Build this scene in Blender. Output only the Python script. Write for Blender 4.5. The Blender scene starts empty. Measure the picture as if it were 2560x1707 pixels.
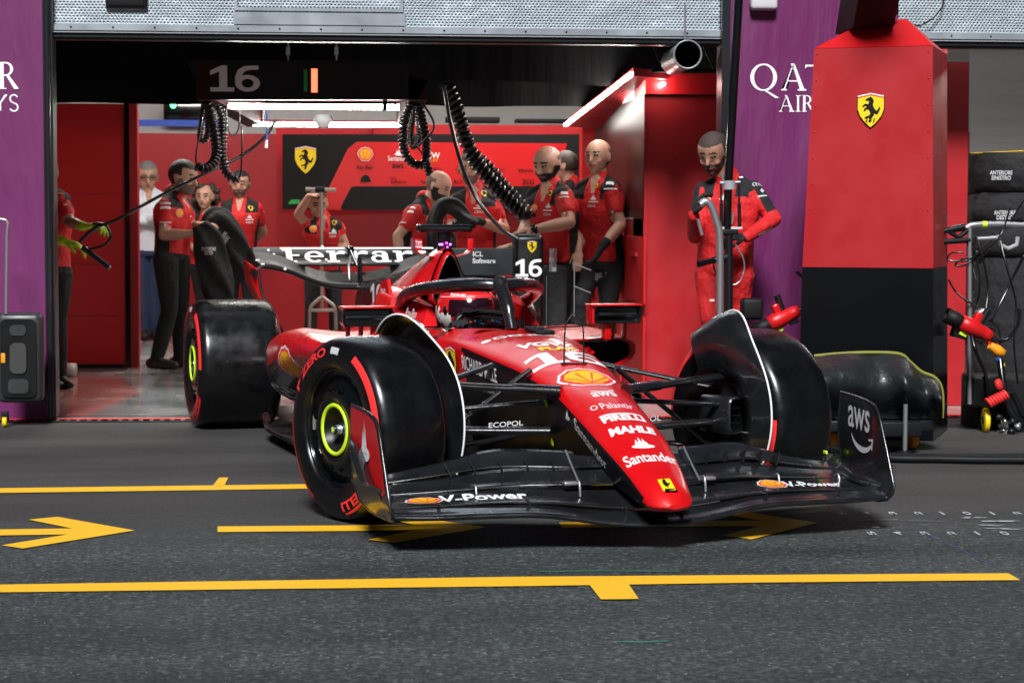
import bpy, bmesh, math, random
import numpy as np
from mathutils import Vector, Matrix
random.seed(4); np.random.seed(4)
R = math.radians; PI = math.pi
scn = bpy.context.scene
COL = scn.collection
# ------------------------------------------------------------------ camera survey
FOC, HC, PITCH, ROLL = 5007.1, 1.1745, 0.06055, 0.00302
CARX, CARY, CARYAW, STEER = 0.2193, 8.1222, 0.3011, 0.3121
FA = 0.0776                                   # the garage front is turned this much against the lens
def cam_ray(px, py):
    x = px - 1280.0; y = py - 853.5
    c, s = math.cos(ROLL), math.sin(ROLL)
    x, y = c*x + s*y, -s*x + c*y
    d = Vector((x/FOC, 1.0, -y/FOC))
    cp, sp = math.cos(PITCH), math.sin(PITCH)
    d = Vector((d.x, d.y*cp + d.z*sp, -d.y*sp + d.z*cp))
    ca, sa = math.cos(FA), math.sin(FA)
    return Vector((d.x*ca + d.y*sa, -d.x*sa + d.y*ca, d.z))
EYE = Vector((0, 0, HC))
def AY(px, py, Y):                            # point of the world at facade depth Y
    d = cam_ray(px, py); t = Y/d.y
    return EYE + d*t
def AZ(px, py, Z=0.0):
    d = cam_ray(px, py); t = (Z-HC)/d.z
    return EYE + d*t
ca, sa = math.cos(FA), math.sin(FA)
CAR_LOC = Vector((CARX*ca + CARY*sa, -CARX*sa + CARY*ca, 0))
CAR_ROT = -PI/2 + CARYAW - FA
CARM = Matrix.Translation(CAR_LOC) @ Matrix.Rotation(CAR_ROT, 4, 'Z')
CARI = CARM.inverted()
def U(px, py, axis, val):                     # point in the car's own frame (x ahead, y to its left)
    o = CARI @ EYE; d = CARI.to_3x3() @ cam_ray(px, py)
    t = (val - o[axis])/d[axis]
    return o + d*t
# ------------------------------------------------------------------ materials
MATS = {}
def mat(name, col, rough=0.5, metal=0.0, coat=0.0, spec=0.5, bump=0.0, bscale=40, var=0.0, vscale=6, emit=0, trans=0, sheen=0, aniso=None, crough=0.08, bdist=0.01):
    m = bpy.data.materials.new(name); m.use_nodes = True; MATS[name] = m
    nt = m.node_tree; b = nt.nodes['Principled BSDF']
    b.inputs['Base Color'].default_value = (*col, 1)
    b.inputs['Roughness'].default_value = rough
    b.inputs['Metallic'].default_value = metal
    b.inputs['Coat Weight'].default_value = coat
    b.inputs['Coat Roughness'].default_value = crough
    b.inputs['Specular IOR Level'].default_value = spec
    b.inputs['Sheen Weight'].default_value = sheen
    if trans: b.inputs['Transmission Weight'].default_value = trans
    if emit:
        b.inputs['Emission Color'].default_value = (*col, 1)
        b.inputs['Emission Strength'].default_value = emit
    tc = nt.nodes.new('ShaderNodeTexCoord')
    if var:
        n = nt.nodes.new('ShaderNodeTexNoise'); n.inputs['Scale'].default_value = vscale; n.inputs['Detail'].default_value = 6
        nt.links.new(tc.outputs['Object'], n.inputs['Vector'])
        mp = nt.nodes.new('ShaderNodeMapRange'); mp.inputs[1].default_value = .3; mp.inputs[2].default_value = .7
        mp.inputs[3].default_value = 1-var; mp.inputs[4].default_value = 1+var
        nt.links.new(n.outputs['Fac'], mp.inputs[0])
        mx = nt.nodes.new('ShaderNodeVectorMath'); mx.operation = 'SCALE'; mx.inputs[0].default_value = col
        nt.links.new(mp.outputs[0], mx.inputs['Scale']); nt.links.new(mx.outputs[0], b.inputs['Base Color'])
        mr = nt.nodes.new('ShaderNodeMapRange'); mr.inputs[1].default_value = .3; mr.inputs[2].default_value = .7
        mr.inputs[3].default_value = max(0, rough-.08); mr.inputs[4].default_value = min(1, rough+.1)
        nt.links.new(n.outputs['Fac'], mr.inputs[0]); nt.links.new(mr.outputs[0], b.inputs['Roughness'])
    if bump:
        n = nt.nodes.new('ShaderNodeTexNoise'); n.inputs['Scale'].default_value = bscale; n.inputs['Detail'].default_value = 4
        if aniso:
            mg = nt.nodes.new('ShaderNodeMapping'); mg.inputs['Scale'].default_value = aniso
            nt.links.new(tc.outputs['Object'], mg.inputs[0]); nt.links.new(mg.outputs[0], n.inputs['Vector'])
        else: nt.links.new(tc.outputs['Object'], n.inputs['Vector'])
        bp = nt.nodes.new('ShaderNodeBump'); bp.inputs['Strength'].default_value = bump; bp.inputs['Distance'].default_value = bdist
        nt.links.new(n.outputs['Fac'], bp.inputs['Height']); nt.links.new(bp.outputs[0], b.inputs['Normal'])
    return m
RED = (0.56, 0.004, 0.006)
mat('red_paint', RED, .30, coat=.4, spec=.4, var=.04, crough=.12)
mat('carbon', (.010, .0105, .012), .26, coat=.7, var=.3, vscale=9, bump=.22, bscale=300, aniso=(1, .12, 1), bdist=.003)
mat('carbon_matte', (.003, .003, .0035), .38, spec=.4, var=.2)
mat('black', (.003, .003, .0035), .6, spec=.3)
mat('black_gloss', (.003, .0032, .004), .14, coat=.4)
mat('void', (.002, .002, .002), .9, spec=.05)
mat('rubber', (.0035, .0035, .004), .27, spec=.5, var=.15, vscale=14, bump=.07, bscale=130, bdist=.001)
mat('rubber_side', (.004, .004, .005), .38, spec=.5, var=.2, vscale=8)
mat('white', (.82, .82, .82), .5)
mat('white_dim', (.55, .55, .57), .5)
mat('grey', (.30, .31, .33), .5)
mat('yellow', (.85, .62, .01), .45)
mat('orange', (.85, .30, .01), .45)
mat('lime', (.55, .80, .02), .45)
mat('green', (.02, .35, .06), .5)
mat('tyre_red', (.80, .03, .03), .5)
mat('steel', (.45, .46, .48), .35, metal=.8)
mat('chrome', (.75, .76, .78), .12, metal=1)
mat('shell_yellow', (.90, .46, .004), .45)
mat('black_panel', (.004, .0045, .006), .22, spec=.25)
mat('mirror_black', (.004, .004, .005), .32, spec=.22)
mat('blue', (.02, .08, .5), .4)
mat('visor', (.015, .004, .008), .05, coat=1, spec=.8)
mat('led_purple', (.35, .05, 1.0), emit=25)
mat('led_pink', (1.0, .05, .45), emit=8)
mat('led_white', (1, .97, .90), emit=62)
mat('led_green', (.05, 1, .2), emit=12)
mat('glow_red', (1, .16, .08), emit=2.2)
mat('line_yellow', (.86, .47, .012), .65, var=.10, vscale=140, bump=.5, bscale=120, bdist=.004)
# ------------------------------------------------------------------ objects
def tag(o, label=None, cat=None, group=None, kind=None):
    if label: o['label'] = label
    if cat: o['category'] = cat
    if group: o['group'] = group
    if kind: o['kind'] = kind
    return o
def empty(name, loc, rz=0.0):
    o = bpy.data.objects.new(name, None); COL.objects.link(o); o.location = loc; o.rotation_euler = (0, 0, rz)
    o.empty_display_size = .1
    return o
def copy_tree(o, parent=None):
    c = o.copy(); COL.objects.link(c); c.parent = parent
    for ch in list(o.children): copy_tree(ch, c)
    return c
_txt = {}
def text_mesh(s, bold=0.0, shear=0.0, spacing=1.0):
    key = (s, bold, shear, spacing)
    if key in _txt: return _txt[key]
    cu = bpy.data.curves.new('tmp', 'FONT'); cu.body = s; cu.size = 1; cu.offset = bold; cu.shear = shear
    cu.space_character = spacing; cu.align_x = 'LEFT'; cu.resolution_u = 4
    o = bpy.data.objects.new('tmp', cu); COL.objects.link(o)
    dg = bpy.context.evaluated_depsgraph_get(); dg.update()
    me = bpy.data.meshes.new_from_object(o.evaluated_get(dg))
    V = np.array([v.co[:2] for v in me.vertices]); F = [tuple(p.vertices) for p in me.polygons]
    bpy.data.objects.remove(o); bpy.data.curves.remove(cu); bpy.data.meshes.remove(me)
    mn, mx = V.min(0), V.max(0)
    V = (V - mn)/(mx - mn)                      # unit box
    asp = (mx-mn)[0]/(mx-mn)[1]
    _txt[key] = (V, F, asp); return _txt[key]
def subdiv2d(V, F, L):
    bm = bmesh.new(); vs = [bm.verts.new((v[0], v[1], 0)) for v in V]
    for f in F:
        try: bm.faces.new([vs[i] for i in f])
        except ValueError: pass
    bmesh.ops.triangulate(bm, faces=bm.faces)
    for _ in range(5):
        es = [e for e in bm.edges if e.calc_length() > L]
        if not es: break
        bmesh.ops.subdivide_edges(bm, edges=es, cuts=1)
        bmesh.ops.triangulate(bm, faces=[f for f in bm.faces if len(f.verts) > 3])
    bm.verts.index_update()
    V2 = [(v.co.x, v.co.y) for v in bm.verts]; F2 = [tuple(v.index for v in f.verts) for f in bm.faces]
    bm.free(); return V2, F2
def circ(cx, cy, r, n=20, ry=None, a0=0, a1=2*PI):
    ry = ry or r
    full = abs(a1-a0-2*PI) < 1e-6
    k = n if full else n+1
    return [(cx + r*math.cos(a0+(a1-a0)*i/n), cy + ry*math.sin(a0+(a1-a0)*i/n)) for i in range(k)]
# emblem shapes: list of (material, polygon) in a unit box
def shape_shell():
    def fan(s, cy=.0):
        P = [(-.22*s, -.42*s+cy)] + [(-.34*s, -.30*s+cy)]
        n = 7
        for i in range(n+1):
            a = PI*1.05 - (PI*1.1)*i/n
            P.append((.5*s*math.cos(a), .02+.46*s*math.sin(a)*1.0+cy))
            if i < n:
                a2 = PI*1.05 - (PI*1.1)*(i+.5)/n
                P.append((.53*s*math.cos(a2), .02+.50*s*math.sin(a2)+cy))
        P += [(.34*s, -.30*s+cy), (.22*s, -.42*s+cy)]
        return P
    out = [('white', fan(1.1)), ('tyre_red', fan(1.0)), ('shell_yellow', fan(.84))]
    for i in range(6):
        a = PI*.93 - (PI*.86)*i/5
        d = Vector((math.cos(a), math.sin(a))); n = Vector((-d.y, d.x))
        p0 = Vector((0, -.33)); 
        out.append(('tyre_red', [tuple(p0+n*.008), tuple(p0+d*.66*(.62+.3*abs(math.sin(a)))+n*.022), tuple(p0+d*.66*(.62+.3*abs(math.sin(a)))-n*.022), tuple(p0-n*.008)]))
    return out
HORSE = [(-.02,-.46),(.03,-.40),(.04,-.28),(.10,-.20),(.12,-.10),(.16,-.16),(.22,-.14),(.26,-.04),(.30,.06),(.26,.14),(.24,.06),(.19,-.03),(.13,.02),
 (.10,.10),(.06,.20),(.10,.34),(.05,.46),(-.02,.50),(-.08,.46),(-.16,.40),(-.15,.35),(-.06,.37),(-.05,.30),(-.08,.22),(-.18,.24),(-.26,.16),(-.24,.12),(-.16,.17),(-.10,.13),
 (-.20,.06),(-.22,-.04),(-.17,-.02),(-.13,.04),(-.05,.02),(.0,-.10),(-.04,-.20),(-.14,-.24),(-.20,-.30),(-.15,-.31),(-.06,-.27),(-.03,-.32),(-.06,-.42)]
def shape_shield():
    P = [(-.38, .38), (0, .46), (.38, .38), (.38, .02), (.30, -.18), (.14, -.38), (0, -.5), (-.14, -.38), (-.30, -.18), (-.38, .02)]
    P2 = [(x*1.06, y*1.04+.0) for x, y in P]
    return [('black', P2), ('yellow', P), ('white', [(-.38, .38), (0, .46), (.38, .38), (.38, .42), (0, .50), (-.38, .42)]), ('tyre_red', [(-.38, .36), (0, .44), (.38, .36), (.38, .385), (0, .465), (-.38, .385)]), ('black', [(x*.95, y*.78-.0) for x, y in HORSE])]
def shape_flame():                              # flame over an ellipse
    out = [('white', circ(0, -.22, .48, 24, .16))]
    for dx, h in ((-.16, .30), (0, .5), (.14, .36)):
        out.append(('white', [(dx-.10, -.2), (dx-.12, -.02), (dx-.02, h), (dx+.02, .12), (dx+.10, -.02), (dx+.07, -.2)]))
    return out
def shape_smile():
    P = [(x, y) for x, y in circ(0, .30, .5, 16, .42, PI*1.12, PI*1.86)]
    Q = [(x, y) for x, y in circ(0, .30, .5, 16, .30, PI*1.86, PI*1.12)]
    return [('white', P+Q), ('white', [(.30, .22), (.50, .26), (.46, .02), (.42, .02), (.44, .20), (.30, .18)])]
class MB:
    def __init__(s): s.v = []; s.f = []; s.m = []; s.mats = []; s.sm = []
    def mi(s, name):
        if name not in s.mats: s.mats.append(name)
        return s.mats.index(name)
    def add(s, V, F, m, smooth=True):
        o = len(s.v); s.v += [tuple(v) for v in V]
        for i, f in enumerate(F):
            s.f.append(tuple(k+o for k in f)); s.m.append(s.mi(m(i) if callable(m) else m)); s.sm.append(smooth)
    def grid(s, P, m, closed=False, smooth=True, caps=False):
        nr, nc = len(P), len(P[0]); V = [p for r in P for p in r]; F = []; ms = []
        ce = nc if closed else nc-1
        for i in range(nr-1):
            for j in range(ce):
                a, b = i*nc+j, i*nc+(j+1) % nc
                F.append((a, b, b+nc, a+nc))
        s.add(V, F, m, smooth)
        if caps and closed:
            mm = m if not callable(m) else m(0)
            s.add(P[0], [tuple(range(nc))[::-1]], mm, False); s.add(P[-1], [tuple(range(nc))], mm, False)
    def tube(s, path, r, m, n=10, caps=True, flat=1.0, up=None, smooth=True):
        path = [Vector(p) for p in path]; k = len(path)
        rs = r if isinstance(r, (list, tuple)) else [r]*k
        rows = []; T0 = None
        for i, p in enumerate(path):
            t = (path[min(i+1, k-1)] - path[max(i-1, 0)])
            t = t.normalized() if t.length > 1e-9 else Vector((0, 0, 1))
            if i == 0:
                ref = Vector(up) if up else (Vector((0, 0, 1)) if abs(t.z) < .9 else Vector((1, 0, 0)))
                nrm = (ref - t*ref.dot(t)).normalized()
            else:
                nrm = (nrm - t*nrm.dot(t)).normalized()
            b = t.cross(nrm)
            rows.append([p + nrm*(math.cos(2*PI*j/n)*rs[i]*flat) + b*(math.sin(2*PI*j/n)*rs[i]) for j in range(n)])
        s.grid(rows, m, closed=True, smooth=smooth, caps=caps)
    def box(s, c, size, m, rot=None, bev=0.0):
        hx, hy, hz = [q/2 for q in size]; M = rot or Matrix.Identity(3); c = Vector(c)
        if bev <= 0:
            V = [c + M @ Vector((x*hx, y*hy, z*hz)) for x in (-1, 1) for y in (-1, 1) for z in (-1, 1)]
            F = [(0,1,3,2),(4,6,7,5),(0,4,5,1),(2,3,7,6),(0,2,6,4),(1,5,7,3)]
            s.add(V, F, m, False); return
        bm = bmesh.new(); bmesh.ops.create_cube(bm, size=1)
        for v in bm.verts: v.co = Vector((v.co.x*hx*2, v.co.y*hy*2, v.co.z*hz*2))
        bmesh.ops.bevel(bm, geom=list(bm.edges), offset=bev, segments=3, profile=.5, affect='EDGES')
        bm.verts.index_update()
        s.add([c + M @ v.co for v in bm.verts], [[v.index for v in f.verts] for f in bm.faces], m, True); bm.free()
    def prism(s, poly, fn, d0, d1, m, side=None):
        n = len(poly)
        V = [fn(x, y, d0) for x, y in poly] + [fn(x, y, d1) for x, y in poly]
        s.add(V, [tuple(range(n))[::-1], tuple(range(n, 2*n))], m, False)
        s.add(V, [(i, (i+1) % n, (i+1) % n+n, i+n) for i in range(n)], side or m, False)
    def lathe(s, prof, o, ax, m, n=48, smooth=True):
        ax = Vector(ax).normalized(); o = Vector(o)
        u = Vector((0, 0, 1)) if abs(ax.z) < .9 else Vector((1, 0, 0))
        u = (u - ax*u.dot(ax)).normalized(); w = ax.cross(u)
        rows = [[o + ax*a + (u*math.cos(2*PI*j/n) + w*math.sin(2*PI*j/n))*r for j in range(n)] for a, r in prof]
        nf = n
        s.grid(rows, (lambda i: m(i//nf)) if callable(m) else m, closed=True, smooth=smooth)
    def decal(s, V2, F2, fn, m, L=None):
        if L: V2, F2 = subdiv2d(V2, F2, L)
        s.add([fn(x, y) for x, y in V2], F2, m, False)
    def text(s, t, fn, w, h, m, cx=0, cy=0, bold=0.02, shear=0, L=None, spacing=1.0, rot=0, lift=0):
        V, F, asp = text_mesh(t, bold, shear, spacing)
        V2 = [((a-.5)*w, (b-.5)*h) for a, b in V]
        c_, s_ = math.cos(rot), math.sin(rot)
        V2 = [(x*c_-y*s_+cx, x*s_+y*c_+cy) for x, y in V2]
        s.decal(V2, F, fn, m, L)
    def shape(s, shp, fn, size, cx=0, cy=0, sx=1.0, L=None, step=.0006, only=None):
        for k, (mm, P) in enumerate(shp):
            F = [tuple(range(len(P)))]
            V2 = [(x*size*sx+cx, y*size+cy) for x, y in P]
            if L: V2, F = subdiv2d(V2, F, L)
            s.add([fn(x, y, k*step) for x, y in V2], F, only or mm, False)
    def build(s, name, parent=None, loc=None, rz=None, fix=True):
        me = bpy.data.meshes.new(name); me.from_pydata(s.v, [], s.f); me.update()
        for mn in s.mats: me.materials.append(MATS[mn])
        me.polygons.foreach_set('material_index', s.m); me.polygons.foreach_set('use_smooth', s.sm)
        o = bpy.data.objects.new(name, me); COL.objects.link(o)
        if parent: o.parent = parent
        if loc is not None: o.location = loc
        if rz is not None: o.rotation_euler = (0, 0, rz)
        return o
def sinterp(xs, ys, win=.1):
    xs = list(xs); ys = list(ys)
    if xs[0] > xs[-1]: xs = xs[::-1]; ys = ys[::-1]
    w = [-.5, -.3, -.1, .1, .3, .5]
    return lambda x: float(np.mean(np.interp([x+k*win for k in w], xs, ys)))
def catmull(P, n=6):
    P = [Vector(p) for p in P]; out = []
    for i in range(len(P)-1):
        a = P[max(i-1, 0)]; b = P[i]; c = P[i+1]; d = P[min(i+2, len(P)-1)]
        for k in range(n):
            t = k/n
            out.append(.5*((2*b) + (-a+c)*t + (2*a-5*b+4*c-d)*t*t + (-a+3*b-3*c+d)*t**3))
    out.append(P[-1]); return out
def planemap(o, u, v, lift=0.0):
    o = Vector(o); u = Vector(u).normalized(); v = Vector(v).normalized(); n = u.cross(v)
    return lambda x, y, d=0.0: o + u*x + v*y + n*(lift+d)
# ------------------------------------------------------------------ camera, world, sun
cam = bpy.data.cameras.new('camera'); co = bpy.data.objects.new('camera', cam); COL.objects.link(co); scn.camera = co
cam.sensor_width = 36; cam.lens = FOC/2560*36; cam.clip_end = 300; cam.clip_start = .1
co.matrix_world = Matrix.Translation(EYE) @ Matrix.Rotation(-FA, 4, 'Z') @ Matrix.Rotation(PI/2-PITCH, 4, 'X') @ Matrix.Rotation(ROLL, 4, 'Z')
cam.dof.use_dof = True; cam.dof.focus_distance = 7.6; cam.dof.aperture_fstop = 9.0
w = bpy.data.worlds.new('World'); scn.world = w; w.use_nodes = True
nt = w.node_tree; bg = nt.nodes['Background']; sky = nt.nodes.new('ShaderNodeTexSky'); sky.sky_type = 'NISHITA'; sky.sun_disc = False
SUN_DIR = Vector((.12, .82, -.78)).normalized()       # the way the light travels
sky.sun_elevation = math.asin(-SUN_DIR.z); sky.sun_rotation = math.atan2(-SUN_DIR.x, -SUN_DIR.y)
nt.links.new(sky.outputs[0], bg.inputs[0]); bg.inputs[1].default_value = 0.011
sd = bpy.data.lights.new('sun', 'SUN'); so = bpy.data.objects.new('sun', sd); COL.objects.link(so)
sd.energy = 5.0; sd.angle = R(13); sd.color = (.97, .985, 1)
so.rotation_euler = SUN_DIR.to_track_quat('-Z', 'Y').to_euler(); so.location = (3, -5, 8)
vs = scn.view_settings; vs.view_transform = 'Standard'; vs.look = 'None'; vs.exposure = 0.18; vs.gamma = 1.0
# ================================================================== setting
def poly_obj(name, pts, m, kind='structure', **k):
    b = MB(); b.add(pts, [tuple(range(len(pts)))], m, False); return tag(b.build(name), kind=kind, **k)
# asphalt
m = mat('asphalt', (.042, .045, .048), .72, spec=.4); nt = m.node_tree; bs = nt.nodes['Principled BSDF']; L = nt.links.new
tc = nt.nodes['Texture Coordinate']
def nz(scale, detail=5, vec=None, rough=.6):
    n = nt.nodes.new('ShaderNodeTexNoise'); n.inputs['Scale'].default_value = scale; n.inputs['Detail'].default_value = detail; n.inputs['Roughness'].default_value = rough
    L(vec or tc.outputs['Object'], n.inputs['Vector']); return n
def ramp(src, stops):
    r = nt.nodes.new('ShaderNodeValToRGB'); r.color_ramp.elements[0].position = stops[0][0]; r.color_ramp.elements[0].color = (*stops[0][1], 1)
    r.color_ramp.elements[1].position = stops[-1][0]; r.color_ramp.elements[1].color = (*stops[-1][1], 1)
    for p, c in stops[1:-1]:
        e = r.color_ramp.elements.new(p); e.color = (*c, 1)
    L(src, r.inputs[0]); return r
def mixc(a, b, f, mode='MIX'):
    x = nt.nodes.new('ShaderNodeMix'); x.data_type = 'RGBA'; x.blend_type = mode
    for s_, v in ((6, a), (7, b)):
        if isinstance(v, tuple): x.inputs[s_].default_value = (*v, 1)
        else: L(v, x.inputs[s_])
    if isinstance(f, float): x.inputs[0].default_value = f
    else: L(f, x.inputs[0])
    return x.outputs[2]
fine = ramp(nz(48, 6, rough=.9).outputs['Fac'], [(.30, (.006, .008, .009)), (.5, (.052, .061, .062)), (.68, (.21, .235, .235))])
mp = nt.nodes.new('ShaderNodeMapping'); mp.inputs['Scale'].default_value = (.35, 1.6, 1); L(tc.outputs['Object'], mp.inputs[0])
blot = ramp(nz(1.1, 6, mp.outputs[0]).outputs['Fac'], [(.30, (.5, .5, .5)), (.62, (1.25, 1.25, 1.25))])
c1 = mixc(fine.outputs[0], blot.outputs[0], 1.0, 'MULTIPLY')
vo = nt.nodes.new('ShaderNodeTexVoronoi'); vo.inputs['Scale'].default_value = 42; L(tc.outputs['Object'], vo.inputs['Vector'])
spk = ramp(vo.outputs['Distance'], [(.07, (1, 1, 1)), (.12, (0, 0, 0))])
vr = nt.nodes.new('ShaderNodeSeparateColor'); L(vo.outputs['Color'], vr.inputs[0])
gt = nt.nodes.new('ShaderNodeMath'); gt.operation = 'GREATER_THAN'; gt.inputs[1].default_value = .72; L(vr.outputs[0], gt.inputs[0])
ml = nt.nodes.new('ShaderNodeMath'); ml.operation = 'MULTIPLY'; L(gt.outputs[0], ml.inputs[0]); L(spk.outputs[0], ml.inputs[1])
v3 = nt.nodes.new('ShaderNodeTexVoronoi'); v3.inputs['Scale'].default_value = 70; L(tc.outputs['Object'], v3.inputs['Vector'])
s3 = nt.nodes.new('ShaderNodeSeparateColor'); L(v3.outputs['Color'], s3.inputs[0])
grit = ramp(s3.outputs[1], [(.0, (.55, .55, .55)), (.6, (.92, .93, .95)), (.9, (1.22, 1.24, 1.25)), (1.0, (1.9, 1.95, 1.95))])
c1 = mixc(c1, grit.outputs[0], 1.0, 'MULTIPLY')
c2 = mixc(c1, (.75, .75, .68), ml.outputs[0])
# rubbered-in lane close to the garages is smoother and browner
sx = nt.nodes.new('ShaderNodeSeparateXYZ'); L(tc.outputs['Object'], sx.inputs[0])
wob = nz(.7, 3); ad = nt.nodes.new('ShaderNodeMath'); ad.operation = 'ADD'; L(sx.outputs[1], ad.inputs[0]); L(wob.outputs['Fac'], ad.inputs[1])
lane = ramp(ad.outputs[0], [(0, (0, 0, 0)), (1, (1, 1, 1))])
mr = nt.nodes.new('ShaderNodeMapRange'); mr.inputs[1].default_value = 7.6; mr.inputs[2].default_value = 8.6; L(ad.outputs[0], mr.inputs[0])
smooth_c = mixc(ramp(nz(60, 4).outputs['Fac'], [(.3, (.034, .033, .032)), (.7, (.084, .080, .077))]).outputs[0], blot.outputs[0], .8, 'MULTIPLY')
c3 = mixc(c2, smooth_c, mr.outputs[0]); L(c3, bs.inputs['Base Color'])
bp = nt.nodes.new('ShaderNodeBump'); bp.inputs['Strength'].default_value = 1.0; bp.inputs['Distance'].default_value = .010
L(nz(48, 6, rough=.9).outputs['Fac'], bp.inputs['Height']); L(bp.outputs[0], bs.inputs['Normal'])
b = MB(); b.add([(-40, -30, 0), (40, -30, 0), (40, 60, 0), (-40, 60, 0)], [(0, 1, 2, 3)], 'asphalt', False); g = tag(b.build('ground'), kind='structure')
YF = AZ(240, 1049).y                            # garage front plane
YF_R = YF
def zy(py, px=900, Y=None): return AY(px, py, Y or YF).z
def xy(px, py=500, Y=None): return AY(px, py, Y or YF).x
# garage floor, slightly glossy epoxy, 4 mm sheets
mat('epoxy_grey', (.34, .34, .33), .22, coat=.3, var=.08, vscale=2)
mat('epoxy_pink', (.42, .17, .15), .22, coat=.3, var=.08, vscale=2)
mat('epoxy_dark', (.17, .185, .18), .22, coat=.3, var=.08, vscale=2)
poly_obj('garage_floor', [(-8, YF, .004), (12, YF, .004), (12, 24, .004), (-8, 24, .004)], 'epoxy_grey')
P = lambda x, y, z=.008: tuple(AZ(x, y, z))
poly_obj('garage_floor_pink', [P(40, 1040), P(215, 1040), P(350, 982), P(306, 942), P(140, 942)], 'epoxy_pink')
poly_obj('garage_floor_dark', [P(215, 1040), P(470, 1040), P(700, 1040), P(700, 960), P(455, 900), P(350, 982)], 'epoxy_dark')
b = MB(); b.box((2, YF-.02, .004), (16, .035, .012), 'tyre_red'); tag(b.build('threshold_strip'), kind='structure')
b = MB(); b.box((2, YF-.10, .002), (16, .11, .01), 'carbon_matte')
for i in range(230):
    b.box((-5+i*.06, YF-.10, .0085), (.035, .05, .004), 'void')
tag(b.build('floor_drain'), kind='structure')
# painted lines
def mark(name, px, z=.004): return poly_obj(name, [tuple(AZ(x, y, z)) for x, y in px], 'line_yellow')
mark('yellow_line', [(-120, 1462), (640, 1450.5), (1280, 1440.8), (1900, 1436), (2521, 1432), (2551, 1449), (1900, 1455), (1280, 1464.5), (640, 1471.5), (-120, 1481)])
mark('line_tab', [(1474, 1461), (1571, 1458), (1597, 1496), (1502, 1497)], .0055)
mark('yellow_line', [(-120, 1221), (760, 1209.5), (1500, 1203), (2060, 1201), (2060, 1211), (1500, 1214), (760, 1221), (-120, 1233)])
mark('line_tab', [(532, 1213), (548, 1193), (571, 1193), (561, 1213)], .0055)
mark('yellow_arrow', [(-260, 1326), (180, 1320), (71, 1298), (144, 1291), (337, 1325), (57, 1370), (4, 1362), (169, 1335), (-260, 1341)])
mark('yellow_arrow', [(544, 1315), (1040, 1311), (935, 1292), (1000, 1286), (1214, 1317), (988, 1356), (920, 1348), (1034, 1325), (544, 1329)])
mark('yellow_arrow', [(1397, 1305), (1903, 1301), (1800, 1283), (1866, 1279), (2045, 1306), (1879, 1347), (1808, 1338), (1903, 1314), (1405, 1318)])
# chalk figures, scuffs and strings on the lane
mat('chalk', (.40, .42, .44), .9, var=.3, vscale=60); mat('chalk_dim', (.16, .165, .17), .9, var=.4, vscale=30); mat('chalk_green', (.02, .28, .14), .9); mat('chalk_blue', (.05, .08, .3), .9)
b = MB()
def groundfn(px, py, z=.004):
    o = AZ(px, py, z); ux = (AZ(px+10, py, z)-o).normalized(); vy = Vector((-ux.y, ux.x, 0))
    return lambda x, y, d=0: o + ux*x + vy*y + Vector((0, 0, d))
for (y, xs, s) in ((1282, [2105, 2167, 2231, 2295, 2355, 2417, 2480, 2542], '54321012'), (1332, [2179, 2245, 2311, 2378, 2443, 2511], '543210')):
    for x, ch in zip(xs, s): b.text(ch, groundfn(x, y), .085, .010 if ch == '1' else .028, 'chalk', rot=PI/2*1.0, bold=.015)
tag(b.build('chalk_numbers'), kind='structure')
b = MB()
for (x0, y0, x1, y1, t) in [(2400,1292,2480,1291,2),(2430,1300,2560,1302,3),(2440,1311,2560,1314,2.5),(2450,1320,2560,1322,2),(2130,1298,2300,1296,1.2),(2140,1316,2230,1310,1.5),(2250,1300,2400,1301,1.2),(2260,1310,2330,1316,1)]:
    for k in range(5):
        a = random.random()*.5; e = a+.2+random.random()*.3; yy = y0+(random.random()-.5)*3
        xa, xb = x0+(x1-x0)*a, x0+(x1-x0)*e
        tt = t*(.3+random.random()*.5)
        b.add([AZ(xa, yy, .004+k*.0004), AZ(xb, yy+(y1-y0)*.3, .004+k*.0004), AZ(xb-6, yy+tt, .004+k*.0004), AZ(xa+9, yy+tt, .004+k*.0004)], [(0, 1, 2, 3)], 'chalk' if t > 1.8 else 'chalk_dim', False)
tag(b.build('scuff_marks'), kind='structure')
b = MB()
def gl(P, w_, mm):
    for (x0, y0), (x1, y1) in zip(P, P[1:]):
        b.add([AZ(x0, y0, .004), AZ(x1, y1, .004), AZ(x1, y1+w_, .004), AZ(x0, y0+w_, .004)], [(0, 1, 2, 3)], mm, False)
gl([(1541, 1601), (1600, 1603), (1672, 1600)], 1.6, 'chalk_green'); gl([(1350, 1427), (1500, 1425), (1700, 1426)], 1.0, 'chalk_green'); gl([(2290, 1322), (2380, 1362), (2480, 1410)], 1.0, 'chalk_blue')
tag(b.build('chalk_strings'), kind='structure')
# ================================================================== garage shell
def vwall(name, x0, x1, z0, z1, Y, th, m, label=None, cat=None, **k):
    b = MB(); b.box(((x0+x1)/2, Y+th/2, (z0+z1)/2), (x1-x0, th, z1-z0), m)
    o = b.build(name); return tag(o, label, cat, **k)
mat('purple', (.125, .007, .085), .55, var=.06, vscale=1.2, bump=.7, bscale=3.0, aniso=(1, 1, .22), bdist=.08)
mat('post', (.008, .009, .012), .35, coat=.3)
mat('red_wall', (.38, .006, .010), .5, coat=.05, var=.03)
mat('red_dark', (.36, .006, .012), .5, var=.05)
mat('red_board', (.55, .007, .009), .4)
mat('wall_white', (.50, .50, .50), .6)
mat('drape', (.004, .004, .005), .85, spec=.2, bump=.4, bscale=3, aniso=(3, 1, .3), bdist=.05)
mat('trim_silver', (.30, .33, .36), .40, metal=.4, var=.1)
mat('trim_dark', (.014, .015, .018), .4, metal=.5)
ZT = 4.2
xl0, xl1, xp1 = xy(-400), xy(112), xy(138)
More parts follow.
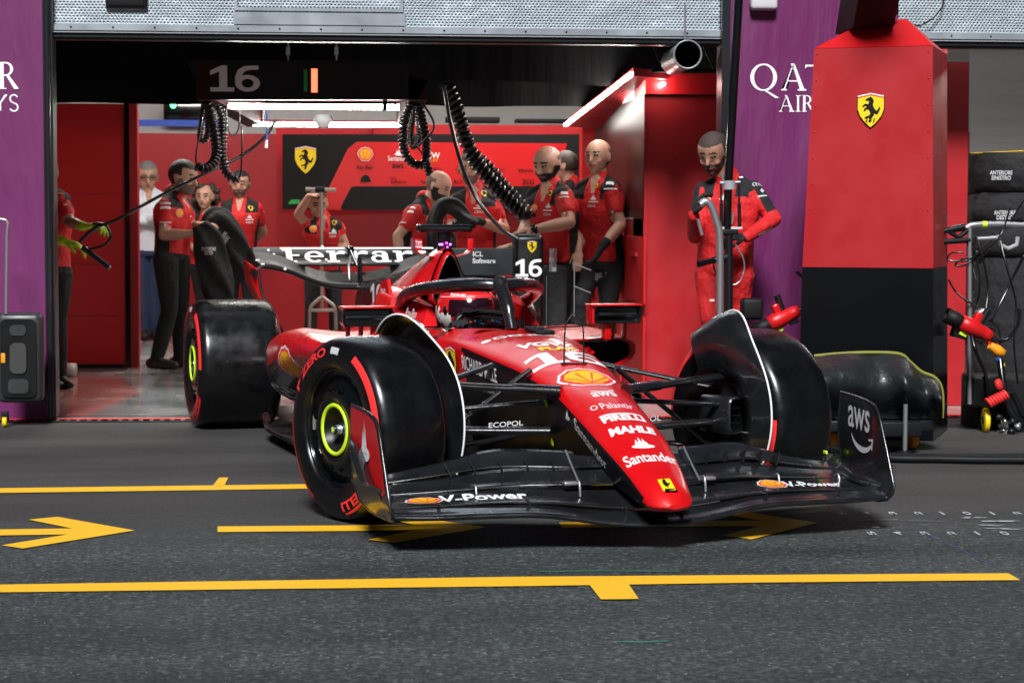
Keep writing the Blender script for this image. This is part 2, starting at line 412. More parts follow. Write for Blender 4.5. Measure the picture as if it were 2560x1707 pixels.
b = MB(); b.box(((xl0+xl1)/2, YF+.2, ZT/2+.004), (xl1-xl0, .44, ZT), 'purple')
fw = planemap((0, YF-.02, 0), (1, 0, 0), (0, 0, 1), .003)
# the right one and the lettering
xr0, xr1 = xy(1820), xy(2240, 300)
lp = b
def serif(ch):
    # strokes of a roman capital in a unit cell
    Q = {'A': [[(0,0),(.22,0),(.22,.05),(.16,.07),(.42,.80),(.46,.80),(.36,1),(.52,1),(.92,.07),(1,.05),(1,0),(.66,0),(.66,.05),(.74,.07),(.47,.86),(.40,.86),(.10,.07),(0,.05)], [(.26,.33),(.66,.33),(.66,.38),(.26,.38)]],
         'T': [[(.42,0),(.60,0),(.60,.93),(.42,.93)], [(0,.93),(1,.93),(1,1),(0,1)], [(0,.86),(.03,.86),(.06,.93),(0,.93)]],
         'I': [[(.35,.0),(.65,0),(.65,1),(.35,1)], [(.15,0),(.85,0),(.85,.05),(.15,.05)], [(.15,.95),(.85,.95),(.85,1),(.15,1)]]}
    return Q.get(ch)
def ringpoly(cx, cy, rx, ry, tx, ty, n=28, a0=0, a1=2*PI):
    return [(cx+rx*math.cos(a), cy+ry*math.sin(a)) for a in np.linspace(a0, a1, n)] + [(cx+(rx-tx)*math.cos(a), cy+(ry-ty)*math.sin(a)) for a in np.linspace(a1, a0, n)]
def glyph(b, fn, ch, x, y, w_, h, m, L=None):
    polys = []
    if ch == 'Q':
        polys = [ringpoly(.45, .5, .45, .5, .13, .06, a0=0, a1=PI), ringpoly(.45, .5, .45, .5, .13, .06, a0=PI, a1=2*PI), [(.40, .06), (.55, .03), (.98, -.24), (.86, -.26)]]
    elif ch == 'R':
        polys = [[(.10,0),(.30,0),(.30,1),(.10,1)], [(0,0),(.42,0),(.42,.04),(0,.04)], [(0,.96),(.3,.96),(.3,1),(0,1)], ringpoly(.40, .74, .34, .26, .14, .06, 16, -PI/2, PI/2), [(.28,.94),(.42,.94),(.42,1),(.28,1)], [(.28,.48),(.42,.48),(.42,.54),(.28,.54)], [(.40,.50),(.54,.52),(.98,.03),(.98,0),(.78,0)]]
    elif ch == 'Y':
        polys = [[(.42,0),(.60,0),(.60,.42),(.42,.42)], [(0,1),(.22,1),(.60,.42),(.42,.42)], [(.80,1),(.98,1),(.58,.44),(.52,.50)]]
    elif ch == 'S':
        polys = [ringpoly(.45, .74, .36, .26, .12, .08, 18, PI*.12, PI*1.5), ringpoly(.45, .26, .38, .26, .13, .08, 18, -PI*.88, PI*.5)]
    else: polys = serif(ch)
    for k_, P_ in enumerate(polys): b.add([fn(x+u*w_, y+v*h, .0008*k_) for u, v in P_], [tuple(range(len(P_)))], m, False)
def put_glyph(b, ch, x0, x1, ytop, ybot, m='white'):
    A0 = AY(x0, ybot, YF-.02); A1 = AY(x1, ytop, YF-.02)
    glyph(b, fw, ch, A0.x, A0.z, A1.x-A0.x, A1.z-A0.z, m)
put_glyph(lp, 'R', -6, 47, 156, 223); put_glyph(lp, 'Y', -22, 20, 237, 277); put_glyph(lp, 'S', 21, 52, 236, 280); put_glyph(lp, 'A', -60, -22, 237, 277); put_glyph(lp, 'A', -70, -10, 156, 223)
tag(lp.build('banner_pillar'), 'purple banner pillar with airline lettering at the far left', 'pillar')
b = MB(); b.box(((xr0+xr1)/2, YF+.2, ZT/2+.004), (xr1-xr0, .44, ZT), 'purple')
put_glyph(b, 'Q', 1875, 1950, 160, 228); put_glyph(b, 'A', 1953, 2016, 160, 227); put_glyph(b, 'T', 2012, 2068, 163, 227)
put_glyph(b, 'A', 1947, 1986, 239, 280); put_glyph(b, 'I', 1986, 2004, 239, 280); put_glyph(b, 'R', 2004, 2036, 239, 280)
tag(b.build('banner_pillar'), 'purple banner pillar with airline lettering behind the tall red column', 'pillar')
b = MB(); b.box(((xl1+xp1)/2+.002, YF+.03, ZT/2+.004), (xp1-xl1-.006, .14, ZT), 'post')
b.tube([(xl1+.03, YF-.05, .004), (xl1+.03, YF-.05, ZT)], .018, 'post', 8)
tag(b.build('door_post'), 'dark vertical door post beside the left purple pillar', 'post')
xq0, xq1 = xy(1797, 500), xy(1820, 500)
b = MB(); b.box(((xq0+xq1)/2, YF+.03, ZT/2+.004), (xq1-xq0-.006, .14, ZT), 'post')
tag(b.build('door_post'), 'dark vertical door post between red cabinet and right purple pillar', 'post')
# perforated metal header panels
m = mat('mesh_metal', (.50, .54, .58), .38, metal=.35); nt = m.node_tree; L = nt.links.new; bs = nt.nodes['Principled BSDF']; tc = nt.nodes['Texture Coordinate']
mp = nt.nodes.new('ShaderNodeMapping'); mp.inputs['Scale'].default_value = (46, 1, 62); L(tc.outputs['Object'], mp.inputs[0])
sp = nt.nodes.new('ShaderNodeSeparateXYZ'); L(mp.outputs[0], sp.inputs[0])
def mth(op, a, b_=None):
    n = nt.nodes.new('ShaderNodeMath'); n.operation = op
    for i, v in enumerate((a, b_)):
        if v is None: continue
        if isinstance(v, (int, float)): n.inputs[i].default_value = v
        else: L(v, n.inputs[i])
    return n.outputs[0]
row = mth('FLOOR', sp.outputs[2]); off = mth('MULTIPLY', mth('MODULO', row, 2.0), .5)
fx = mth('SUBTRACT', mth('FRACT', mth('ADD', sp.outputs[0], off)), .5); fz = mth('SUBTRACT', mth('FRACT', sp.outputs[2]), .5)
rr = mth('SQRT', mth('ADD', mth('MULTIPLY', fx, fx), mth('MULTIPLY', fz, fz)))
hole = nt.nodes.new('ShaderNodeMapRange'); hole.inputs[1].default_value = .26; hole.inputs[2].default_value = .40; L(rr, hole.inputs[0])
cm = nt.nodes.new('ShaderNodeMix'); cm.data_type = 'RGBA'; L(hole.outputs[0], cm.inputs[0]); cm.inputs[6].default_value = (.04, .05, .06, 1); cm.inputs[7].default_value = (.48, .55, .60, 1); L(cm.outputs[2], bs.inputs['Base Color'])
n1 = nt.nodes.new('ShaderNodeTexNoise'); n1.inputs['Scale'].default_value = 5; n1.inputs['Detail'].default_value = 3; L(tc.outputs['Object'], n1.inputs['Vector'])
b1 = nt.nodes.new('ShaderNodeBump'); b1.inputs['Strength'].default_value = .6; b1.inputs['Distance'].default_value = .05; L(n1.outputs['Fac'], b1.inputs['Height'])
b2 = nt.nodes.new('ShaderNodeBump'); b2.inputs['Strength'].default_value = .5; b2.inputs['Distance'].default_value = .003; L(hole.outputs[0], b2.inputs['Height']); L(b1.outputs[0], b2.inputs['Normal']); L(b2.outputs[0], bs.inputs['Normal'])
zb, zs, zd = zy(67), zy(83), zy(106)
def header(xa, xb, label, strip=False):
    r = empty('door_header', ((xa+xb)/2, YF, zd))
    tag(r, label, 'header')
    o = Vector(((xa+xb)/2, YF, zd))
    def bx(name, c, s_, m_):
        q = MB(); q.box(Vector(c)-o, s_, m_); return q.build(name, r)
    bx('mesh_panel', ((xa+xb)/2, YF+.05, (zb+ZT)/2), (xb-xa, .04, ZT-zb), 'mesh_metal')
    bx('lower_trim', ((xa+xb)/2, YF+.035, (zs+zb)/2), (xb-xa, .07, zb-zs), 'trim_silver')
    q = MB(); h = zs-zd
    q.box(Vector(((xa+xb)/2, YF+.05, zd+h*.5))-o, (xb-xa, .10, h-.002), 'trim_dark')
    q.box(Vector(((xa+xb)/2, YF-.008, zd+h*.78))-o, (xb-xa, .014, h*.10), 'grey'); q.box(Vector(((xa+xb)/2, YF-.008, zd+h*.30))-o, (xb-xa, .014, h*.16), 'trim_dark')
    q.build('shutter_rail', r)
    q = MB(); n = int((xb-xa)/.24)
    for i in range(n): q.lathe([(0, .006), (.004, .005), (.006, 0)], Vector((xa+.1+i*.24, YF-.001, (zs+zb)/2))-o, (0, -1, 0), 'trim_dark', 8)
    tag(q.build('rivets', r), kind='stuff') if False else q.build('rivets', r)
    return r, o
r1, o1 = header(xp1, xq0, 'silver perforated metal header above the main garage opening')
x2a, x2b = xy(584, 30), xy(1013, 30)
q = MB(); zc0, zc1 = zy(66), zy(33)
q.box(Vector(((x2a+x2b)/2, YF+.02, (zc0+zc1)/2+.002))-o1, (x2b-x2a, .03, zc1-zc0-.006), 'trim_silver')
for (xa_, xb_, za_, zb_) in ((xy(588), xy(1008), zy(30), zy(22)), (xy(588), xy(596), zy(22), ZT-.2), (xy(1000), xy(1008), zy(22), ZT-.2)):
    q.box(Vector(((xa_+xb_)/2, YF+.010, (za_+zb_)/2))-o1, (xb_-xa_, .02, zb_-za_), 'trim_silver')
q.build('hatch_frame', r1)
q = MB(); q.box(Vector((xy(320), YF+.012, zy(0)))-o1, (xy(372)-xy(268), .035, .13), 'trim_dark', bev=.012); q.box(Vector((xy(320), YF-.008, zy(0)))-o1, (xy(364)-xy(276), .008, .10), 'black', bev=.003); q.build('black_cover_plate', r1)
x3 = xy(2240, 60)
r2, o2 = header(x3, xy(2900, 60), 'silver perforated metal header at the far right with loose cable')
q = MB(); q.tube([Vector(AY(x, y, YF-.03))-o2 for x, y in [(2364, -20), (2355, 20), (2335, 45), (2300, 66), (2270, 61)]], .005, 'black', 6); q.build('loose_cable', r2)
# interior
YB = 20.6
vwall('garage_back_wall', -8, 12, .004, ZT, YB, .1, 'wall_white', kind='structure')
b = MB(); b.box((2, (YF+.2+14.6)/2, 2.42+.1), (20, 14.6-YF-.2, .12), 'drape'); b.box((2, 17.7, 3.4), (20, 6.1, .1), 'wall_white'); b.box((-4.5+.05, 16.3, ZT/2), (.1, 8.2, ZT), 'red_dark'); b.box((2, (YF+24)/2+.3, ZT+.05), (24, 12, .1), 'black')
tag(b.build('ceiling'), kind='structure')
ydr = 14.6; zdr = AY(700, 262, ydr).z
b = MB(); n = 60; rows = []
x_a, x_b = -4.4, xy(1560, 200, ydr)
for k, z in enumerate(np.linspace(zdr, 2.46, 7)):
    rows.append([(x_a+(x_b-x_a)*i/n, ydr+.02*math.sin(i*1.3)+.015*math.sin(i*.37+k), z+.006*math.sin(i*.6)) for i in range(n+1)])
b.grid(rows, 'drape'); b.grid([[(p[0], p[1]+.01, p[2]) for p in r_] for r_ in rows], 'drape')
tag(b.build('ceiling_drape'), 'black fabric drape hanging across the garage under the ceiling', 'drape')
zfr = AY(700, 148, 13.4).z
b = MB(); rows = []
for k, z in enumerate(np.linspace(AY(700, 205, 13.4).z, 2.46, 5)):
    rows.append([(x_a+(x_b+1-x_a)*i/n, 13.4+.03*math.sin(i*.5), z+.02*math.sin(i*.33)) for i in range(n+1)])
b.grid(rows, 'drape'); b.grid([[(p[0], p[1]+.01, p[2]) for p in r_] for r_ in rows], 'drape')
tag(b.build('ceiling_drape'), 'nearer black fabric valance right behind the shutter rail', 'drape')
# red back wall sections
def wall_px(name, x0, x1, ytop, ybot, Y, th, m, label, cat, z0=.008, extra=None):
    a = AY(x0, ytop, Y); c = AY(x1, ytop, Y); zb_ = z0 if ybot is None else AY(x0, ybot, Y).z
    b = MB(); b.box(((a.x+c.x)/2, Y+th/2, (a.z+zb_)/2), (c.x-a.x, th, a.z-zb_), m)
    if extra: extra(b)
    return tag(b.build(name), label, cat)
wall_px('partition_wall', 300, 700, 333, None, 20.2, .06, 'red_dark', 'dark red low partition behind the man in a white shirt', 'partition')
def seams(b):
    for y in (486, 660, 790):
        a = AY(140, y, 15.88); c = AY(306, y, 15.88); b.box(((a.x+c.x)/2, 15.895, a.z), (c.x-a.x, .006, .006), 'red_dark')
    a = AY(310, 262, 15.9); c = AY(322, 262, 15.9); b.box(((a.x+c.x)/2, 15.93, a.z/2+.01), (c.x-a.x, .1, a.z), 'black_gloss')
    a = AY(322, 262, 15.9); c = AY(343, 262, 15.9); b.box(((a.x+c.x)/2, 15.93, a.z/2+.01), (c.x-a.x-.004, .08, a.z), 'red_wall')
    a = AY(140, 905, 15.9); c = AY(310, 905, 15.9); b.box(((a.x+c.x)/2, 15.9, .02), (c.x-a.x, .05, .03), 'trim_dark')
wall_px('storage_cabinet', 138, 309, 259, None, 15.9, 1.1, 'red_board', 'tall red cabinet with black edge strip inside the garage by the left door post', 'cabinet', extra=seams)
wall_px('partition_wall', 690, 1480, 320, None, 17.6, .06, 'red_dark', 'red partition below the black sponsor board', 'partition')
# blue and white things on the top of the partition
b = MB(); a = AY(345, 322, 20.1); c = AY(560, 305, 20.1); b.box(((a.x+c.x)/2, 20.1, (a.z+c.z)/2+.02), (c.x-a.x, .05, c.z-a.z-.01), 'blue'); tag(b.build('banner_strip'), 'blue strip above the far dark red partition', 'banner')
b = MB(); a = AY(407, 305, 20.3); c = AY(520, 258, 20.3); b.box(((a.x+c.x)/2, 20.4, (a.z+c.z)/2), (c.x-a.x, .05, c.z-a.z), 'black_gloss', bev=.01); tag(b.build('wall_screen'), 'dark blank screen high on the back wall, left', 'screen')
for (x0, x1, y0, y1, lb) in [(1115, 1250, 296, 309, 'flat black box on the red ledge above the sponsor board, left one'), (1290, 1425, 301, 309, 'thinner flat black box on the red ledge, right one')]:
    a = AY(x0, y1, 17.5); c = AY(x1, y0, 17.5); b = MB(); b.box(((a.x+c.x)/2, 17.6, (a.z+c.z)/2+.012), (c.x-a.x, .2, c.z-a.z), 'black', bev=.008); tag(b.build('equipment_box'), lb, 'box')
# ledge + sponsor board
wall_px('red_ledge', 935, 1455, 311, 336, 17.45, .3, 'red_wall', 'red ledge running along the top of the sponsor board', 'ledge')
r = empty('sponsor_board', AY(1000, 520, 17.4)); tag(r, 'black and red board with sponsor names behind the mechanics', 'board'); o = r.location.copy(); YBD = 17.4
def LP(px, py, d=0): return Vector(AY(px, py, YBD-d))-o
def pboard(b, pts, m_, d, th=.004):
    V = [LP(x, y, d) for x, y in pts]; n_ = len(V); b.add(V+[v+Vector((0, th, 0)) for v in V], [tuple(range(n_)), tuple(range(2*n_-1, n_-1, -1))]+[(i, i+n_, (i+1) % n_+n_, (i+1) % n_) for i in range(n_)], m_, False)
q = MB(); pboard(q, [(706, 336), (1462, 336), (1462, 524), (706, 524)], 'black', 0, .03); q.build('backing_panel', r)
q = MB(); pboard(q, [(795, 525), (870, 372), (892, 355), (1418, 359), (1385, 466), (1385, 525)], 'red_board', .006, .005)
pboard(q, [(852, 520), (858, 505), (878, 468), (890, 466), (1400, 466), (1400, 525), (856, 525)], 'black', .012, .004); q.build('red_panel', r)
q = MB(); fl = lambda px, py, d=.018: (lambda x, y, dd=0: LP(px, py, d+dd) + Vector((x, 0, y)))
K = YBD/FOC
q.shape(shape_shield(), fl(764, 400, .004), 68*K); q.build('shield_emblem', r)
q = MB()
q.shape(shape_shell(), fl(913, 387), 34*K); q.build('shell_mark', r)
q = MB(); q.shape(shape_flame(), fl(996, 382), 20*K); q.text('Santander', fl(995, 396), 50*K, 13*K, 'white', bold=.01); q.build('sponsor_name', r)
q = MB(); q.text('GW', fl(1083, 389), 34*K, 15*K, 'white'); q.text('PLAY', fl(1083, 401), 24*K, 8*K, 'orange'); q.build('sponsor_name', r)
for t_, x, y, w_, h in [('Ray-Ban', 912, 420, 40, 13), ('aws', 995, 416, 28, 11), ('GENESYS', 1087, 422, 36, 5), ('CEVA', 1150, 422, 22, 7), ('HARMAN', 1245, 424, 34, 5), ('Mahle', 1315, 426, 38, 6), ('ICL', 985, 446, 16, 7), ('Software', 996, 455, 38, 7), ('Palantir', 1066, 455, 26, 8), ('RCF', 1146, 455, 22, 9), ('ZCG', 1320, 455, 30, 12)]:
    q = MB(); q.text(t_, fl(x, y), w_*K, h*K, 'black'); q.build('sponsor_name', r)
q = MB(); q.shape([('black', circ(0, -.3, .5, 14, .7, 0, PI))], fl(914, 448), 26*K); q.build('dome_mark', r)
q = MB(); pboard(q, [(720, 510), (728, 499), (750, 499), (748, 510)], 'green', .004, .003); q.build('green_stripe', r)
# ---------------------------------------------------------- red cabinet wall at the right of the opening
r = empty('cabinet_bay', (xy(1700), YF+1.2, 0)); tag(r, 'red cabinet bay with lit canopy and mirror side right of the mechanics', 'cabinet'); o = r.location.copy()
YC = YF+.9
a = AY(1612, 240, YC); c = AY(1797, 240, YC); ztop = AY(1612, 184, YC).z
q = MB(); q.box(Vector(((a.x+c.x)/2+.05, YC+.25, (AY(1612, 241, YC).z)/2+.004))-o, (c.x-a.x+.1, .5, AY(1612, 241, YC).z-.008), 'red_wall'); q.build('front_panel', r)
q = MB(); q.box(Vector(((a.x+c.x)/2+.05, YC+.23, (AY(1612, 236, YC).z+ztop)/2))-o, (c.x-a.x+.1, .52, ztop-AY(1612, 236, YC).z), 'red_board'); q.box(Vector((a.x+.03, YC-.008, a.z/2))-o, (.012, .012, a.z*.9), 'red_dark'); q.build('canopy_fascia', r)
# side, receding; mirror black panel
YS1 = YC; YS2 = 17.0
xs = a.x
q = MB()
zt2 = AY(1612, 236, YC).z
zm0 = AY(1612, 545, YC).z
q.add([Vector((xs-.004, YS1, zm0))-o, Vector((xs-.004, YS2-1.5, zm0))-o, Vector((xs-.004, YS2-1.5, zt2))-o, Vector((xs-.004, YS1, zt2))-o], [(0, 1, 2, 3)], 'mirror_black', False); q.build('mirror_panel', r)
q = MB()
q.box(Vector((xs+.05, (YS1+YS2)/2-.7, zm0/2))-o, (.1, YS2-YS1-1.5, zm0-.01), 'red_wall')
for k in range(3):
    q.box(Vector((xs-.008, YS1+.35+k*1.1, zm0*.72))-o, (.014, .9, zm0*.36), 'red_board'); q.box(Vector((xs-.020, YS1+.35+k*1.1, zm0*.80))-o, (.012, .3, .02), 'red_dark')
    q.box(Vector((xs-.008, YS1+.35+k*1.1, zm0*.26))-o, (.014, .9, zm0*.42), 'red_board')
q.build('drawer_unit', r)
# canopy lip with the diagonal lights
p0, p1 = AY(1418, 316, YS2-1.9), AY(1583, 190, YC-.1)
q = MB(); lip = [(p1+Vector((-.0, 0, .0))), p1+Vector((.22, 0, -.02)), p0+Vector((.24, 0, -.02)), p0]
q.add([v-o for v in lip]+[v-o+Vector((0, 0, .05)) for v in lip], [(0, 1, 2, 3), (7, 6, 5, 4), (0, 4, 5, 1), (1, 5, 6, 2), (2, 6, 7, 3), (3, 7, 4, 0)], 'red_dark', False); q.build('canopy', r)
q = MB(); q.tube([p1-o+Vector((-.012, 0, .01)), p0-o+Vector((-.012, 0, .01))], .014, 'led_white', 8); q.build('light_strip', r)
q = MB(); q.tube([p1-o+Vector((.19, -.02, -.05)), (p1*.45+p0*.55)-o+Vector((.19, 0, -.05))], .012, 'led_white', 8); q.build('light_strip', r)
# red column in front of the board
q = MB(); a = AY(1456, 300, 15.4); c = AY(1508, 300, 15.4); q.box(Vector(((a.x+c.x)/2, 15.5, AY(1456, 296, 15.4).z/2))-o, (c.x-a.x, .2, AY(1456, 290, 15.4).z), 'red_board'); 
a = AY(1509, 300, 15.35); c = AY(1520, 300, 15.35); q.box(Vector(((a.x+c.x)/2, 15.5, .9))-o, (c.x-a.x, .16, 1.8), 'trim_dark'); q.build('red_column', r)
# unseen lamps added to brighten both garages, standing in for house lights
for (x_, y_, w2_, lb) in ((-1.6, 17.2, 1.6, 'added unseen white lamp over the far left of the garage, above the drape'), (1.4, 16.2, 1.6, 'added unseen white lamp over the sponsor board, above the drape')):
    q_ = MB(); q_.box((x_, y_, 3.28), (w2_, .22, .05), 'led_white'); tag(q_.build('unseen_ceiling_lamp'), lb, 'lamp')
q_ = MB(); q_.tube([(3.4, 12.45, 2.335), (5.4, 12.45, 2.335)], .022, 'led_white', 8); tag(q_.build('unseen_ceiling_lamp'), 'unseen white tube lamp in the right-hand garage', 'lamp')
# round duct + truss over it
r = empty('exhaust_duct', AY(1719, 137, YF-.28)); tag(r, 'open round metal duct pointing out above the red cabinet', 'duct'); 
q = MB(); q.lathe([(-.75, .078), (.0, .080), (.008, .085), (.016, .080), (.0, .074), (-.5, .07), (-.5, 0)], (0, 0, 0), (-.05, -1, -.02), lambda i: 'trim_silver' if i < 4 else 'void', 32); q.build('duct_pipe', r)
q = MB(); q.tube([(-.0, .1, .085), (0, .1, .3)], .006, 'steel', 6); q.build('hanger_rod', r)
r = empty('truss_frame', AY(1740, 150, YF+.7)); tag(r, 'black lighting truss with small lamp behind the round duct', 'truss')
q = MB()
for z in (-.07, .10): q.tube([(-.28, 0, z), (.3, 0, z)], .012, 'black', 6)
for i in range(7): q.tube([(-.28+i*.08, 0, -.07 if i % 2 else .10), (-.28+(i+1)*.08, 0, .10 if i % 2 else -.07)], .007, 'black', 6)
q.build('truss_bars', r)
q = MB(); q.lathe([(0, .03), (.05, .038), (.06, .03), (.06, 0)], (-.17, -.08, .03), (0, -1, -.3), 'black', 16); q.build('lamp_body', r)
q = MB(); q.lathe([(0, .026), (.004, .02), (.006, 0)], (-.17, -.141, .012), (0, -1, -.3), 'led_white', 12); q.build('lamp_lens', r)
wall_px('light_backdrop', 1500, 1800, 100, 184, 16.5, .05, 'wall_white', 'pale wall patch seen behind the truss', 'panel')
# smoke detector like white box on right pillar
q = MB(); pz = AY(1908, 5, YF-.05); q.box(pz, (.16, .1, .10), 'white_dim', bev=.02); tag(q.build('speaker_box'), 'small white box fixed high on the right purple pillar', 'box')
# green pilot light
r = empty('pilot_light', AY(433, 262, 15.0)); tag(r, 'small glowing green light hanging from the drape', 'light')
q = MB(); q.lathe([(0, .012), (.03, .018), (.05, .012), (.05, 0)], (0, 0, 0), (0, 0, 1), 'black', 10); q.build('lamp_body', r)
q = MB(); q.lathe([(-.028, 0), (-.02, .016), (0, .022), (.0, .0)], (0, 0, 0), (0, 0, 1), 'led_green', 12); q.build('lamp_lens', r)
# right-hand garage opening: pale curved sheet, red posts
wall_px('red_post', 2368, 2424, 155, None, YF+.6, .12, 'red_wall', 'narrow red upright panel right of the tall red column', 'post')
wall_px('red_post', 2330, 2368, 120, None, YF+1.4, .12, 'red_dark', 'dark red upright between the tall column and the narrow red panel', 'post')
m = mat('foil', (.75, .76, .80), .25, metal=.4, bump=.5, bscale=1.2, aniso=(.5, 1, 3), bdist=.08)
b = MB(); rows = []
for i in range(25):
    t = i/24; y_ = 100+300*t; row_ = []
    for j in range(10):
        px_ = 2424+(2720-2424)*j/9
        row_.append(AY(px_, y_, 16.0+1.2*math.cos(t*2.6)))
    rows.append(row_)
b.grid(rows, 'foil'); tag(b.build('foil_sheet'), 'large shiny pale curved sheet in the right-hand garage', 'sheet')
wall_px('partition_wall', 2380, 2800, 330, None, 18.6, .06, 'red_dark', 'low dark red partition far inside the right-hand garage', 'partition')
# ================================================================== race car
car = empty('race_car', CAR_LOC, CAR_ROT)
tag(car, 'red and black open-wheel race car number 16 with halo leaving the garage', 'race car')
# --- chassis: nose and monocoque
tz = sinterp([1.20, 1.15, 1.12, .92, .78, .68, .47, .26, .08, -.2, -.4, -.75, -1.3], [.20, .232, .25, .335, .395, .435, .503, .553, .605, .652, .676, .690, .700], .10)
ez = sinterp([1.20, 1.15, 1.0, .78, .31, -.03, -.62, -1.0, -1.3], [.175, .195, .279, .366, .509, .575, .642, .655, .655], .10)
wz = sinterp([1.21, 1.19, 1.15, 1.0, .78, .31, -.03, -.62, -1.0, -1.3], [.045, .062, .080, .101, .126, .144, .187, .266, .30, .31], .05)
bz = sinterp([1.20, 1.1, .9, .6, .3, -.3, -1.3], [.150, .150, .19, .235, .25, .20, .16], .12)
def top_surf(x, y, lift=.0016):
    w_ = wz(x); t = tz(x); e = ez(x); s_ = min(1, abs(y)/w_)
    return Vector((x, y, t-(t-e)*s_**2.6+lift))
b = MB(); rows = []; XS = list(np.linspace(1.20, 1.06, 12)) + list(np.linspace(1.04, -.78, 62))
NT = 9
for k, x in enumerate(XS):
    w_, t, e, z0 = wz(x), tz(x), ez(x), bz(x)
    if x > 1.13:
        f_ = max(.02, math.sqrt(max(0, 1-((x-1.13)/.072)**2))); w_ *= .35+.65*f_; zc_ = .172; t = zc_+(t-zc_)*f_; e = zc_+(e-zc_)*f_; z0 = zc_-(zc_-z0)*f_
    half = []
    for j in range(NT): 
        s_ = j/(NT-1); half.append((w_*s_, t-(t-e)*s_**2.6))
    r_ = min(.02, (e-z0)*.3)
    half.append((w_+.006, e-r_*.6)); half.append((w_+.010, e-r_*1.5))
    wb = w_*.80
    for s_ in (.2, .35, .5, .65, .8, .92): half.append((w_+.010+(wb-w_-.010)*s_**1.3, e-r_*1.5-(e-r_*1.5-z0)*s_))
    half.append((wb*.9, z0)); half.append((0, z0-.004))
    rows.append([Vector((x, -y, z)) for y, z in half[::-1]] + [Vector((x, y, z)) for y, z in half[1:-1]])
nc = len(rows[0]); half_n = len(half)
def nose_mat(i):
    r_, c_ = divmod(i, nc)
    x = XS[min(r_, len(XS)-1)]
    j = (half_n-1-c_) if c_ < half_n-1 else (c_-(half_n-1))     # distance from the crown line
    if c_ >= half_n-1: j = c_-(half_n-1)
    else: j = half_n-2-c_
    if x > 1.135: return 'red_paint'
    if j <= NT-1: return 'red_paint'
    P_ = rows[r_][c_]
    if x < -.60-(P_.z-.62)*.35 and P_.z > .40: return 'red_paint'
    return 'carbon_matte'
b.grid(rows, nose_mat, closed=True); b.add(rows[0], [tuple(range(nc))], 'red_paint', True)
TS = lambda x0, y0=0, lift=.0018: (lambda u, v, d=0: top_surf(x0-v, y0+u, lift+d))
# panel break, shield, slot
b.box((1.155, 0, .222), (.012, .045, .016), 'void', Matrix.Rotation(-.9, 3, 'Y'))
b.add([TS(1.12)(-.03, -.04, 0), TS(1.12)(.018, -.04, 0), TS(1.12)(.018, .022, 0), TS(1.12)(-.03, .022, 0)], [(0, 1, 2, 3)], 'yellow', False)
b.shape([('black', HORSE)], TS(1.125, -.006), .05, L=.02)
b.text('Santander', TS(.955), .20, .062, 'white', L=.012, bold=.015)
b.shape(shape_flame(), TS(.865), .085, L=.015, sx=1.1)
b.text('MAHLE', TS(.765), .185, .052, 'white', L=.012, bold=.05, shear=.15)
b.text('PIRELLI', TS(.672), .17, .045, 'white', L=.012, bold=.05); b.decal([(-.085, .026), (.085, .026), (.085, .036), (-.085, .036)], [(0, 1, 2, 3)], TS(.672), 'white', .02)
b.text('Palantir', TS(.565, .012), .13, .05, 'white', L=.012, bold=.0); b.decal(ringpoly(-.078, .004, .014, .018, .004, .005, 16), [tuple(range(32))], TS(.565, 0), 'white')
b.text('aws', TS(.455), .10, .045, 'white', L=.012, bold=.015); b.shape(shape_smile(), TS(.425, .005), .085, L=.01, sx=1.2)
b.shape(shape_shell(), TS(.262), .19, L=.02, sx=1.12)
for sgn in (1,):
    one = [(-.9,-1),(-.1,-1),(-.45,-.55),(-.05,.6),(-.05,.6),(.05,1),(-.3,1),(-1.0,.55),(-1.0,.15),(-.55,.35),(-.62,-.45),(-.9,-.6)]
V1 = [(-.135,.085),(-.17,.085-.0),(-.185,.02),(-.155,.02)]
def t16(fn, w_, h, mm='white', L=.015):
    # wide racing numerals: slab-footed 1 and an open 6
    P1 = [(-.50, -.5), (-.02, -.5), (-.02, -.34), (-.16, -.34), (-.16, .5), (-.27, .5), (-.50, .30), (-.50, .12), (-.32, .26), (-.32, -.34), (-.50, -.34)]
    b_ = [(P1, None)]
    V, F = [(x*w_, y*h) for x, y in P1], [(0, 1, 2, 3, 9, 10), (3, 4, 5, 8, 9), (5, 6, 7, 8)]
    b.decal(V, F, fn, mm, L)
    ring_ = ringpoly(.25, -.18, .25, .32, .13, .15, 26)
    n_ = 26; F2 = [(i, i+1, 2*n_-2-i, 2*n_-1-i) for i in range(n_-1)]
    b.decal([(x*w_, y*h) for x, y in ring_], F2, (lambda x, y: fn(x, y, .0012)), mm, L)
    arc = [(.0, -.18), (.0, .08), (.06, .34), (.18, .47), (.34, .5), (.47, .5), (.47, .34), (.34, .34), (.22, .30), (.15, .18), (.13, -.18)]
    b.decal([(x*w_, y*h) for x, y in arc], [(0, 1, 9, 10), (1, 2, 8, 9), (2, 3, 7, 8), (3, 4, 5, 6, 7)], (lambda x, y: fn(x, y, .0024)), mm, L)
t16(TS(-.005, 0, .0022), .325, .170)
b.text('VGW', TS(-.245), .255, .085, 'white', L=.012, bold=.05, shear=.2); b.text('PLAY', TS(-.155, .02), .17, .058, 'yellow', L=.012, bold=.045)
b.text('GENESYS', TS(-.50, .02), .36, .06, 'white', L=.02, bold=.02); b.decal(circ(-.19, 0, .022, 12), [tuple(range(12))], TS(-.50, .0), 'white')
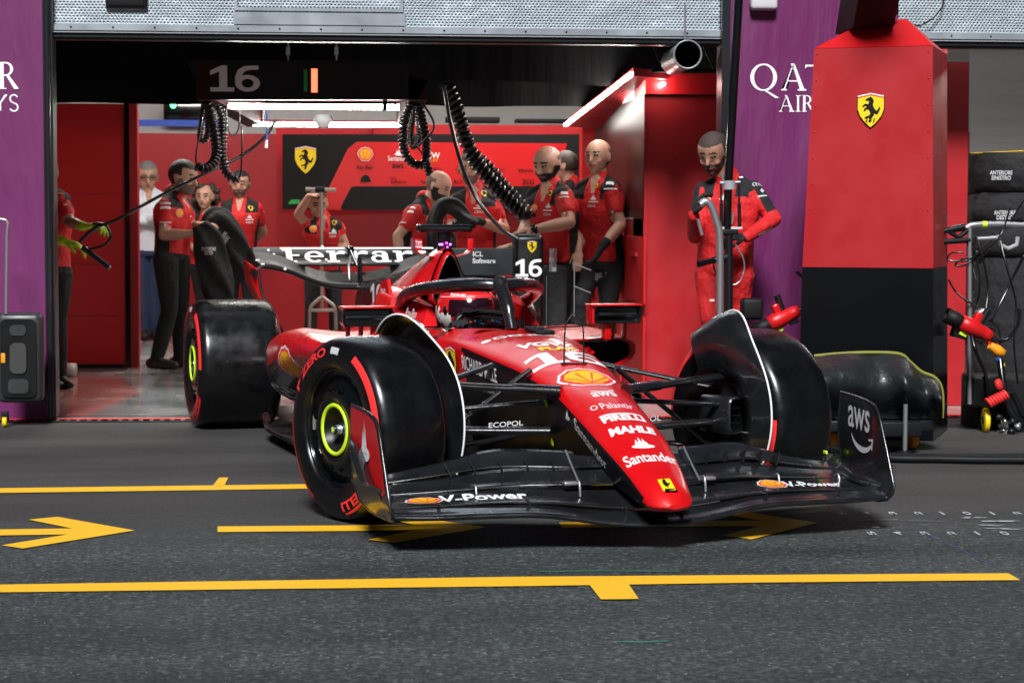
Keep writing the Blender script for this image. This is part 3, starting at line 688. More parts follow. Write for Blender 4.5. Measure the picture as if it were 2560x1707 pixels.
# side lettering: left-of-lens flank (car right, y<0)
def side_pt(x, z, lift=.002):                # flank of the monocoque at height z
    w_, e, z0 = wz(x), ez(x), bz(x); r_ = min(.02, (e-z0)*.3); s_ = max(0, min(1, (e-r_*1.5-z)/(e-r_*1.5-z0)))
    return Vector((x, -(w_+.010+(w_*.8-w_-.010)*s_**1.3)-lift, z))
def SD(x0, z0, slope=0.0): return lambda u, v, d=0: side_pt(x0+u, z0+v+slope*u, .0055+d)
b.text('RICHARD MILLE', SD(-.405, .548, -.10), .36, .062, 'white', L=.03, bold=.01)
b.shape(shape_shield(), SD(-.715, .545), .155, L=.04)
b.text('Santander', SD(.69, .345, -.43), .30, .045, 'white', L=.03, bold=.0); b.shape(shape_flame(), SD(.47, .43), .05, L=.03)
for x_, z_ in ((.245, .455), (.245, .30)): b.decal(circ(0, 0, .013, 12), [tuple(range(12))], SD(x_, z_), 'lime'); b.decal(circ(0, 0, .005, 8), [tuple(range(8))], SD(x_, z_+.014), 'lime')
for a_, c_, m_ in ((-.33, .465, 'white_dim'),): b.text('SYMPA', SD(a_, c_), .12, .03, m_, L=.04)
b.build('chassis', car)
# --- pitot fork
b = MB()
pb = top_surf(.10, 0); yv = .038
b.box((.10, 0, pb.z), (.012, .11, .006), 'trim_dark')
b.tube(catmull([(.10, -yv-.004, pb.z), (.10, -yv, pb.z+.14), (.10, -.016, pb.z+.185), (.10, 0, pb.z+.20)], 5), .0032, 'trim_dark', 6)
b.tube(catmull([(.10, yv+.004, pb.z), (.10, yv, pb.z+.14), (.10, .016, pb.z+.185), (.10, 0, pb.z+.20)], 5), .0032, 'trim_dark', 6)
b.tube([(.10, 0, pb.z+.19), (.10, 0, pb.z+.40)], .0028, 'steel', 6); b.tube([(.10, 0, pb.z+.40), (.16, .05, pb.z+.375)], .0028, 'steel', 6); b.tube([(.10, 0, pb.z+.31), (.16, .05, pb.z+.285)], .0028, 'steel', 6)
b.build('pitot_fork', car)
b = MB(); b.tube([(-.62, .12, .68), (-.62, .12, .93)], .0012, 'steel', 5); b.build('wire_antenna', car); b = MB(); b.tube([(-.78, .07, .70), (-.78, .07, .755)], .002, 'black', 5); b.build('antenna', car)
b = MB()
b.box((-.60, .08, .695), (.20, .085, .018), 'black', Matrix.Rotation(.06, 3, 'Y'), bev=.006)
for i in range(7): b.box((-.66+i*.022, .055+.012*(i % 3), .707), (.012, .014, .010), 'carbon', bev=.002)
b.build('sensor_tray', car)
# --- cockpit surround: dashboard cowl, rim, headrest sides
b = MB()
outer = sinterp([-.70, -1.0, -1.4, -1.8, -2.0], [.285, .315, .335, .34, .33], .1)
rimz = sinterp([-.70, -1.0, -1.2, -1.30, -1.55, -1.8, -2.0], [.655, .655, .665, .70, .79, .83, .84], .08)
inner = sinterp([-.70, -.85, -.95, -1.1, -1.5, -2.0], [.0, .06, .17, .225, .205, .15], .06)
XC = np.linspace(-.74, -1.98, 42)
for sd_ in (-1, 1):
    rows = []
    for x in XC:
        o_, z_, i_ = outer(x), rimz(x), inner(x)
        zi = z_+ (.035 if x > -1.2 else .0)*max(0, 1-abs(x+.8)/.5)
        rows.append([Vector((x, sd_*y, z)) for y, z in [(o_*.92, .15), (o_+.01, .35), (o_+.012, .48), (o_+.004, z_-.09), (o_-.012, z_-.035), (o_-.035, z_-.008), ((o_+i_)/2-.008, zi+.006), (i_+.012, zi+.004), (i_, zi-.008), (i_-.004, zi-.05), (i_-.008, .50), (i_-.01, .30)]])
    nc2 = len(rows[0])-1
    b.grid(rows, lambda i: 'carbon_matte' if i % nc2 < 1 else ('red_paint' if i % nc2 < 8 else 'black'))
    b.add(rows[-1], [tuple(range(len(rows[-1])))], 'red_paint', False)
b.box((-1.4, 0, .30), (1.2, .42, .02), 'black'); b.box((-1.95, 0, .55), (.02, .4, .5), 'black')
fnr = lambda sd_: (lambda u, v, d=0: Vector((-1.46+u*(1 if sd_ < 0 else -1), sd_*(outer(-1.46)+.014+d), .735+v+u*0)))
b.build('cockpit_surround', car)
# headrest side panels, leaning
for sd_ in (-1, 1):
    b = MB()
    P_ = [(-1.22, .685), (-1.28, .775), (-1.62, .81), (-1.62, .66)]
    yy = .262
    V = [Vector((x, sd_*(yy+(.03 if z > .7 else .07)-.05*(x > -1.3)), z)) for x, z in P_] + [Vector((x, sd_*(yy-.05), z)) for x, z in P_]
    b.add(V, [(0, 1, 2, 3), (7, 6, 5, 4), (0, 4, 5, 1), (1, 5, 6, 2), (2, 6, 7, 3)], 'red_paint', False)
    b.build('headrest', car)
b = MB()
fs = lambda sd_, x0, z0: (lambda u, v, d=0: Vector((x0+(u if sd_ < 0 else -u), sd_*(.336+.0+d), z0+v)))
b.text('Ray-Ban', lambda u, v, d=0: Vector((-1.30+u, -(.305+.028*(1-(.745+v-.69)/.1)) , .735+v)), .20, .058, 'white', L=.03, bold=.01, shear=.1)
b.text('Ray-Ban', lambda u, v, d=0: Vector((-1.36-u, .30, .735+v)), .20, .05, 'white', L=.03, bold=.01, shear=.1)
b.build('side_lettering', car)
# --- engine cover with airbox
b = MB(); rows = []
#            x     ztop  wtop   zmid wmid   zlow wlow  zbase wbase
ST = [(-1.76, .935, .030, .88, .070, .80, .125, .70, .20),
      (-1.80, 1.035, .028, .93, .070, .82, .120, .66, .26),
      (-1.95, 1.030, .036, .93, .100, .82, .165, .62, .33),
      (-2.3, .955, .036, .86, .110, .76, .20, .52, .38),
      (-2.7, .865, .032, .78, .11, .68, .22, .42, .42),
      (-3.1, .770, .028, .69, .10, .58, .20, .34, .36),
      (-3.5, .66, .024, .58, .08, .48, .14, .30, .20),
      (-3.9, .52, .02, .46, .05, .40, .07, .30, .08)]
def interp_st(x):
    xs_ = [s_[0] for s_ in ST][::-1]
    return [float(np.interp(x, xs_, [s_[k] for s_ in ST][::-1])) for k in range(1, 9)]
XE = list(np.linspace(-1.80, -1.95, 4)) + list(np.linspace(-2.02, -3.9, 34))
for x in XE:
    zt_, wt, zm, wm, zl, wl, zb_, wb_ = interp_st(x)
    prof = catmull([(wb_, 0, zb_), (wl, 0, zl), (wm, 0, zm), (wt, 0, zt_-.012), (0, 0, zt_)], 4)
    hf = [(p.x, p.z) for p in prof]
    rows.append([Vector((x, -y, z)) for y, z in hf] + [Vector((x, y, z)) for y, z in hf[:-1][::-1]])
b.grid(rows, lambda i: 'red_paint')
# inlet mouth: black rim and dark throat
mouth = [(0, 1.005), (-.022, .985), (-.046, .93), (-.070, .86), (-.086, .80), (-.070, .775), (0, .77)]
mo = mouth + [(-y, z) for y, z in mouth[1:-1][::-1]]
sc_ = lambda P_, k, x, dz=0: [Vector((x, y*k, .90+(z-.90)*k+dz)) for y, z in P_]
b.grid([sc_(mo, 1.16, -1.82), sc_(mo, 1.12, -1.775), sc_(mo, 1.02, -1.762), sc_(mo, .96, -1.78)], 'red_paint', closed=True)
b.grid([sc_(mo, 1.04, -1.758), sc_(mo, .98, -1.755), sc_(mo, .94, -1.77), sc_(mo, .70, -2.0)], lambda i: 'carbon' if i < 24 else 'void', closed=True); b.add(sc_(mo, .70, -2.0), [tuple(range(len(mo)))], 'void', False)
b.build('engine_cover', car)
# shark fin
b = MB(); fp = [(-2.15, .93), (-2.45, .93), (-3.05, .86), (-3.75, .80), (-3.85, .70), (-3.75, .55), (-3.3, .60), (-2.7, .80)]
b.prism(fp, lambda x, z, d: Vector((x, d, z)), -.006, .006, 'carbon')
t16(lambda u, v, d=0: Vector((-3.30+u, -.008, .74+v)), .26, .15, 'white', L=None)
b.build('shark_fin', car)
# T camera, its LEDs and the two little ears
b = MB(); b.box((-1.87, 0, 1.132), (.06, .278, .038), 'black_gloss', bev=.010); b.box((-1.84, 0, 1.134), (.006, .24, .012), 'carbon'); b.tube([(-1.88, 0, 1.0), (-1.88, 0, 1.125)], .035, 'black_gloss', 10, flat=.6)
b.tube([(-1.87, -.01, 1.14), (-1.87, -.01, 1.175)], .002, 'black', 5); b.tube([(-1.87, .0, 1.14), (-1.87, .0, 1.17)], .002, 'black', 5)
b.build('camera_bar', car)
for k, (y_, z_, mm) in enumerate([(-.034, 1.053, 'led_purple'), (-.022, 1.053, 'led_purple'), (.002, 1.060, 'led_pink'), (.020, 1.053, 'led_purple'), (-.004, 1.040, 'led_pink')]):
    b = MB(); b.lathe([(0, .0046), (.003, .0040), (.005, 0)], (-1.835 if z_ > 1.045 else -1.80, y_, z_), (1, 0, 0), mm, 8); b.build('status_light', car)
for sd_ in (-1, 1):
    b = MB(); x_ = -1.90
    pth = [Vector((x_, sd_*.05, .99)), Vector((x_, sd_*.09, 1.0)), Vector((x_, sd_*.125, 1.01)), Vector((x_, sd_*.140, 1.028)), Vector((x_, sd_*.143, 1.083))]
    rows = [[p+Vector((dx, 0, 0)) + Vector((0, sd_*t_, 0)) for dx, t_ in ((-.06, 0), (.03, 0), (.036, .004), (.03, .007), (-.06, .007))] for p in pth]
    b.grid(rows, 'red_paint', closed=True, caps=True)
    if sd_ < 0: b.text('ZCG', lambda u, v, d=0: Vector((-1.862, -.140+u, 1.055+v)), .02, .036, 'white')
    b.build('camera_ear', car)
    b = MB(); b.box((-1.862, sd_*.130, 1.052), (.006, .026, .056), 'red_paint', bev=.002)
    if sd_ < 0: b.text('ZCG', planemap((-1.858, -.130, 1.052), (0, 1, 0), (0, 0, 1), .001), .024, .034, 'white')
    b.build('camera_ear', car)
# --- halo
b = MB()
hp = [(-1.62, .285, .730), (-1.53, .30, .772), (-1.42, .31, .815), (-1.27, .285, .850), (-1.10, .205, .872), (-.98, .105, .882), (-.935, 0, .880)]
full = [(x, -y, z) for x, y, z in hp] + hp[:-1][::-1]
b.tube(catmull(full, 6), [.036 for i in range(len(catmull(full, 6)))], 'carbon', 14, flat=.85, up=(0, 0, 1))
b.tube(catmull([(-.94, 0, .882), (-.875, 0, .845), (-.80, 0, .77), (-.745, 0, .685)], 6), [.042]*4+[.032]*9+[.026]*6, 'carbon', 12, flat=1.25, up=(1, 0, .4))
b.build('halo_frame', car)
b = MB()
for sd_ in (-1, 1):
    P_ = catmull([(-1.52, .27*sd_, .832), (-1.35, .26*sd_, .872), (-1.15, .19*sd_, .902), (-1.0, .08*sd_, .912)], 5)
    rows = [[p+Vector((-.03, -sd_*.02, .004)), p+Vector((.02, sd_*.02, 0)), p+Vector((.02, sd_*.02, -.004)), p+Vector((-.03, -sd_*.02, 0))] for p in P_]
    b.grid(rows, 'carbon', closed=True, caps=True)
    b.tube([(-1.3, .25*sd_, .86), (-1.3, .25*sd_, .882)], .006, 'carbon', 6)
b.build('halo_fairing', car)
for sd_ in (-1, 1):
    b = MB(); b.tube(catmull([(-1.86, .25*sd_, .66), (-1.72, .285*sd_, .735), (-1.62, .295*sd_, .775)], 5), [.07-.003*i for i in range(11)], 'red_paint', 14, flat=.8); b.build('halo_mount', car)
    b = MB(); b.prism([(-1.75, .80), (-1.80, .885), (-1.92, .875), (-2.05, .78), (-1.9, .72)], lambda x, z, d: Vector((x, sd_*(.30+d), z)), -.008, .008, 'red_paint')
    if sd_ < 0: b.text('aws', lambda u, v, d=0: Vector((-1.88+u, -.310, .815+v)), .10, .045, 'white', bold=.01)
    b.build('shoulder_fin', car)
# --- steering wheel
b = MB(); o_ = Vector((-1.15, 0, .705))
b.tube([o_+Vector((-.02*math.cos(a)*0, .125*math.cos(a), .045*math.sin(a)+(.01 if abs(math.cos(a)) > .7 else 0))) for a in np.linspace(.15*PI, .85*PI, 13)], .013, 'black', 10)
for sd_ in (-1, 1): b.tube(catmull([o_+Vector((0, sd_*.115, .03)), o_+Vector((0, sd_*.14, -.0)), o_+Vector((0, sd_*.125, -.05))], 4), .018, 'rubber_side', 10)
b.box(o_+Vector((0, 0, -.01)), (.02, .20, .07), 'carbon', bev=.006)
for i in range(8): b.lathe([(0, .007), (.006, .006), (.007, 0)], o_+Vector((.01, -.075+.021*i, .005*(i % 2))), (1, 0, 0), ['tyre_red', 'grey', 'blue', 'black'][i % 4], 8)
b.build('steering_wheel', car)
# --- mirrors
for sd_ in (-1, 1):
    c_ = Vector((-1.03, sd_*.59, .740))
    b = MB(); L_ = .115; 
    def ring(x, k, kz, dz=0): return [c_+Vector((x, a_*L_*k, (q_*.040*kz)+dz)) for a_, q_ in [(-1, -.6), (-.93, -1), (.93, -1), (1, -.6), (1, .6), (.93, 1), (-.93, 1), (-1, .6)]]
    b.grid([ring(.030, .98, .96), ring(.045, 1, 1), ring(.035, 1, 1), ring(-.05, .98, .95), ring(-.06, .85, .7)], lambda i: 'black_gloss' if i >= 8 and False else 'carbon', closed=True)
    b.add(ring(-.06, .85, .7), [tuple(range(8))], 'carbon', False)
    b.grid([ring(.045, .98, .94), ring(.03, .93, .80), ring(.015, .9, .72)], 'carbon', closed=True); b.add(ring(.015, .9, .72), [tuple(range(8))[::-1]], 'black_gloss', False)
    b.tube([c_+Vector((.028, -.09, .0)), c_+Vector((.028, .09, .0))], .010, 'carbon', 8)
    hs = b.build('mirror_housing', car)
    b = MB(); b.box(c_+Vector((-.005, sd_*-.005, .044)), (.11, .245, .010), 'red_paint', bev=.004); b.box(c_+Vector((-.005, -sd_*.118 if sd_ > 0 else -.0, 0)) if False else c_+Vector((-.01, -sd_*.118 if sd_ > 0 else sd_*.0-.0, .0 if sd_ > 0 else .044)), (.09, .012 if sd_ > 0 else .2, .085 if sd_ > 0 else .008), 'red_paint', bev=.003)
    if sd_ < 0: b.text('VELAS', lambda u, v, d=0: c_+Vector((-.02-v, u, .0505)), .16, .03, 'white')
    b.build('mirror_cap', hs)
    b = MB()
    for yy, xx in ((.55, -1.04), (.60, -1.10), (.66, -1.10)):
        b.box((xx, sd_*yy, .665), (.055, .010 if yy > .56 else .03, .085), 'red_paint', bev=.003)
    b.build('mirror_stay', car)
    b = MB()   # thin vane from mirror to cockpit side
    rows = [[Vector((x-.03, y*sd_, z)), Vector((x+.015, y*sd_, z+.003)), Vector((x+.015, y*sd_, z-.003)), Vector((x-.03, y*sd_, z-.005))] for x, y, z in [(-.98, .48, .694), (-.96, .36, .690), (-.93, .22, .688)]]
    b.grid(rows, 'carbon', closed=True, caps=True); b.box((-.93, sd_*.215, .670), (.03, .012, .05), 'red_paint', bev=.003); b.build('mirror_vane', car)
# --- sidepods
for sd_ in (-1, 1):
    b = MB(); rows = []
    yo = sinterp([-1.1, -1.4, -1.9, -2.5, -3.0, -3.5], [.77, .80, .82, .79, .62, .30], .15)
    zt = sinterp([-1.1, -1.5, -1.9, -2.3, -2.8, -3.2, -3.5], [.625, .645, .650, .62, .53, .42, .34], .15)
    zo = sinterp([-1.1, -1.5, -1.9, -2.3, -2.8, -3.5], [.475, .44, .36, .26, .18, .14], .15)
    yi = .24
    def podring(x, k=1.0, skew=1.0):
        o_, t_, z0 = yo(x), zt(x), zo(x); out = []
        w2, cy = (o_-yi)/2, (o_+yi)/2; h2, cz = (t_-z0)/2, (t_+z0)/2
        for j in range(28):
            a = 2*PI*j/28; ca_, sa_ = math.cos(a), math.sin(a); e_ = .42
            y = cy + w2*k*math.copysign(abs(ca_)**e_, ca_); z = cz + h2*k*math.copysign(abs(sa_)**(e_+.15), sa_)
            if sa_ < 0: y -= .10*(-sa_)*(1 if ca_ > 0 else 0)*skew                     # undercut
            # bathtub dip along the top
            if sa_ > 0: z -= .03*max(0, 1-((y-cy+.05)/(w2*.6))**2)*min(1, max(0, (-1.5-x)/.5))
            xx = x - .38*max(0, (y-.42))*max(0, 1-(-1.06-x)/1.2)
            out.append(Vector((xx, sd_*y, z)))
        return out
    XP = [-1.09, -1.075, -1.085, -1.12, -1.2] + list(np.linspace(-1.3, -3.5, 30))
    rows = [podring(XP[0], .84), podring(XP[1], .92)] + [podring(x, 1 if i else .97) for i, x in enumerate(XP[2:])]
    def pm(i):
        j = i % 28; r_ = i//28
        P_ = rows[min(r_+1, len(rows)-1)][j]
        return 'carbon' if (P_.z < .40+.03*max(0, (-1.6-P_.x)) and P_.x < -1.35) else 'red_paint'
    b.grid(rows, pm, closed=True)
    inn = [podring(-1.09, .84), podring(-1.25, .78), podring(-1.6, .6)]
    b.grid(inn, lambda i: 'black' if i < 28 else 'void', closed=True); b.add(inn[-1], [tuple(range(28))], 'void', False)
    if sd_ < 0:
        def podside(x0, z0):
            def f(u, v, d=0):
                x = x0+u; o_ = yo(x); t_, zz0 = zt(x), zo(x); h2, cz = (t_-zz0)/2, (t_+zz0)/2; z = z0+v
                q = max(-1, min(1, (z-cz)/h2)); sa_ = math.copysign(abs(q)**(1/.57), q); ca_ = math.sqrt(max(0, 1-sa_*sa_)); w2, cy = (o_-yi)/2, (o_+yi)/2
                y = cy+w2*ca_**.42
                if sa_ < 0: y -= .10*(-sa_)
                xx = x - .38*max(0, (y-.42))*max(0, 1-(-1.06-x)/1.2)
                return Vector((xx, -(y+.004+d), z))
            return f
        b.shape(shape_shell(), podside(-1.72, .46), .20, L=.03, sx=1.5)
        b.text('CEVA', podside(-2.30, .30), .30, .08, 'white', L=.05, bold=.03)
    else:
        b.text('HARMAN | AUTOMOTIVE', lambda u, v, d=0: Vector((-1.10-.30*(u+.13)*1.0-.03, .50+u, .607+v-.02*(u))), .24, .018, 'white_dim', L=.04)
    b.build('sidepod', car)
# top bodywork bridging cockpit to pods
for sd_ in (-1, 1):
    b = MB(); rows = []
    for x in np.linspace(-1.05, -3.2, 26):
        f_ = min(1, max(0, (-1.05-x)/.25))
        rows.append([Vector((x, sd_*y, z)) for y, z in ((.28, .60*f_+.50*(1-f_) if x > -1.9 else float(np.interp(-x, [1.9, 3.2], [.62, .42]))), (.38, zt(x)-.03-(1-f_)*.1), (.50, zt(x)-.012-(1-f_)*.05))])
    b.grid(rows, 'red_paint'); b.build('body_panel', car)
# --- floor
b = MB()
fo = sinterp([-.62, -.9, -1.3, -2.8, -3.3, -3.9], [.30, .62, .72, .74, .55, .50], .12)
XF = np.linspace(-.62, -3.95, 30)
rows = [[Vector((x, s_*fo(x), z)) for s_, z in ((-1, .075), (-.6, .085), (0, .09), (.6, .085), (1, .075), (1, .06), (0, .055), (-1, .06))] for x in XF]
b.grid(rows, 'carbon_matte', closed=True, caps=True)
for sd_ in (-1, 1):
    for k, yy in enumerate((.30, .42, .54)):
        P_ = [(-.55-.08*k, .07), (-.50-.08*k, .20), (-.62-.08*k, .30), (-1.0, .33), (-1.25, .22), (-1.25, .07)]
        b.prism(P_, lambda x, z, d: Vector((x, sd_*(yy+(-.55-x)*.25+d), z)), -.003, .003, 'carbon')
    rows = [[Vector((x, sd_*(fo(x)-.01), .075)), Vector((x, sd_*(fo(x)+.015), .12+.02*math.sin(x*6))), Vector((x, sd_*(fo(x)+.02), .12+.02*math.sin(x*6))), Vector((x, sd_*(fo(x)-.0), .072))] for x in np.linspace(-1.2, -3.0, 24)]
    b.grid(rows, 'carbon', closed=True, caps=True)
b.build('floor_tray', car)
b = MB(); b.box((-1.9, 0, .22), (2.6, .52, .26), 'carbon_matte', bev=.03); b.box((-3.45, 0, .28), (.9, .22, .30), 'black', bev=.04)
for sd_ in (-1, 1):
    b.tube([(-3.4, sd_*.15, .40), (-3.6, sd_*.60, .42)], .02, 'carbon', 8, flat=.5); b.tube([(-3.8, sd_*.12, .38), (-3.6, sd_*.60, .40)], .02, 'carbon', 8, flat=.5)
    b.tube([(-3.3, sd_*.15, .2), (-3.6, sd_*.60, .24)], .02, 'carbon', 8, flat=.5); b.tube([(-3.9, sd_*.1, .2), (-3.6, sd_*.60, .22)], .02, 'carbon', 8, flat=.5)
b.build('rear_suspension', car)
# --- front suspension
b = MB(); R_ = lambda y, x, z, s_: Vector((x, y*s_, z))
for sd_ in (-1, 1):
    def rod(p, q, r, fl=.45, nm='carbon'): b.tube([Vector((p[0], p[1]*sd_, p[2])), (Vector((p[0], p[1]*sd_, p[2]))+Vector((q[0], q[1]*sd_, q[2])))/2, Vector((q[0], q[1]*sd_, q[2]))], [r, r*.92, r*1.05], nm, 10, flat=fl, up=(0, 0, 1))
    rod((.34, .14, .512), (.05, .66, .530), .034, .50)
    rod((-.30, .19, .580), (-.02, .66, .480), .026, .45)
    rod((.26, .15, .350), (.05, .66, .345), .036, .50)
    rod((-.20, .17, .28), (.0, .66, .23), .026, .45)
    rod((.10, .18, .58), (.02, .62, .25), .014, .8)
    rod((.22, .15, .46), (.12, .66, .42), .016, .7)
    b.tube([Vector((.345, sd_*.135, .513)), Vector((.255, sd_*.30, .519))], .034, 'carbon', 14, flat=.62, up=(0, 0, 1))
b.text('ECOPOL', lambda u, v, d=0: Vector((.195-.19*0+(-.40*u)+.02, -.32+u, .376+v)), .16, .020, 'white', bold=.01)
b.text('ECOPOL', lambda u, v, d=0: Vector((.20+(-.40*u)*1.0+.015, .26+u, .380+v)), .17, .022, 'white', bold=.01)
b.build('front_suspension', car)
# --- wheels
def tyre_prof(w_, r_=.360, ri=.236):
    h = w_/2
    return [(-h+.020, ri-.004), (-h+.004, ri+.008), (-h-.004, ri+.05), (-h+.0, .315), (-h+.012, .337), (-h+.030, .351), (-h+.055, r_-.002), (-h*.4, r_+.001), (h*.4, r_+.001), (h-.055, r_-.002), (h-.030, .351), (h-.012, .337), (h, .315), (h+.004, ri+.05), (h-.004, ri+.008), (h-.020, ri-.004)]
def smooth_prof(P_, n=3): return [(v.x, v.y) for v in catmull([(a, r_, 0) for a, r_ in P_], n)]
def make_wheel(name, w_, sd_, x, yc, st, front):
    # local frame: axle along local Y, outer side = sd_*Y
    r = empty(name, (0, 0, 0)); r.parent = car
    kp = .70 if front else abs(yc)
    off = abs(yc)-kp
    c_, s_ = math.cos(st), math.sin(st)
    r.location = (x - sd_*off*s_, sd_*kp + sd_*off*c_, .360); r.rotation_euler = (0, 0, st)
    ax = Vector((0, sd_, 0)); Z0 = Vector((0, 0, 0))
    b = MB(); b.lathe(smooth_prof(tyre_prof(w_), 3), Z0, ax, 'rubber', 120)
    h = w_/2
    def side(rad, ang, lift=.0015):     # ang measured clockwise from top seen from outside ; point on the outer sidewall
        pr_ = smooth_prof(tyre_prof(w_), 6); best = [p for p in pr_ if p[0] > h*.5]
        a_ = float(np.interp(rad, [p[1] for p in best[::-1]], [p[0] for p in best[::-1]]))
        fwd = -sd_   # from outside, with sd=-1 (car right): front of car is to the right
        return Vector((-sd_*rad*math.sin(ang), sd_*(a_+lift), rad*math.cos(ang)))
    def side_in(rad, ang, lift=.0015):
        v = side(rad, ang, lift); return Vector((v.x, -v.y, v.z))
    def band(a0, a1, r0, r1, mm, fn=side, n=26, lift=.0018):
        rows = [[fn(r0+(r1-r0)*k/3, a0+(a1-a0)*i/n, lift) for k in range(4)] for i in range(n+1)]; b.grid(rows, mm, smooth=True)
    def wtext(t, a_c, rad, ang_w, h_, mm, fn=side):
        V, F, asp = text_mesh(t, .04, .0)
        b.decal([((p-.5), (q-.5)) for p, q in V], F, lambda u, v, d=0: fn(rad+v*h_, a_c+u*ang_w, .002), mm, .09)
    sgn = 1 if sd_ < 0 else -1
    band(R(28), R(92), .308, .334, 'tyre_red'); band(R(208), R(272), .308, .334, 'tyre_red')
    wtext('P ZERO', R(-36), .306, R(54), .036, 'tyre_red'); wtext('PIRELLI', R(143), .304, R(46), .036, 'tyre_red')
    band(R(121), R(165), .328, .336, 'tyre_red')
    band(R(-2), R(9), .296, .322, 'white_dim')
    band(R(300), R(301.5), .325, .34, 'yellow')
    band(R(28), R(92), .308, .334, 'tyre_red', side_in); band(R(208), R(272), .308, .334, 'tyre_red', side_in); wtext('PIRELLI', R(143), .304, R(46), .036, 'tyre_red', side_in)
    ty = b.build('tyre', r)
    # rim and cover
    b = MB()
    b.lathe([(-h+.03, .236), (h-.022, .240), (h-.016, .234), (h-.022, .228), (h-.045, .224), (-h+.05, .222), (-h+.03, .236)], Z0, ax, 'black_gloss', 72)
    b.lathe([(h-.045, .226), (h-.050, .205), (h-.030, .190), (h-.012, .150), (h-.006, .112), (h-.010, .108)], Z0, ax, 'black_gloss', 72)
    for k in range(12):
        a = 2*PI*k/12+.26; rr_ = .158; big = k % 3 == 0
        b.lathe([(h-.014, .013 if big else .008), (h-.0085, .013 if big else .008), (h-.0085, 0)], Vector((rr_*math.sin(a), 0, rr_*math.cos(a))), ax, 'void', 12)
    rim = b.build('rim_cover', r)
    b = MB(); b.lathe([(h-.008, .103), (h-.003, .101), (h-.002, .095), (h-.003, .088), (h-.010, .087)], Z0, ax, 'lime', 64); b.build('colour_ring', rim)
    b = MB(); b.lathe([(h-.010, .087), (h-.030, .078), (h-.055, .060), (h-.060, .040), (h-.06, .0)], Z0, ax, 'carbon_matte', 48); b.build('hub_dish', rim)
    b = MB(); b.lathe([(h-.06, .026), (h-.035, .026), (h-.033, .019), (h-.010, .018), (h+.0, .014), (h+.002, .010), (h+.002, 0)], Z0, ax, lambda i: ['blue', 'trim_dark', 'steel', 'trim_dark', 'steel', 'lime', 'lime'][min(i, 6)], 32); b.build('wheel_nut', rim)
    b = MB()
    for k, a in enumerate((R(-88), R(150), R(30))):
        rows = [[Vector((rr_*math.sin(a+da), sd_*(h-.040+.004*(kk % 2)), rr_*math.cos(a+da))) for kk, rr_ in enumerate((.200, .208, .216, .222))] for da in np.linspace(-.13, .13, 6)]
        b.grid(rows, 'steel', smooth=False)
    b.build('balance_weight', rim)
    return r
wf_r = make_wheel('front_wheel', .320, -1, 0, -.84, STEER, True)
wf_l = make_wheel('front_wheel', .320, 1, 0, .84, STEER, True)
wr_r = make_wheel('rear_wheel', .460, -1, -3.6, -.775, 0, False)
wr_l = make_wheel('rear_wheel', .460, 1, -3.6, .775, 0, False)
# brake drums and wheel-top winglets on the front wheels (turn with them)
for sd_, wr in ((-1, wf_r), (1, wf_l)):
    yi_ = -sd_*.162
    b = MB(); b.lathe([(-.02, .225), (.165, .232), (.175, .215), (.178, .10), (.20, .06), (.20, 0)], (0, 0, 0), (0, -sd_, 0), 'carbon_matte', 48)
    # cooling scoop facing ahead
    q = Vector((.10, yi_-sd_*.055, .02))
    def sq(x, k): return [q+Vector((x, a_*.045*k, c_*.075*k)) for a_, c_ in [(-1, -.7), (-.7, -1), (.7, -1), (1, -.7), (1, .7), (.7, 1), (-.7, 1), (-1, .7)]]
    b.grid([sq(-.12, 1.0), sq(.05, 1.05), sq(.075, 1.0), sq(.072, .85), sq(.0, .8)], lambda i: 'carbon' if i < 24 else 'void', closed=True); b.add(sq(.0, .8), [tuple(range(8))], 'void', False)
    for zz in (-.03, 0, .03): b.box(q+Vector((.05, 0, zz)), (.004, .06, .003), 'trim_dark')
    b.build('brake_duct', wr)
    b = MB(); rows = []; edge = []
    A0, A1 = R(-24), R(118)                        # angle from top towards the front
    for i in range(37):
        t = i/36; a = A0+(A1-A0)*t
        ro = .385 if t < .45 else .385-(t-.45)/.55*.030
        bulge = .060*math.exp(-((a-R(6))/R(20))**2)
        ro += bulge
        ri_ = .20
        curl = .10*math.exp(-((a-R(-6))/R(34))**2)
        row_ = []
        for k, (f_, dy) in enumerate(((0, 0), (.35, 0), (.65, 0), (.85, .15), (.95, .5), (1, 1.0))):
            rr_ = ri_+(ro-ri_)*f_
            row_.append(Vector((rr_*math.sin(a), yi_-sd_*.045+sd_*curl*dy, rr_*math.cos(a))))
        rows.append(row_ + [v+Vector((0, -sd_*.006, 0)) for v in row_[::-1]]); edge.append(row_[-1]+Vector((0, -sd_*.003, 0)))
    b.grid(rows, 'carbon', closed=True, caps=True)
    wl = b.build('wheel_winglet', wr)
    b = MB(); b.tube(edge, .0042, 'white', 6); b.build('edge_stripe', wl)
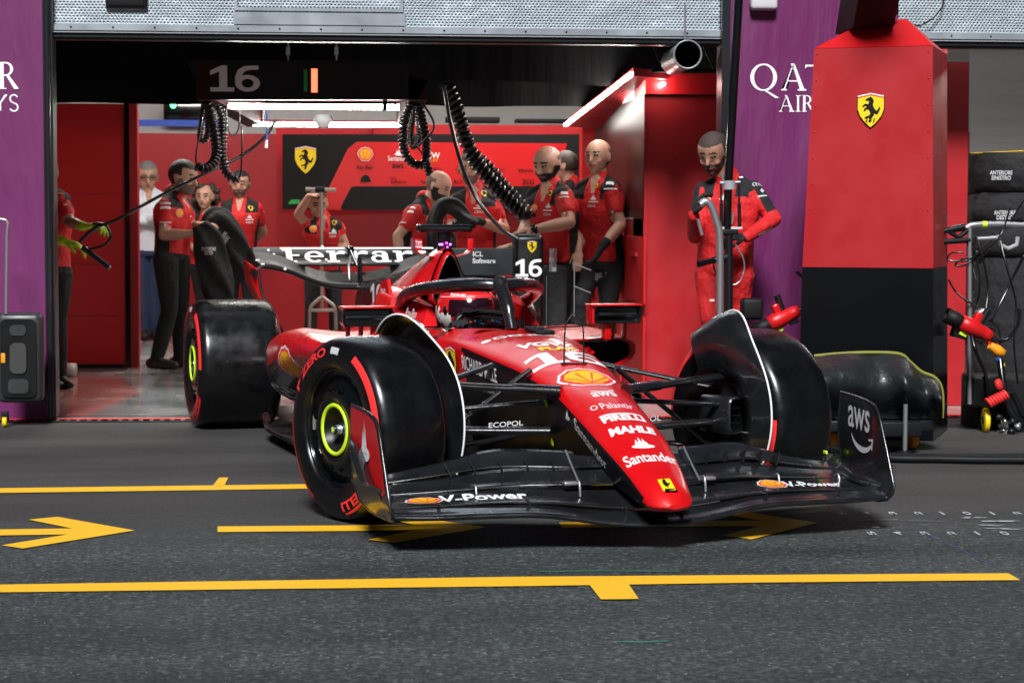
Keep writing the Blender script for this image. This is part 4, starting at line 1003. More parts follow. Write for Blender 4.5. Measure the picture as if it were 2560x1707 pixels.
# --- front wing
def sp(pts, x): return [U(px, py, 0, x(px) if callable(x) else x) for px, py in pts]
def table(pairs):  # list of (|y|, x, z) -> functions
    ys = [p[0] for p in pairs]
    fx_ = sinterp(ys, [p[1] for p in pairs], .15); fz_ = sinterp(ys, [p[2] for p in pairs], .15)
    return lambda y: Vector((fx_(abs(y)), y, fz_(abs(y))))
def wingel(name, LE, TE, y0, y1, th=.010, camber=.25, m_='carbon', n=40, both=True, mbx=None, parent=car):
    out = []
    for sd_ in ((-1, 1) if both else (1,)):
        b = mbx or MB(); rows = []
        for i in range(n+1):
            y = (y0+(y1-y0)*i/n)*(sd_ if both else 1)
            a, e = LE(y), TE(y); d = e-a; up_ = Vector((-d.z, 0, d.x)); 
            if up_.z < 0: up_ = -up_
            up_.normalize(); row_ = []
            ts = [0, .04, .15, .35, .6, .85, 1.0]
            def mid(t): return a + d*t - up_*(camber*d.length*4*t*(1-t)*.25)
            top = [mid(t)+up_*th*.5*min(1, math.sqrt(t*8+.001))*(1 if t < .9 else .5) for t in ts]
            bot = [mid(t)-up_*th*.5*min(1, math.sqrt(t*8+.001))*(1 if t < .9 else .5) for t in ts[::-1]]
            rows.append(top+bot[1:-1])
        b.grid(rows, m_, closed=True, caps=True)
        if not mbx: out.append(b)
    return out
LE1 = table([(0, 1.075, .088), (.10, 1.072, .088), (.2, 1.058, .100), (.3, 1.04, .116), (.42, 1.025, .136), (.6, 1.01, .137), (.8, .985, .133), (.92, .96, .132), (.97, .95, .14)])
TE1 = table([(0, .965, .128), (.1, .962, .128), (.2, .95, .130), (.3, .93, .142), (.42, .925, .158), (.6, .90, .160), (.8, .88, .155), (.97, .85, .155)])
LE2 = table([(0, .985, .140), (.1, .985, .140), (.2, .97, .146), (.3, .955, .158), (.42, .945, .170), (.6, .92, .170), (.8, .895, .162), (.97, .87, .160)])
TE2 = table([(0, .80, .20), (.2, .80, .20), (.3, .79, .205), (.5, .70, .205), (.7, .62, .19), (.97, .57, .17)])
LE3 = table([(.08, .86, .213), (.24, .86, .216), (.45, .80, .213), (.62, .72, .193), (.8, .66, .178), (.97, .62, .170)])
TE3 = table([(.08, .76, .262), (.24, .75, .262), (.45, .68, .262), (.62, .60, .232), (.8, .55, .205), (.97, .52, .19)])
LE4 = table([(.08, .78, .268), (.24, .78, .268), (.45, .70, .270), (.55, .65, .262), (.7, .58, .228), (.85, .53, .205), (.97, .51, .19)])
TE4 = table([(.08, .71, .300), (.20, .70, .318), (.30, .68, .322), (.48, .60, .330), (.56, .56, .305), (.7, .50, .262), (.85, .46, .228), (.97, .44, .21)])
fwing = MB()
wingel('', LE1, TE1, -.965, .965, .022, .25, both=False, mbx=fwing, n=70)
fwing.build('wing_leading_plane', car)
b = MB()
wingel('', LE2, TE2, -.955, .955, .014, .18, both=False, mbx=b, n=70)
def e2(y0, t0, sgn=1):
    def f(u, v, d=0):
        y = y0+u; a, e = LE2(y), TE2(y); dd = e-a; t = t0+v/dd.length; up_ = Vector((-dd.z, 0, dd.x)); up_ = -up_ if up_.z < 0 else up_; up_.normalize()
        return a+dd*t-up_*(.18*dd.length*t*(1-t))+up_*(.0095+d)
    return f
b.text('V-Power', e2(-.585, .42), .30, .115, 'white', L=.03, bold=.03, shear=.3); b.shape(shape_shell(), e2(-.80, .38), .12, sx=1.0, L=.03)
b.text('V-Power', e2(.735, .45), .25, .095, 'white', L=.03, bold=.03, shear=.3); b.shape(shape_shell(), e2(.55, .45), .12, sx=1.0, L=.03)
b.build('wing_main_plane', car)
for sd_ in (-1, 1):
    for nm, le, te, y0, y1 in (('lower_flap', LE3, TE3, .085, .955), ('upper_flap', LE4, TE4, .21, .955)):
        b = MB(); rows = []
        wingel('', (lambda y, le=le: le(y)), te, sd_*y0, sd_*y1, .011, .30, both=False, mbx=b, n=44); fl_ = b.build(nm, car)
        if nm == 'upper_flap':
            q = MB(); a, e = LE3(sd_*.235), TE4(sd_*.235); q.tube([a+Vector((.0, 0, .0)), (LE4(sd_*.235)+TE3(sd_*.235))/2+Vector((.01, 0, .004)), e+Vector((0, 0, .004))], .0045, 'steel', 6); q.build('flap_joint', fl_)
    b = MB(); wingel('', LE4, (lambda y: table([(.08, .71, .300), (.24, .70, .305)])(y)), sd_*.085, sd_*.205, .010, .25, both=False, mbx=b, n=8); b.build('inboard_flap', car)
    for k, y in enumerate((.30, .39, .48, .57, .655)):
        a, e = TE3(y), LE4(y); a = Vector((a.x+.02, sd_*y, a.z-.012)); e = Vector((e.x-.03, sd_*y, e.z+.016)); nrm_ = Vector((.5, 0, .86))
        b = MB(); V = [a, a+nrm_*.016, e+nrm_*.026+Vector((.015, 0, 0)), e+nrm_*.0]
        b.prism([(0, 0), (1, 0), (2, 0), (3, 0)], lambda i, _, d: V[int(i)]+Vector((0, d+sd_*.02*(int(i) in (2, )), 0)), -.002, .002, 'black'); b.build('slot_fin', car)
    for y, LEf in ((.245, LE3), (.60, LE3), (.90, LE3)):
        b = MB(); a = LEf(sd_*y); t_ = e2(sd_*(y+.02), .55)(0, 0)
        b.tube(catmull([a+Vector((-.01, 0, .008)), a+Vector((.018, 0, .016)), a+Vector((.030, 0, -.006)), Vector((a.x+.035, a.y, t_.z-.006 if y < .8 else a.z-.03))], 4), .0048, 'steel', 8); b.build('flap_bracket', car)
    for y in (.11, .46, .78):
        b = MB(); p, q_ = LE2(sd_*y), TE1(sd_*y); b.box((p+q_)/2+Vector((.01, 0, .0)), (.05, .005, .035), 'carbon', bev=.002); b.build('slot_separator', car)
    b = MB(); a = LE3(sd_*.27); b.box(a+Vector((.0, 0, .006)), (.035, .055, .014), 'steel', bev=.005); b.build('flap_adjuster', car)
# endplates
EP = [(.479, .493), (.60, .490), (.72, .482), (.795, .468), (.830, .440), (.855, .40), (.915, .29), (.955, .215), (.975, .175), (.975, .150), (.955, .128), (.90, .118), (.80, .112), (.70, .110), (.62, .118), (.56, .15), (.50, .22), (.47, .30), (.46, .36), (.47, .43)]
for sd_ in (-1, 1):
    def ey(x, z): return 1.000 - .022*max(0, (x-.5)/.45) - .045*max(0, (.17-z)/.06)**1.5*.8
    b = MB(); n_ = len(EP)
    c_ = [(.70+(x-.70)*k, .30+(z-.30)*k) for k in (.35, .7, 1.0) for x, z in EP]
    for side_ in (0, 1):
        V = [Vector((x, sd_*(ey(x, z)-(0 if side_ else .007)), z)) for x, z in c_] + [Vector((.70, sd_*(ey(.7, .3)-(0 if side_ else .007)), .30))]
        F = []
        for k in range(2):
            for i in range(n_): F.append((k*n_+i, k*n_+(i+1) % n_, (k+1)*n_+(i+1) % n_, (k+1)*n_+i))
        for i in range(n_): F.append((3*n_, (i+1) % n_, i))
        b.add(V, F, 'carbon', True)
    b.tube([Vector((x, sd_*(ey(x, z)-.0035), z)) for x, z in EP+EP[:1]], .0062, 'carbon', 8, caps=False)
    if sd_ < 0:
        red = [(.485, .485), (.60, .482), (.72, .474), (.79, .458), (.822, .43), (.85, .385), (.90, .29), (.93, .225), (.90, .205), (.70, .265), (.55, .315), (.47, .34), (.468, .42)]
        b.decal(red, [tuple(range(len(red)))], lambda x, z, d=0: Vector((x, -(ey(x, z)+.0014), z)), 'red_paint', .06)
        b.shape(shape_flame(), lambda u, v, d=0: Vector((.68+u, -(ey(.68, .37)+.004+d), .37+v)), .17, sx=.9)
    else:
        fn_ = lambda u, v, d=0: Vector((.665-u*1.0, (ey(.66, .38)-.0088-d), .395+v))
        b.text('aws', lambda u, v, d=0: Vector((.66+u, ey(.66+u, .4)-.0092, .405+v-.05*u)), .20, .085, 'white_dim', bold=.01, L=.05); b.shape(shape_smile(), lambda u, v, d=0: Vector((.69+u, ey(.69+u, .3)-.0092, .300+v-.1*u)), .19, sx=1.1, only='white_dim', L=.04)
    b.build('endplate', car)
    # curved diveplane on the outside and rolled root curls on the inside
    b = MB(); P_ = [Vector((.50, .004, .365)), Vector((.60, .03, .35)), Vector((.70, .045, .30)), Vector((.80, .045, .235)), Vector((.90, .035, .225))]
    rows = []
    for p in catmull(P_, 5):
        yy = ey(p.x, p.z)
        rows.append([Vector((p.x, sd_*(yy+.001), p.z)), Vector((p.x-.01, sd_*(yy+p.y*1.2), p.z+.016)), Vector((p.x-.01, sd_*(yy+p.y*1.2), p.z+.021)), Vector((p.x, sd_*(yy+.001), p.z+.006))])
    b.grid(rows, 'carbon', closed=True, caps=True); b.build('dive_plane', car)
    b = MB()
    for k, (le, te) in enumerate(((LE2, TE2), (LE3, TE3), (LE4, TE4))):
        rows = []
        for i in range(9):
            a = PI/2*i/8; rr_ = .045
            for_ = []
            row_ = [le(sd_*.94)*(1-t)+te(sd_*.94)*t for t in (0, .25, .5, .75, 1)]
            rows.append([Vector((p.x, sd_*(.94+rr_*math.sin(a)), p.z+rr_*(1-math.cos(a)))) for p in row_])
        b.grid(rows, 'carbon'); 
    b.build('endplate_curl', car)
    b = MB(); b.box((.44, sd_*.95, .25), (.03, .008, .014), 'lime', bev=.003); b.tube([(.44, sd_*.95, .19), (.44, sd_*.95, .25)], .004, 'black', 6); b.build('tyre_sensor', car)
# --- rear wing
b = MB(); rows = []
HY = .55
for i in range(41):
    y = -HY+2*HY*i/40; 
    rows.append([Vector((x, y, z)) for x, z in ((-4.02, .905), (-4.05, .912), (-4.12, .95), (-4.18, 1.008), (-4.186, 1.008), (-4.13, .945), (-4.06, .90), (-4.03, .897))])
b.grid(rows, 'carbon_matte', closed=True, caps=True)
RWK = [0]
def rwf(u, v, d=0): return Vector((-4.085-.62*v-.0, u, .932+v*.80)) + Vector((.010, 0, .010))*(1+.05*RWK[0])
b.decal([(-.40, .070), (.545, .070), (.545, .081), (-.40, .081)], [(0, 1, 2, 3)], rwf, 'white')
def slab(ch, x, w_, h, y0=-.028):
    # heavy slab-serif letters
    def f(pts):
        RWK[0] += 1; b.decal([(x+p*w_, y0+q*h) for p, q in pts], [tuple(range(len(pts)))], rwf, 'white')
    RWK[0] = 0
    def serif_(a, c_, yy, t=.14): f([(a, yy), (c_, yy), (c_, yy+t), (a, yy+t)])
    if ch == 'F': f([(.18,0),(.48,0),(.48,1.15),(.18,1.15)]); serif_(0, .7, 0); f([(.48,.55),(.85,.55),(.85,.68),(.48,.68)]); f([(0,1.0),(.3,1.0),(.3,1.15),(0,1.15)])
    if ch == 'e': b.decal([(x+p*w_, y0+q*h) for p, q in ringpoly(.5, .5, .5, .5, .24, .14, 22, .0, 1.75*PI)], [tuple([i, i+1, 42-i, 43-i]) for i in range(21)], rwf, 'white'); f([(.1,.46),(.98,.46),(.98,.58),(.1,.58)])
    if ch == 'r': f([(.15,0),(.45,0),(.45,1),(.15,1)]); serif_(0, .62, 0); serif_(0, .3, .86); f([(.45,.72),(.6,.95),(.8,1.0),(1,.95),(1,.68),(.78,.72),(.6,.72),(.45,.6)])
    if ch == 'a': b.decal([(x+p*w_, y0+q*h) for p, q in ringpoly(.38, .32, .38, .34, .20, .14, 22)], [tuple([i, i+1, 42-i, 43-i]) for i in range(21)], rwf, 'white'); f([(.58,0),(1,0),(1,.13),(.86,.13),(.86,.75),(.74,.95),(.5,1.0),(.2,.97),(.08,.85),(.08,.70),(.26,.70),(.34,.84),(.5,.86),(.58,.78)])
    if ch == 'i': f([(.25,0),(.75,0),(.75,1),(.25,1)]); serif_(0, 1, 0); serif_(0, .5, .86)
for ch, x, w_ in (('F', -.390, .120), ('e', -.258, .118), ('r', -.122, .120), ('r', .012, .118), ('a', .148, .122), ('r', .288, .120), ('i', .430, .085)): slab(ch, x, w_, .082)
b.decal([(-.40, -.047), (.545, -.047), (.545, -.042), (-.40, -.042)], [(0, 1, 2, 3)], rwf, 'steel')
for u, v in ((-.47, .06), (-.44, .03), (-.45, 0), (-.14, .088), (-.13, -.01), (.06, -.01), (-.14, -.05)): b.decal(circ(u, v, .008, 8), [tuple(range(8))], rwf, 'white')
b.build('rear_flap', car)
b = MB(); rows = []
rz = sinterp([0, .12, .25, .38, .50, .57], [.770, .775, .805, .865, .895, .90], .08)
for i in range(49):
    y = -.57+1.14*i/48; z = rz(abs(y))
    rows.append([Vector((x, y, z+dz)) for x, dz in ((-3.86, -.01), (-3.85, .004), (-3.87, .02), (-3.95, .035), (-4.05, .085), (-4.055, .08), (-3.96, .015), (-3.88, -.012))])
b.grid(rows, 'carbon_matte', closed=True, caps=True)
for y in (-.42, .02, .10): b.decal(circ(0, 0, .009, 8), [tuple(range(8))], lambda u, v, d=0: Vector((-3.846, y+u, rz(abs(y))+.012+v)), 'white')
b.build('rear_main_plane', car)
for sd_ in (-1, 1):
    b = MB()
    # endplate with a rounded shoulder flowing into the wing, drawn in towards the beam wing
    RP = [(-3.83, .885, .575), (-3.80, .74, .56), (-3.75, .60, .49), (-3.74, .45, .41)]
    BP = [(-4.18, .93, .60), (-4.20, .80, .58), (-4.16, .62, .50), (-4.12, .45, .41)]
    rows = [[Vector((a[0], sd_*a[2], a[1])), Vector(((a[0]+c_[0])/2, sd_*(a[2]+c_[2])/2, (a[1]+c_[1])/2)), Vector((c_[0], sd_*c_[2], c_[1])), Vector((c_[0], sd_*(c_[2]+.008), c_[1])), Vector((a[0], sd_*(a[2]+.008), a[1]))] for a, c_ in zip(catmull(RP, 5), catmull(BP, 5))]
    b.grid(rows, lambda i: 'red_paint' if i % 5 in (0, 1, 3) else 'carbon_matte', closed=True, caps=True)
    b.tube(catmull([Vector((a[0]+.0, sd_*(a[2]+.004), a[1])) for a in RP], 5), .009, 'carbon_matte', 8)
    b.build('rear_endplate', car)
    b = MB(); rows = []
    for i in range(9):
        a = PI/2*i/8; dy, dz = .05*math.sin(a), -.07*(1-math.cos(a))
        rows.append([Vector((x, sd_*(.545+dy), z+dz)) for x, z in ((-3.84, .90), (-3.92, .925), (-4.05, .95), (-4.13, .965), (-4.19, 1.008), (-4.20, 1.004), (-4.13, .95), (-4.0, .92), (-3.85, .893))])
    b.grid(rows, 'carbon_matte', closed=True, caps=True)
    for x_, y_, z_ in ((-3.86, .55, .915), (-3.95, .565, .935), (-4.02, .55, .955)): b.box((x_, sd_*y_, z_), (.018, .02, .01), 'white')
    b.build('rear_wing_tip', car)
b = MB(); b.box((-4.02, 0, .985), (.10, .045, .06), 'black_gloss', bev=.015); b.tube([(-3.98, 0, .96), (-3.9, -.03, .90), (-3.88, -.03, .82)], .008, 'steel', 8); b.tube([(-3.98, 0, .99), (-3.93, .03, .90)], .010, 'black_gloss', 8)
b.tube([(-3.88, .03, .95), (-3.86, .04, .55), (-3.84, .04, .3)], .012, 'carbon_matte', 8, flat=3.0, up=(1, 0, 0)); b.build('wing_actuator', car)
for sd_ in (-1, 1):
    b = MB(); rows = []
    b.grid([[Vector((x, sd_*y, z)) for x, z in ((-3.75, .42), (-3.85, .44), (-3.98, .50), (-3.98, .495), (-3.85, .43), (-3.76, .41))] for y in (.05, .2, .40)], 'carbon_matte', closed=True, caps=True); b.build('beam_wing', car)
b = MB(); b.box((-4.02, 0, .30), (.06, .10, .16), 'black', bev=.02); b.build('rear_structure', car)
# ================================================================== people
from mathutils.bvhtree import BVHTree
mat('skin_a', (.42, .22, .15), .5, var=.06, vscale=18); mat('skin_b', (.50, .28, .20), .5, var=.05, vscale=18); mat('skin_c', (.33, .17, .11), .5, var=.06, vscale=18)
mat('hair_dark', (.012, .009, .008), .6, bump=.6, bscale=120); mat('hair_grey', (.16, .15, .14), .7, bump=.6, bscale=120); mat('hair_brown', (.035, .020, .012), .6, bump=.6, bscale=120)
mat('stubble', (.13, .085, .07), .7); mat('stubble_dark', (.05, .032, .026), .8); mat('lips', (.24, .09, .08), .5); mat('eye_dark', (.02, .014, .012), .25); mat('eye_white', (.55, .52, .50), .3)
mat('shirt_red', (.56, .008, .010), .75, bump=.9, bscale=9, bdist=.045); mat('cloth_black', (.008, .008, .009), .85, sheen=.0, bump=.9, bscale=8, bdist=.04); mat('trousers_grey', (.016, .017, .019), .85, bump=.9, bscale=8, bdist=.04)
mat('shirt_white', (.62, .65, .72), .8, bump=.9, bscale=8, bdist=.04); mat('jeans', (.02, .035, .09), .85, bump=.5, bscale=8, bdist=.02); mat('glove_lime', (.45, .62, .02), .8, bump=.4, bscale=30); mat('shoe', (.02, .015, .015), .5)
def PX(px, py, Y): return Vector(AY(px, py, Y))
class Body:
    def __init__(s): s.mb = MB(); s.pr = []
    def cap(s, p, q, r1, r2, tag_, n=12):
        p, q = Vector(p), Vector(q); s.pr.append((p, q, r1, r2, tag_)); d = q-p
        L_ = max(d.length, 1e-4); t = d/L_
        path = []; rs = []
        for k in range(5): a = PI/2*k/4*1.0; path.append(p-t*r1*math.cos(a)); rs.append(max(r1*math.sin(a), r1*.05))
        for k in range(1, 4): path.append(p.lerp(q, k/4)); rs.append(r1+(r2-r1)*k/4)
        for k in range(5): a = PI/2*(4-k)/4; path.append(q+t*r2*math.cos(a)); rs.append(max(r2*math.sin(a), r2*.05))
        s.mb.tube(path, rs, 'black', n)
    def ell(s, c, ax, rad, tag_, n=16):
        # ax: 3 orthonormal vectors
        rows = []
        for i in range(n//2+1):
            a = PI*i/(n//2); z = math.cos(a); r_ = max(math.sin(a), .03)
            rows.append([c+ax[0]*(rad[0]*r_*math.cos(2*PI*j/n))+ax[1]*(rad[1]*r_*math.sin(2*PI*j/n))+ax[2]*(rad[2]*z) for j in range(n)])
        s.mb.grid(rows, 'black', closed=True, caps=True)
        m_ = min(rad); k = max(range(3), key=lambda i: rad[i]); L_ = rad[k]-m_
        s.pr.append((c-ax[k]*L_, c+ax[k]*L_, m_, m_, tag_))
def hand(B, wr, d, n, L_, tag_, curl=.6, side=1, spread=.10):
    # wrist, pointing direction, palm normal; L_ hand length
    d = Vector(d).normalized(); n = Vector(n); n = (n-d*n.dot(d)).normalized(); s_ = d.cross(n)*side; k = L_/.18
    B.ell(wr+d*.045*k, (d, s_, n), (.052*k, .040*k, .017*k), tag_, 12)
    for i, (o_, fl) in enumerate(((-.030, .062), (-.010, .074), (.010, .070), (.029, .054))):
        b0 = wr+d*.088*k+s_*o_*k; dd = (d+s_*o_*spread*30/3).normalized(); c1 = curl*(.5+.12*i)
        m1 = b0+(dd*math.cos(c1)+n*math.sin(c1))*fl*.55*k; m2 = m1+(dd*math.cos(c1*2.2)+n*math.sin(c1*2.2))*fl*.5*k
        B.cap(b0-dd*.02*k, m1, .0092*k, .0086*k, tag_, 8); B.cap(m1, m2, .0086*k, .0074*k, tag_, 8)
    t0 = wr+d*.030*k-s_*.030*k; t1 = t0+(d*.7-s_*.6+n*.35).normalized()*.040*k; t2 = t1+(d*.9-s_*.1+n*.5*curl).normalized()*.030*k
    B.cap(t0, t1, .0125*k, .0105*k, tag_, 8); B.cap(t1, t2, .0105*k, .0085*k, tag_, 8)
def make_person(label, head, hs, Y, yaw, pitch, sh, el, wr, hips, knees, feet, hair='short', beard='', skin='skin_a', top='polo', legs='cloth_black', gloves=(None, None), hdir=(None, None), tyaw=None, group=None, hairm='hair_dark', tilt=0.0, dep=None, sleeve=.55, curls=(.6, .6), glasses=False, girth=1.0, vox=.0068):
    """head centre px, head height px, depth Y, yaw of the face (0 at the lens, + to image right), joints as (px,py[,dY])"""
    J = lambda p: PX(p[0], p[1], Y+(p[2] if len(p) > 2 else 0))
    K_ = Y/FOC; H = hs*K_; B = Body()
    hc = J(head)
    yw, pt = R(yaw), R(pitch)
    F = Vector((math.sin(yw)*math.cos(pt), -math.cos(yw)*math.cos(pt), -math.sin(pt)))
    X = Vector((math.cos(yw), math.sin(yw), 0)); Uz = X.cross(F) * -1
    Uz = F.cross(X) if F.cross(X).z > 0 else X.cross(F)
    if tilt: 
        M_ = Matrix.Rotation(tilt, 3, F); X = M_ @ X; Uz = M_ @ Uz
    tw = R(tyaw if tyaw is not None else yaw); TF = Vector((math.sin(tw), -math.cos(tw), 0)); TX = Vector((math.cos(tw), math.sin(tw), 0))
    # head
    e = H/.235; e0 = e; e = e*1.06
    B.ell(hc+Uz*.018*e-F*.010*e, (X, F, Uz), (.087*e, .106*e, .098*e), 'head', 24)
    B.ell(hc-Uz*.045*e+F*.022*e, (X, F, Uz), (.062*e, .066*e, .068*e), 'head', 20)
    B.ell(hc-Uz*.094*e+F*.058*e, (X, F, Uz), (.026*e, .022*e, .020*e), 'head', 12)          # chin
    B.ell(hc+Uz*.030*e+F*.072*e, (X, F, Uz), (.050*e, .016*e, .014*e), 'head', 14)          # brow
    B.cap(hc+Uz*.012*e+F*.088*e, hc-Uz*.028*e+F*.104*e, .008*e, .0145*e, 'head', 10)        # nose
    B.ell(hc-Uz*.060*e+F*.080*e, (X, F, Uz), (.024*e, .010*e, .012*e), 'head', 12)          # mouth
    for s_ in (-1, 1): 
        B.ell(hc+X*s_*.087*e-Uz*.006*e-F*.006*e, (X, F, Uz), (.009*e, .019*e, .032*e), 'head', 12)
        B.ell(hc+X*s_*.042*e-Uz*.030*e+F*.062*e, (X, F, Uz), (.022*e, .018*e, .022*e), 'head', 12)
    if hair == 'curly':
        rnd = random.Random(3)
        for i in range(90):
            a = rnd.uniform(0, 2*PI); zz = rnd.uniform(-.20, .11); rr_ = .105*e*(1.0 if zz < .06 else .62); v = X*math.cos(a)*rr_*1.15+F*math.sin(a)*rr_-F*.035*e
            if math.sin(a) > .25 and zz < .06: continue
            B.ell(hc+v+Uz*zz*e, (X, F, Uz), (.036*e,)*3, 'hair', 8)
    elif hair == 'short': B.ell(hc+Uz*.030*e-F*.014*e, (X, F, Uz), (.092*e, .110*e, .104*e), 'head', 24)
    A, Bs = J(sh[0]), J(sh[1]); C_ = (A+Bs)/2; Hp = J(hips)
    nb = C_ - TF*.0 + Vector((0, 0, .02))
    e = e0
    B.cap(hc-Uz*.07*e-F*.02*e, nb+Vector((0, 0, -.01)), .052*e*girth**.5, .060*e*girth**.5, 'neck', 14)
    # torso: stack of ellipses
    sw = (A-Bs).length/2; U_ = (Bs-A).normalized()
    up_ = (C_-Hp); Lt = up_.length; ut = up_/Lt; fr = TF-ut*TF.dot(ut); fr.normalize(); lx = fr.cross(ut); lx.normalize()
    if lx.dot(TX) < 0: lx = -lx
    g_ = girth; W_ = max(sw, .13*e)
    prof = [(-.10, .150*g_, .105*g_), (0, .162*g_, .115*g_), (.18, .158*g_, .114*g_), (.42, .162*g_, .118*g_), (.62, .184*g_, .132*g_), (.80, .200, .130), (.92, .178, .110), (1.0, .120, .080), (1.07, .062, .060)]
    rows = []
    for t, a_, b_ in prof:
        c_ = Hp+ut*Lt*t; a_ *= e; b_ *= e
        rows.append([c_+lx*a_*math.copysign(abs(math.cos(q))**.85, math.cos(q))+fr*b_*math.copysign(abs(math.sin(q))**.85, math.sin(q)) for q in [2*PI*j/28 for j in range(28)]])
    B.mb.grid(rows, 'black', closed=True, caps=True)
    for t0, t1, r_ in ((.0, .4, .12), (.4, .8, .12), (.8, .95, .11)):
        for ox in (-.045, 0, .045): B.pr.append((Hp+ut*Lt*t0+lx*ox*e, Hp+ut*Lt*t1+lx*ox*e, r_*e, r_*e, 'torso'))
    if top in ('polo', 'suit', 'white'):
        B.cap(nb-TF*.012*e+Vector((0, 0, -.01)), nb-TF*.022*e+Vector((0, 0, .042*e)), .076*e, .068*e, 'collar', 16)
        for s_ in (-1, 1): B.cap(nb-TF*.02*e+Vector((0, 0, .022*e))+TX*s_*.03*e, nb+TX*s_*.13*e-Vector((0, 0, .035*e)), .050*e, .050*e, 'torso', 12); B.cap(nb+TF*.045*e+TX*s_*.030*e+Vector((0, 0, .012*e)), nb+TF*.085*e+TX*s_*.042*e-Vector((0, 0, .045*e)), .020*e, .014*e, 'collar', 8)
    # arms
    for i in (0, 1):
        S, E_, W2 = J(sh[i]), J(el[i]), J(wr[i]); inn = (C_-S).normalized()*.02*e
        S2 = S+inn+Vector((0, 0, -.03*e))
        B.cap(C_.lerp(S2, .55)+Vector((0, 0, -.02)), S2, .062*e, .066*e, 'torso' , 14)
        m = S2.lerp(E_, sleeve)
        long_ = top in ('suit', 'white', 'driver')
        B.cap(S2, m, .062*e*g_**.5, .057*e*g_**.5, 'sleeve', 14)
        B.cap(m, E_, .046*e if not long_ else .054*e, .041*e if not long_ else .050*e, 'sleeve' if long_ else 'arm', 14)
        B.cap(E_, E_.lerp(W2, .35), .042*e if not long_ else .050*e, .044*e if not long_ else .048*e, 'sleeve' if long_ else 'arm', 14)
        B.cap(E_.lerp(W2, .35), W2, .044*e if not long_ else .048*e, .027*e if not long_ else .038*e, 'sleeve' if long_ else 'arm', 14)
        hd = Vector(hdir[i][0]) if hdir[i] else (W2-E_)
        hn = Vector(hdir[i][1]) if hdir[i] else Vector((0, -.3, -1))
        tg = 'glove%d' % i if gloves[i] else 'hand'
        if gloves[i]: B.cap(W2-(W2-E_).normalized()*.05*e, W2, .037*e, .034*e, tg, 12)
        hand(B, W2, hd, hn, .185*e*(1.25 if gloves[i] else 1), tg, curls[i], 1 if i == 0 else -1)
    # legs
    for i in (0, 1):
        s_ = -1 if i == 0 else 1
        h0 = Hp+lx*s_*.085*e*(1 if (Bs-A).dot(lx) > 0 else -1)-ut*.05*e; k_ = J(knees[i]); f_ = J(feet[i]); f_.z = max(f_.z, .085*e)
        B.cap(h0, h0.lerp(k_, .5), .098*e*g_, .082*e*g_, 'leg', 14); B.cap(h0.lerp(k_, .5), k_, .082*e*g_, .062*e*g_, 'leg', 14)
        B.cap(k_, k_.lerp(f_, .4), .062*e, .064*e, 'leg', 14); B.cap(k_.lerp(f_, .4), f_+Vector((0, 0, .0)), .064*e, .050*e, 'leg', 14)
        fd = Vector((TF.x, TF.y, 0)).normalized(); fb = Vector((f_.x, f_.y, .045*e+.008))
        B.cap(fb-fd*.05*e, fb+fd*.05*e, .042*e, .042*e, 'shoe', 12); B.cap(fb+fd*.05*e-Vector((0, 0, .004)), fb+fd*.155*e-Vector((0, 0, .012)), .044*e, .030*e, 'shoe', 12); B.cap(f_, fb, .047*e, .044*e, 'shoe', 12)
    root = empty('person', (Hp.x, Hp.y, 0)); tag(root, label, 'person', group)
    o = B.mb.build('body', None)
    md = o.modifiers.new('r', 'REMESH'); md.mode = 'VOXEL'; md.voxel_size = vox; md.use_smooth_shade = True
    ms = o.modifiers.new('s', 'SMOOTH'); ms.factor = .5; ms.iterations = 3
    dg = bpy.context.evaluated_depsgraph_get(); dg.update()
    me = bpy.data.meshes.new_from_object(o.evaluated_get(dg)); bpy.data.objects.remove(o)
    n = len(me.polygons); cen = np.zeros(n*3); me.polygons.foreach_get('center', cen); cen = cen.reshape(-1, 3)
    best = np.full(n, 1e9); bi = np.zeros(n, int)
    for k, (p, q, r1, r2, tg) in enumerate(B.pr):
        p = np.array(p); q = np.array(q); d = q-p; L2 = max((d*d).sum(), 1e-9); t = np.clip(((cen-p)@d)/L2, 0, 1)
        dist = np.linalg.norm(cen-(p+t[:, None]*d), axis=1)-(r1+(r2-r1)*t)
        w_ = dist < best; best[w_] = dist[w_]; bi[w_] = k
    tags = np.array([t[4] for t in B.pr])[bi]
    eh = e*1.06; hx = (cen-np.array(hc))@np.array(X)/eh; hy = (cen-np.array(hc))@np.array(F)/eh; hz = (cen-np.array(hc))@np.array(Uz)/eh
    c0 = np.array(Hp); tl = (cen-c0)@np.array(lx)/e; th = (cen-c0)@np.array(ut)/Lt; tf = (cen-c0)@np.array(fr)/e
    names = []; idx = np.zeros(n, int)
    def put(mask, nm):
        if nm not in names: names.append(nm)
        idx[mask] = names.index(nm)
    put(np.ones(n, bool), skin)
    isH = tags == 'head'
    if hair in ('short', 'crop'):
        hm = isH & (((hz > .066+.012*np.abs(hx)/.08)) | ((hz > .02) & (hy < .030))) | isH & (hy < -.02) & (hz > -.045) & (np.abs(hx) < .094)
        if hair == 'crop': hm &= ~((hz > .03) & (hy > .035))
        ear = (np.abs(hx) > .084) & (hz < .026) & (hy < .014) & (hy > -.03); put(hm & ~ear, hairm)
    if hair == 'bald':
        hm = isH & (hy < .0) & (hz < .055) & (hz > -.05); ear = (np.abs(hx) > .084) & (hz < .026) & (hy > -.03); put(hm & ~ear, 'stubble')
    put(tags == 'hair', hairm)
    if beard:
        bm_ = isH & (hz < -.036) & (hy > -.015) 
        bm_ |= isH & (np.abs(hx) > .050) & (hz < .0) & (hy > .0) & (hy < .04)
        put(bm_, 'hair_dark' if beard == 'full' else ('stubble_dark' if beard == 'short' else 'stubble'))
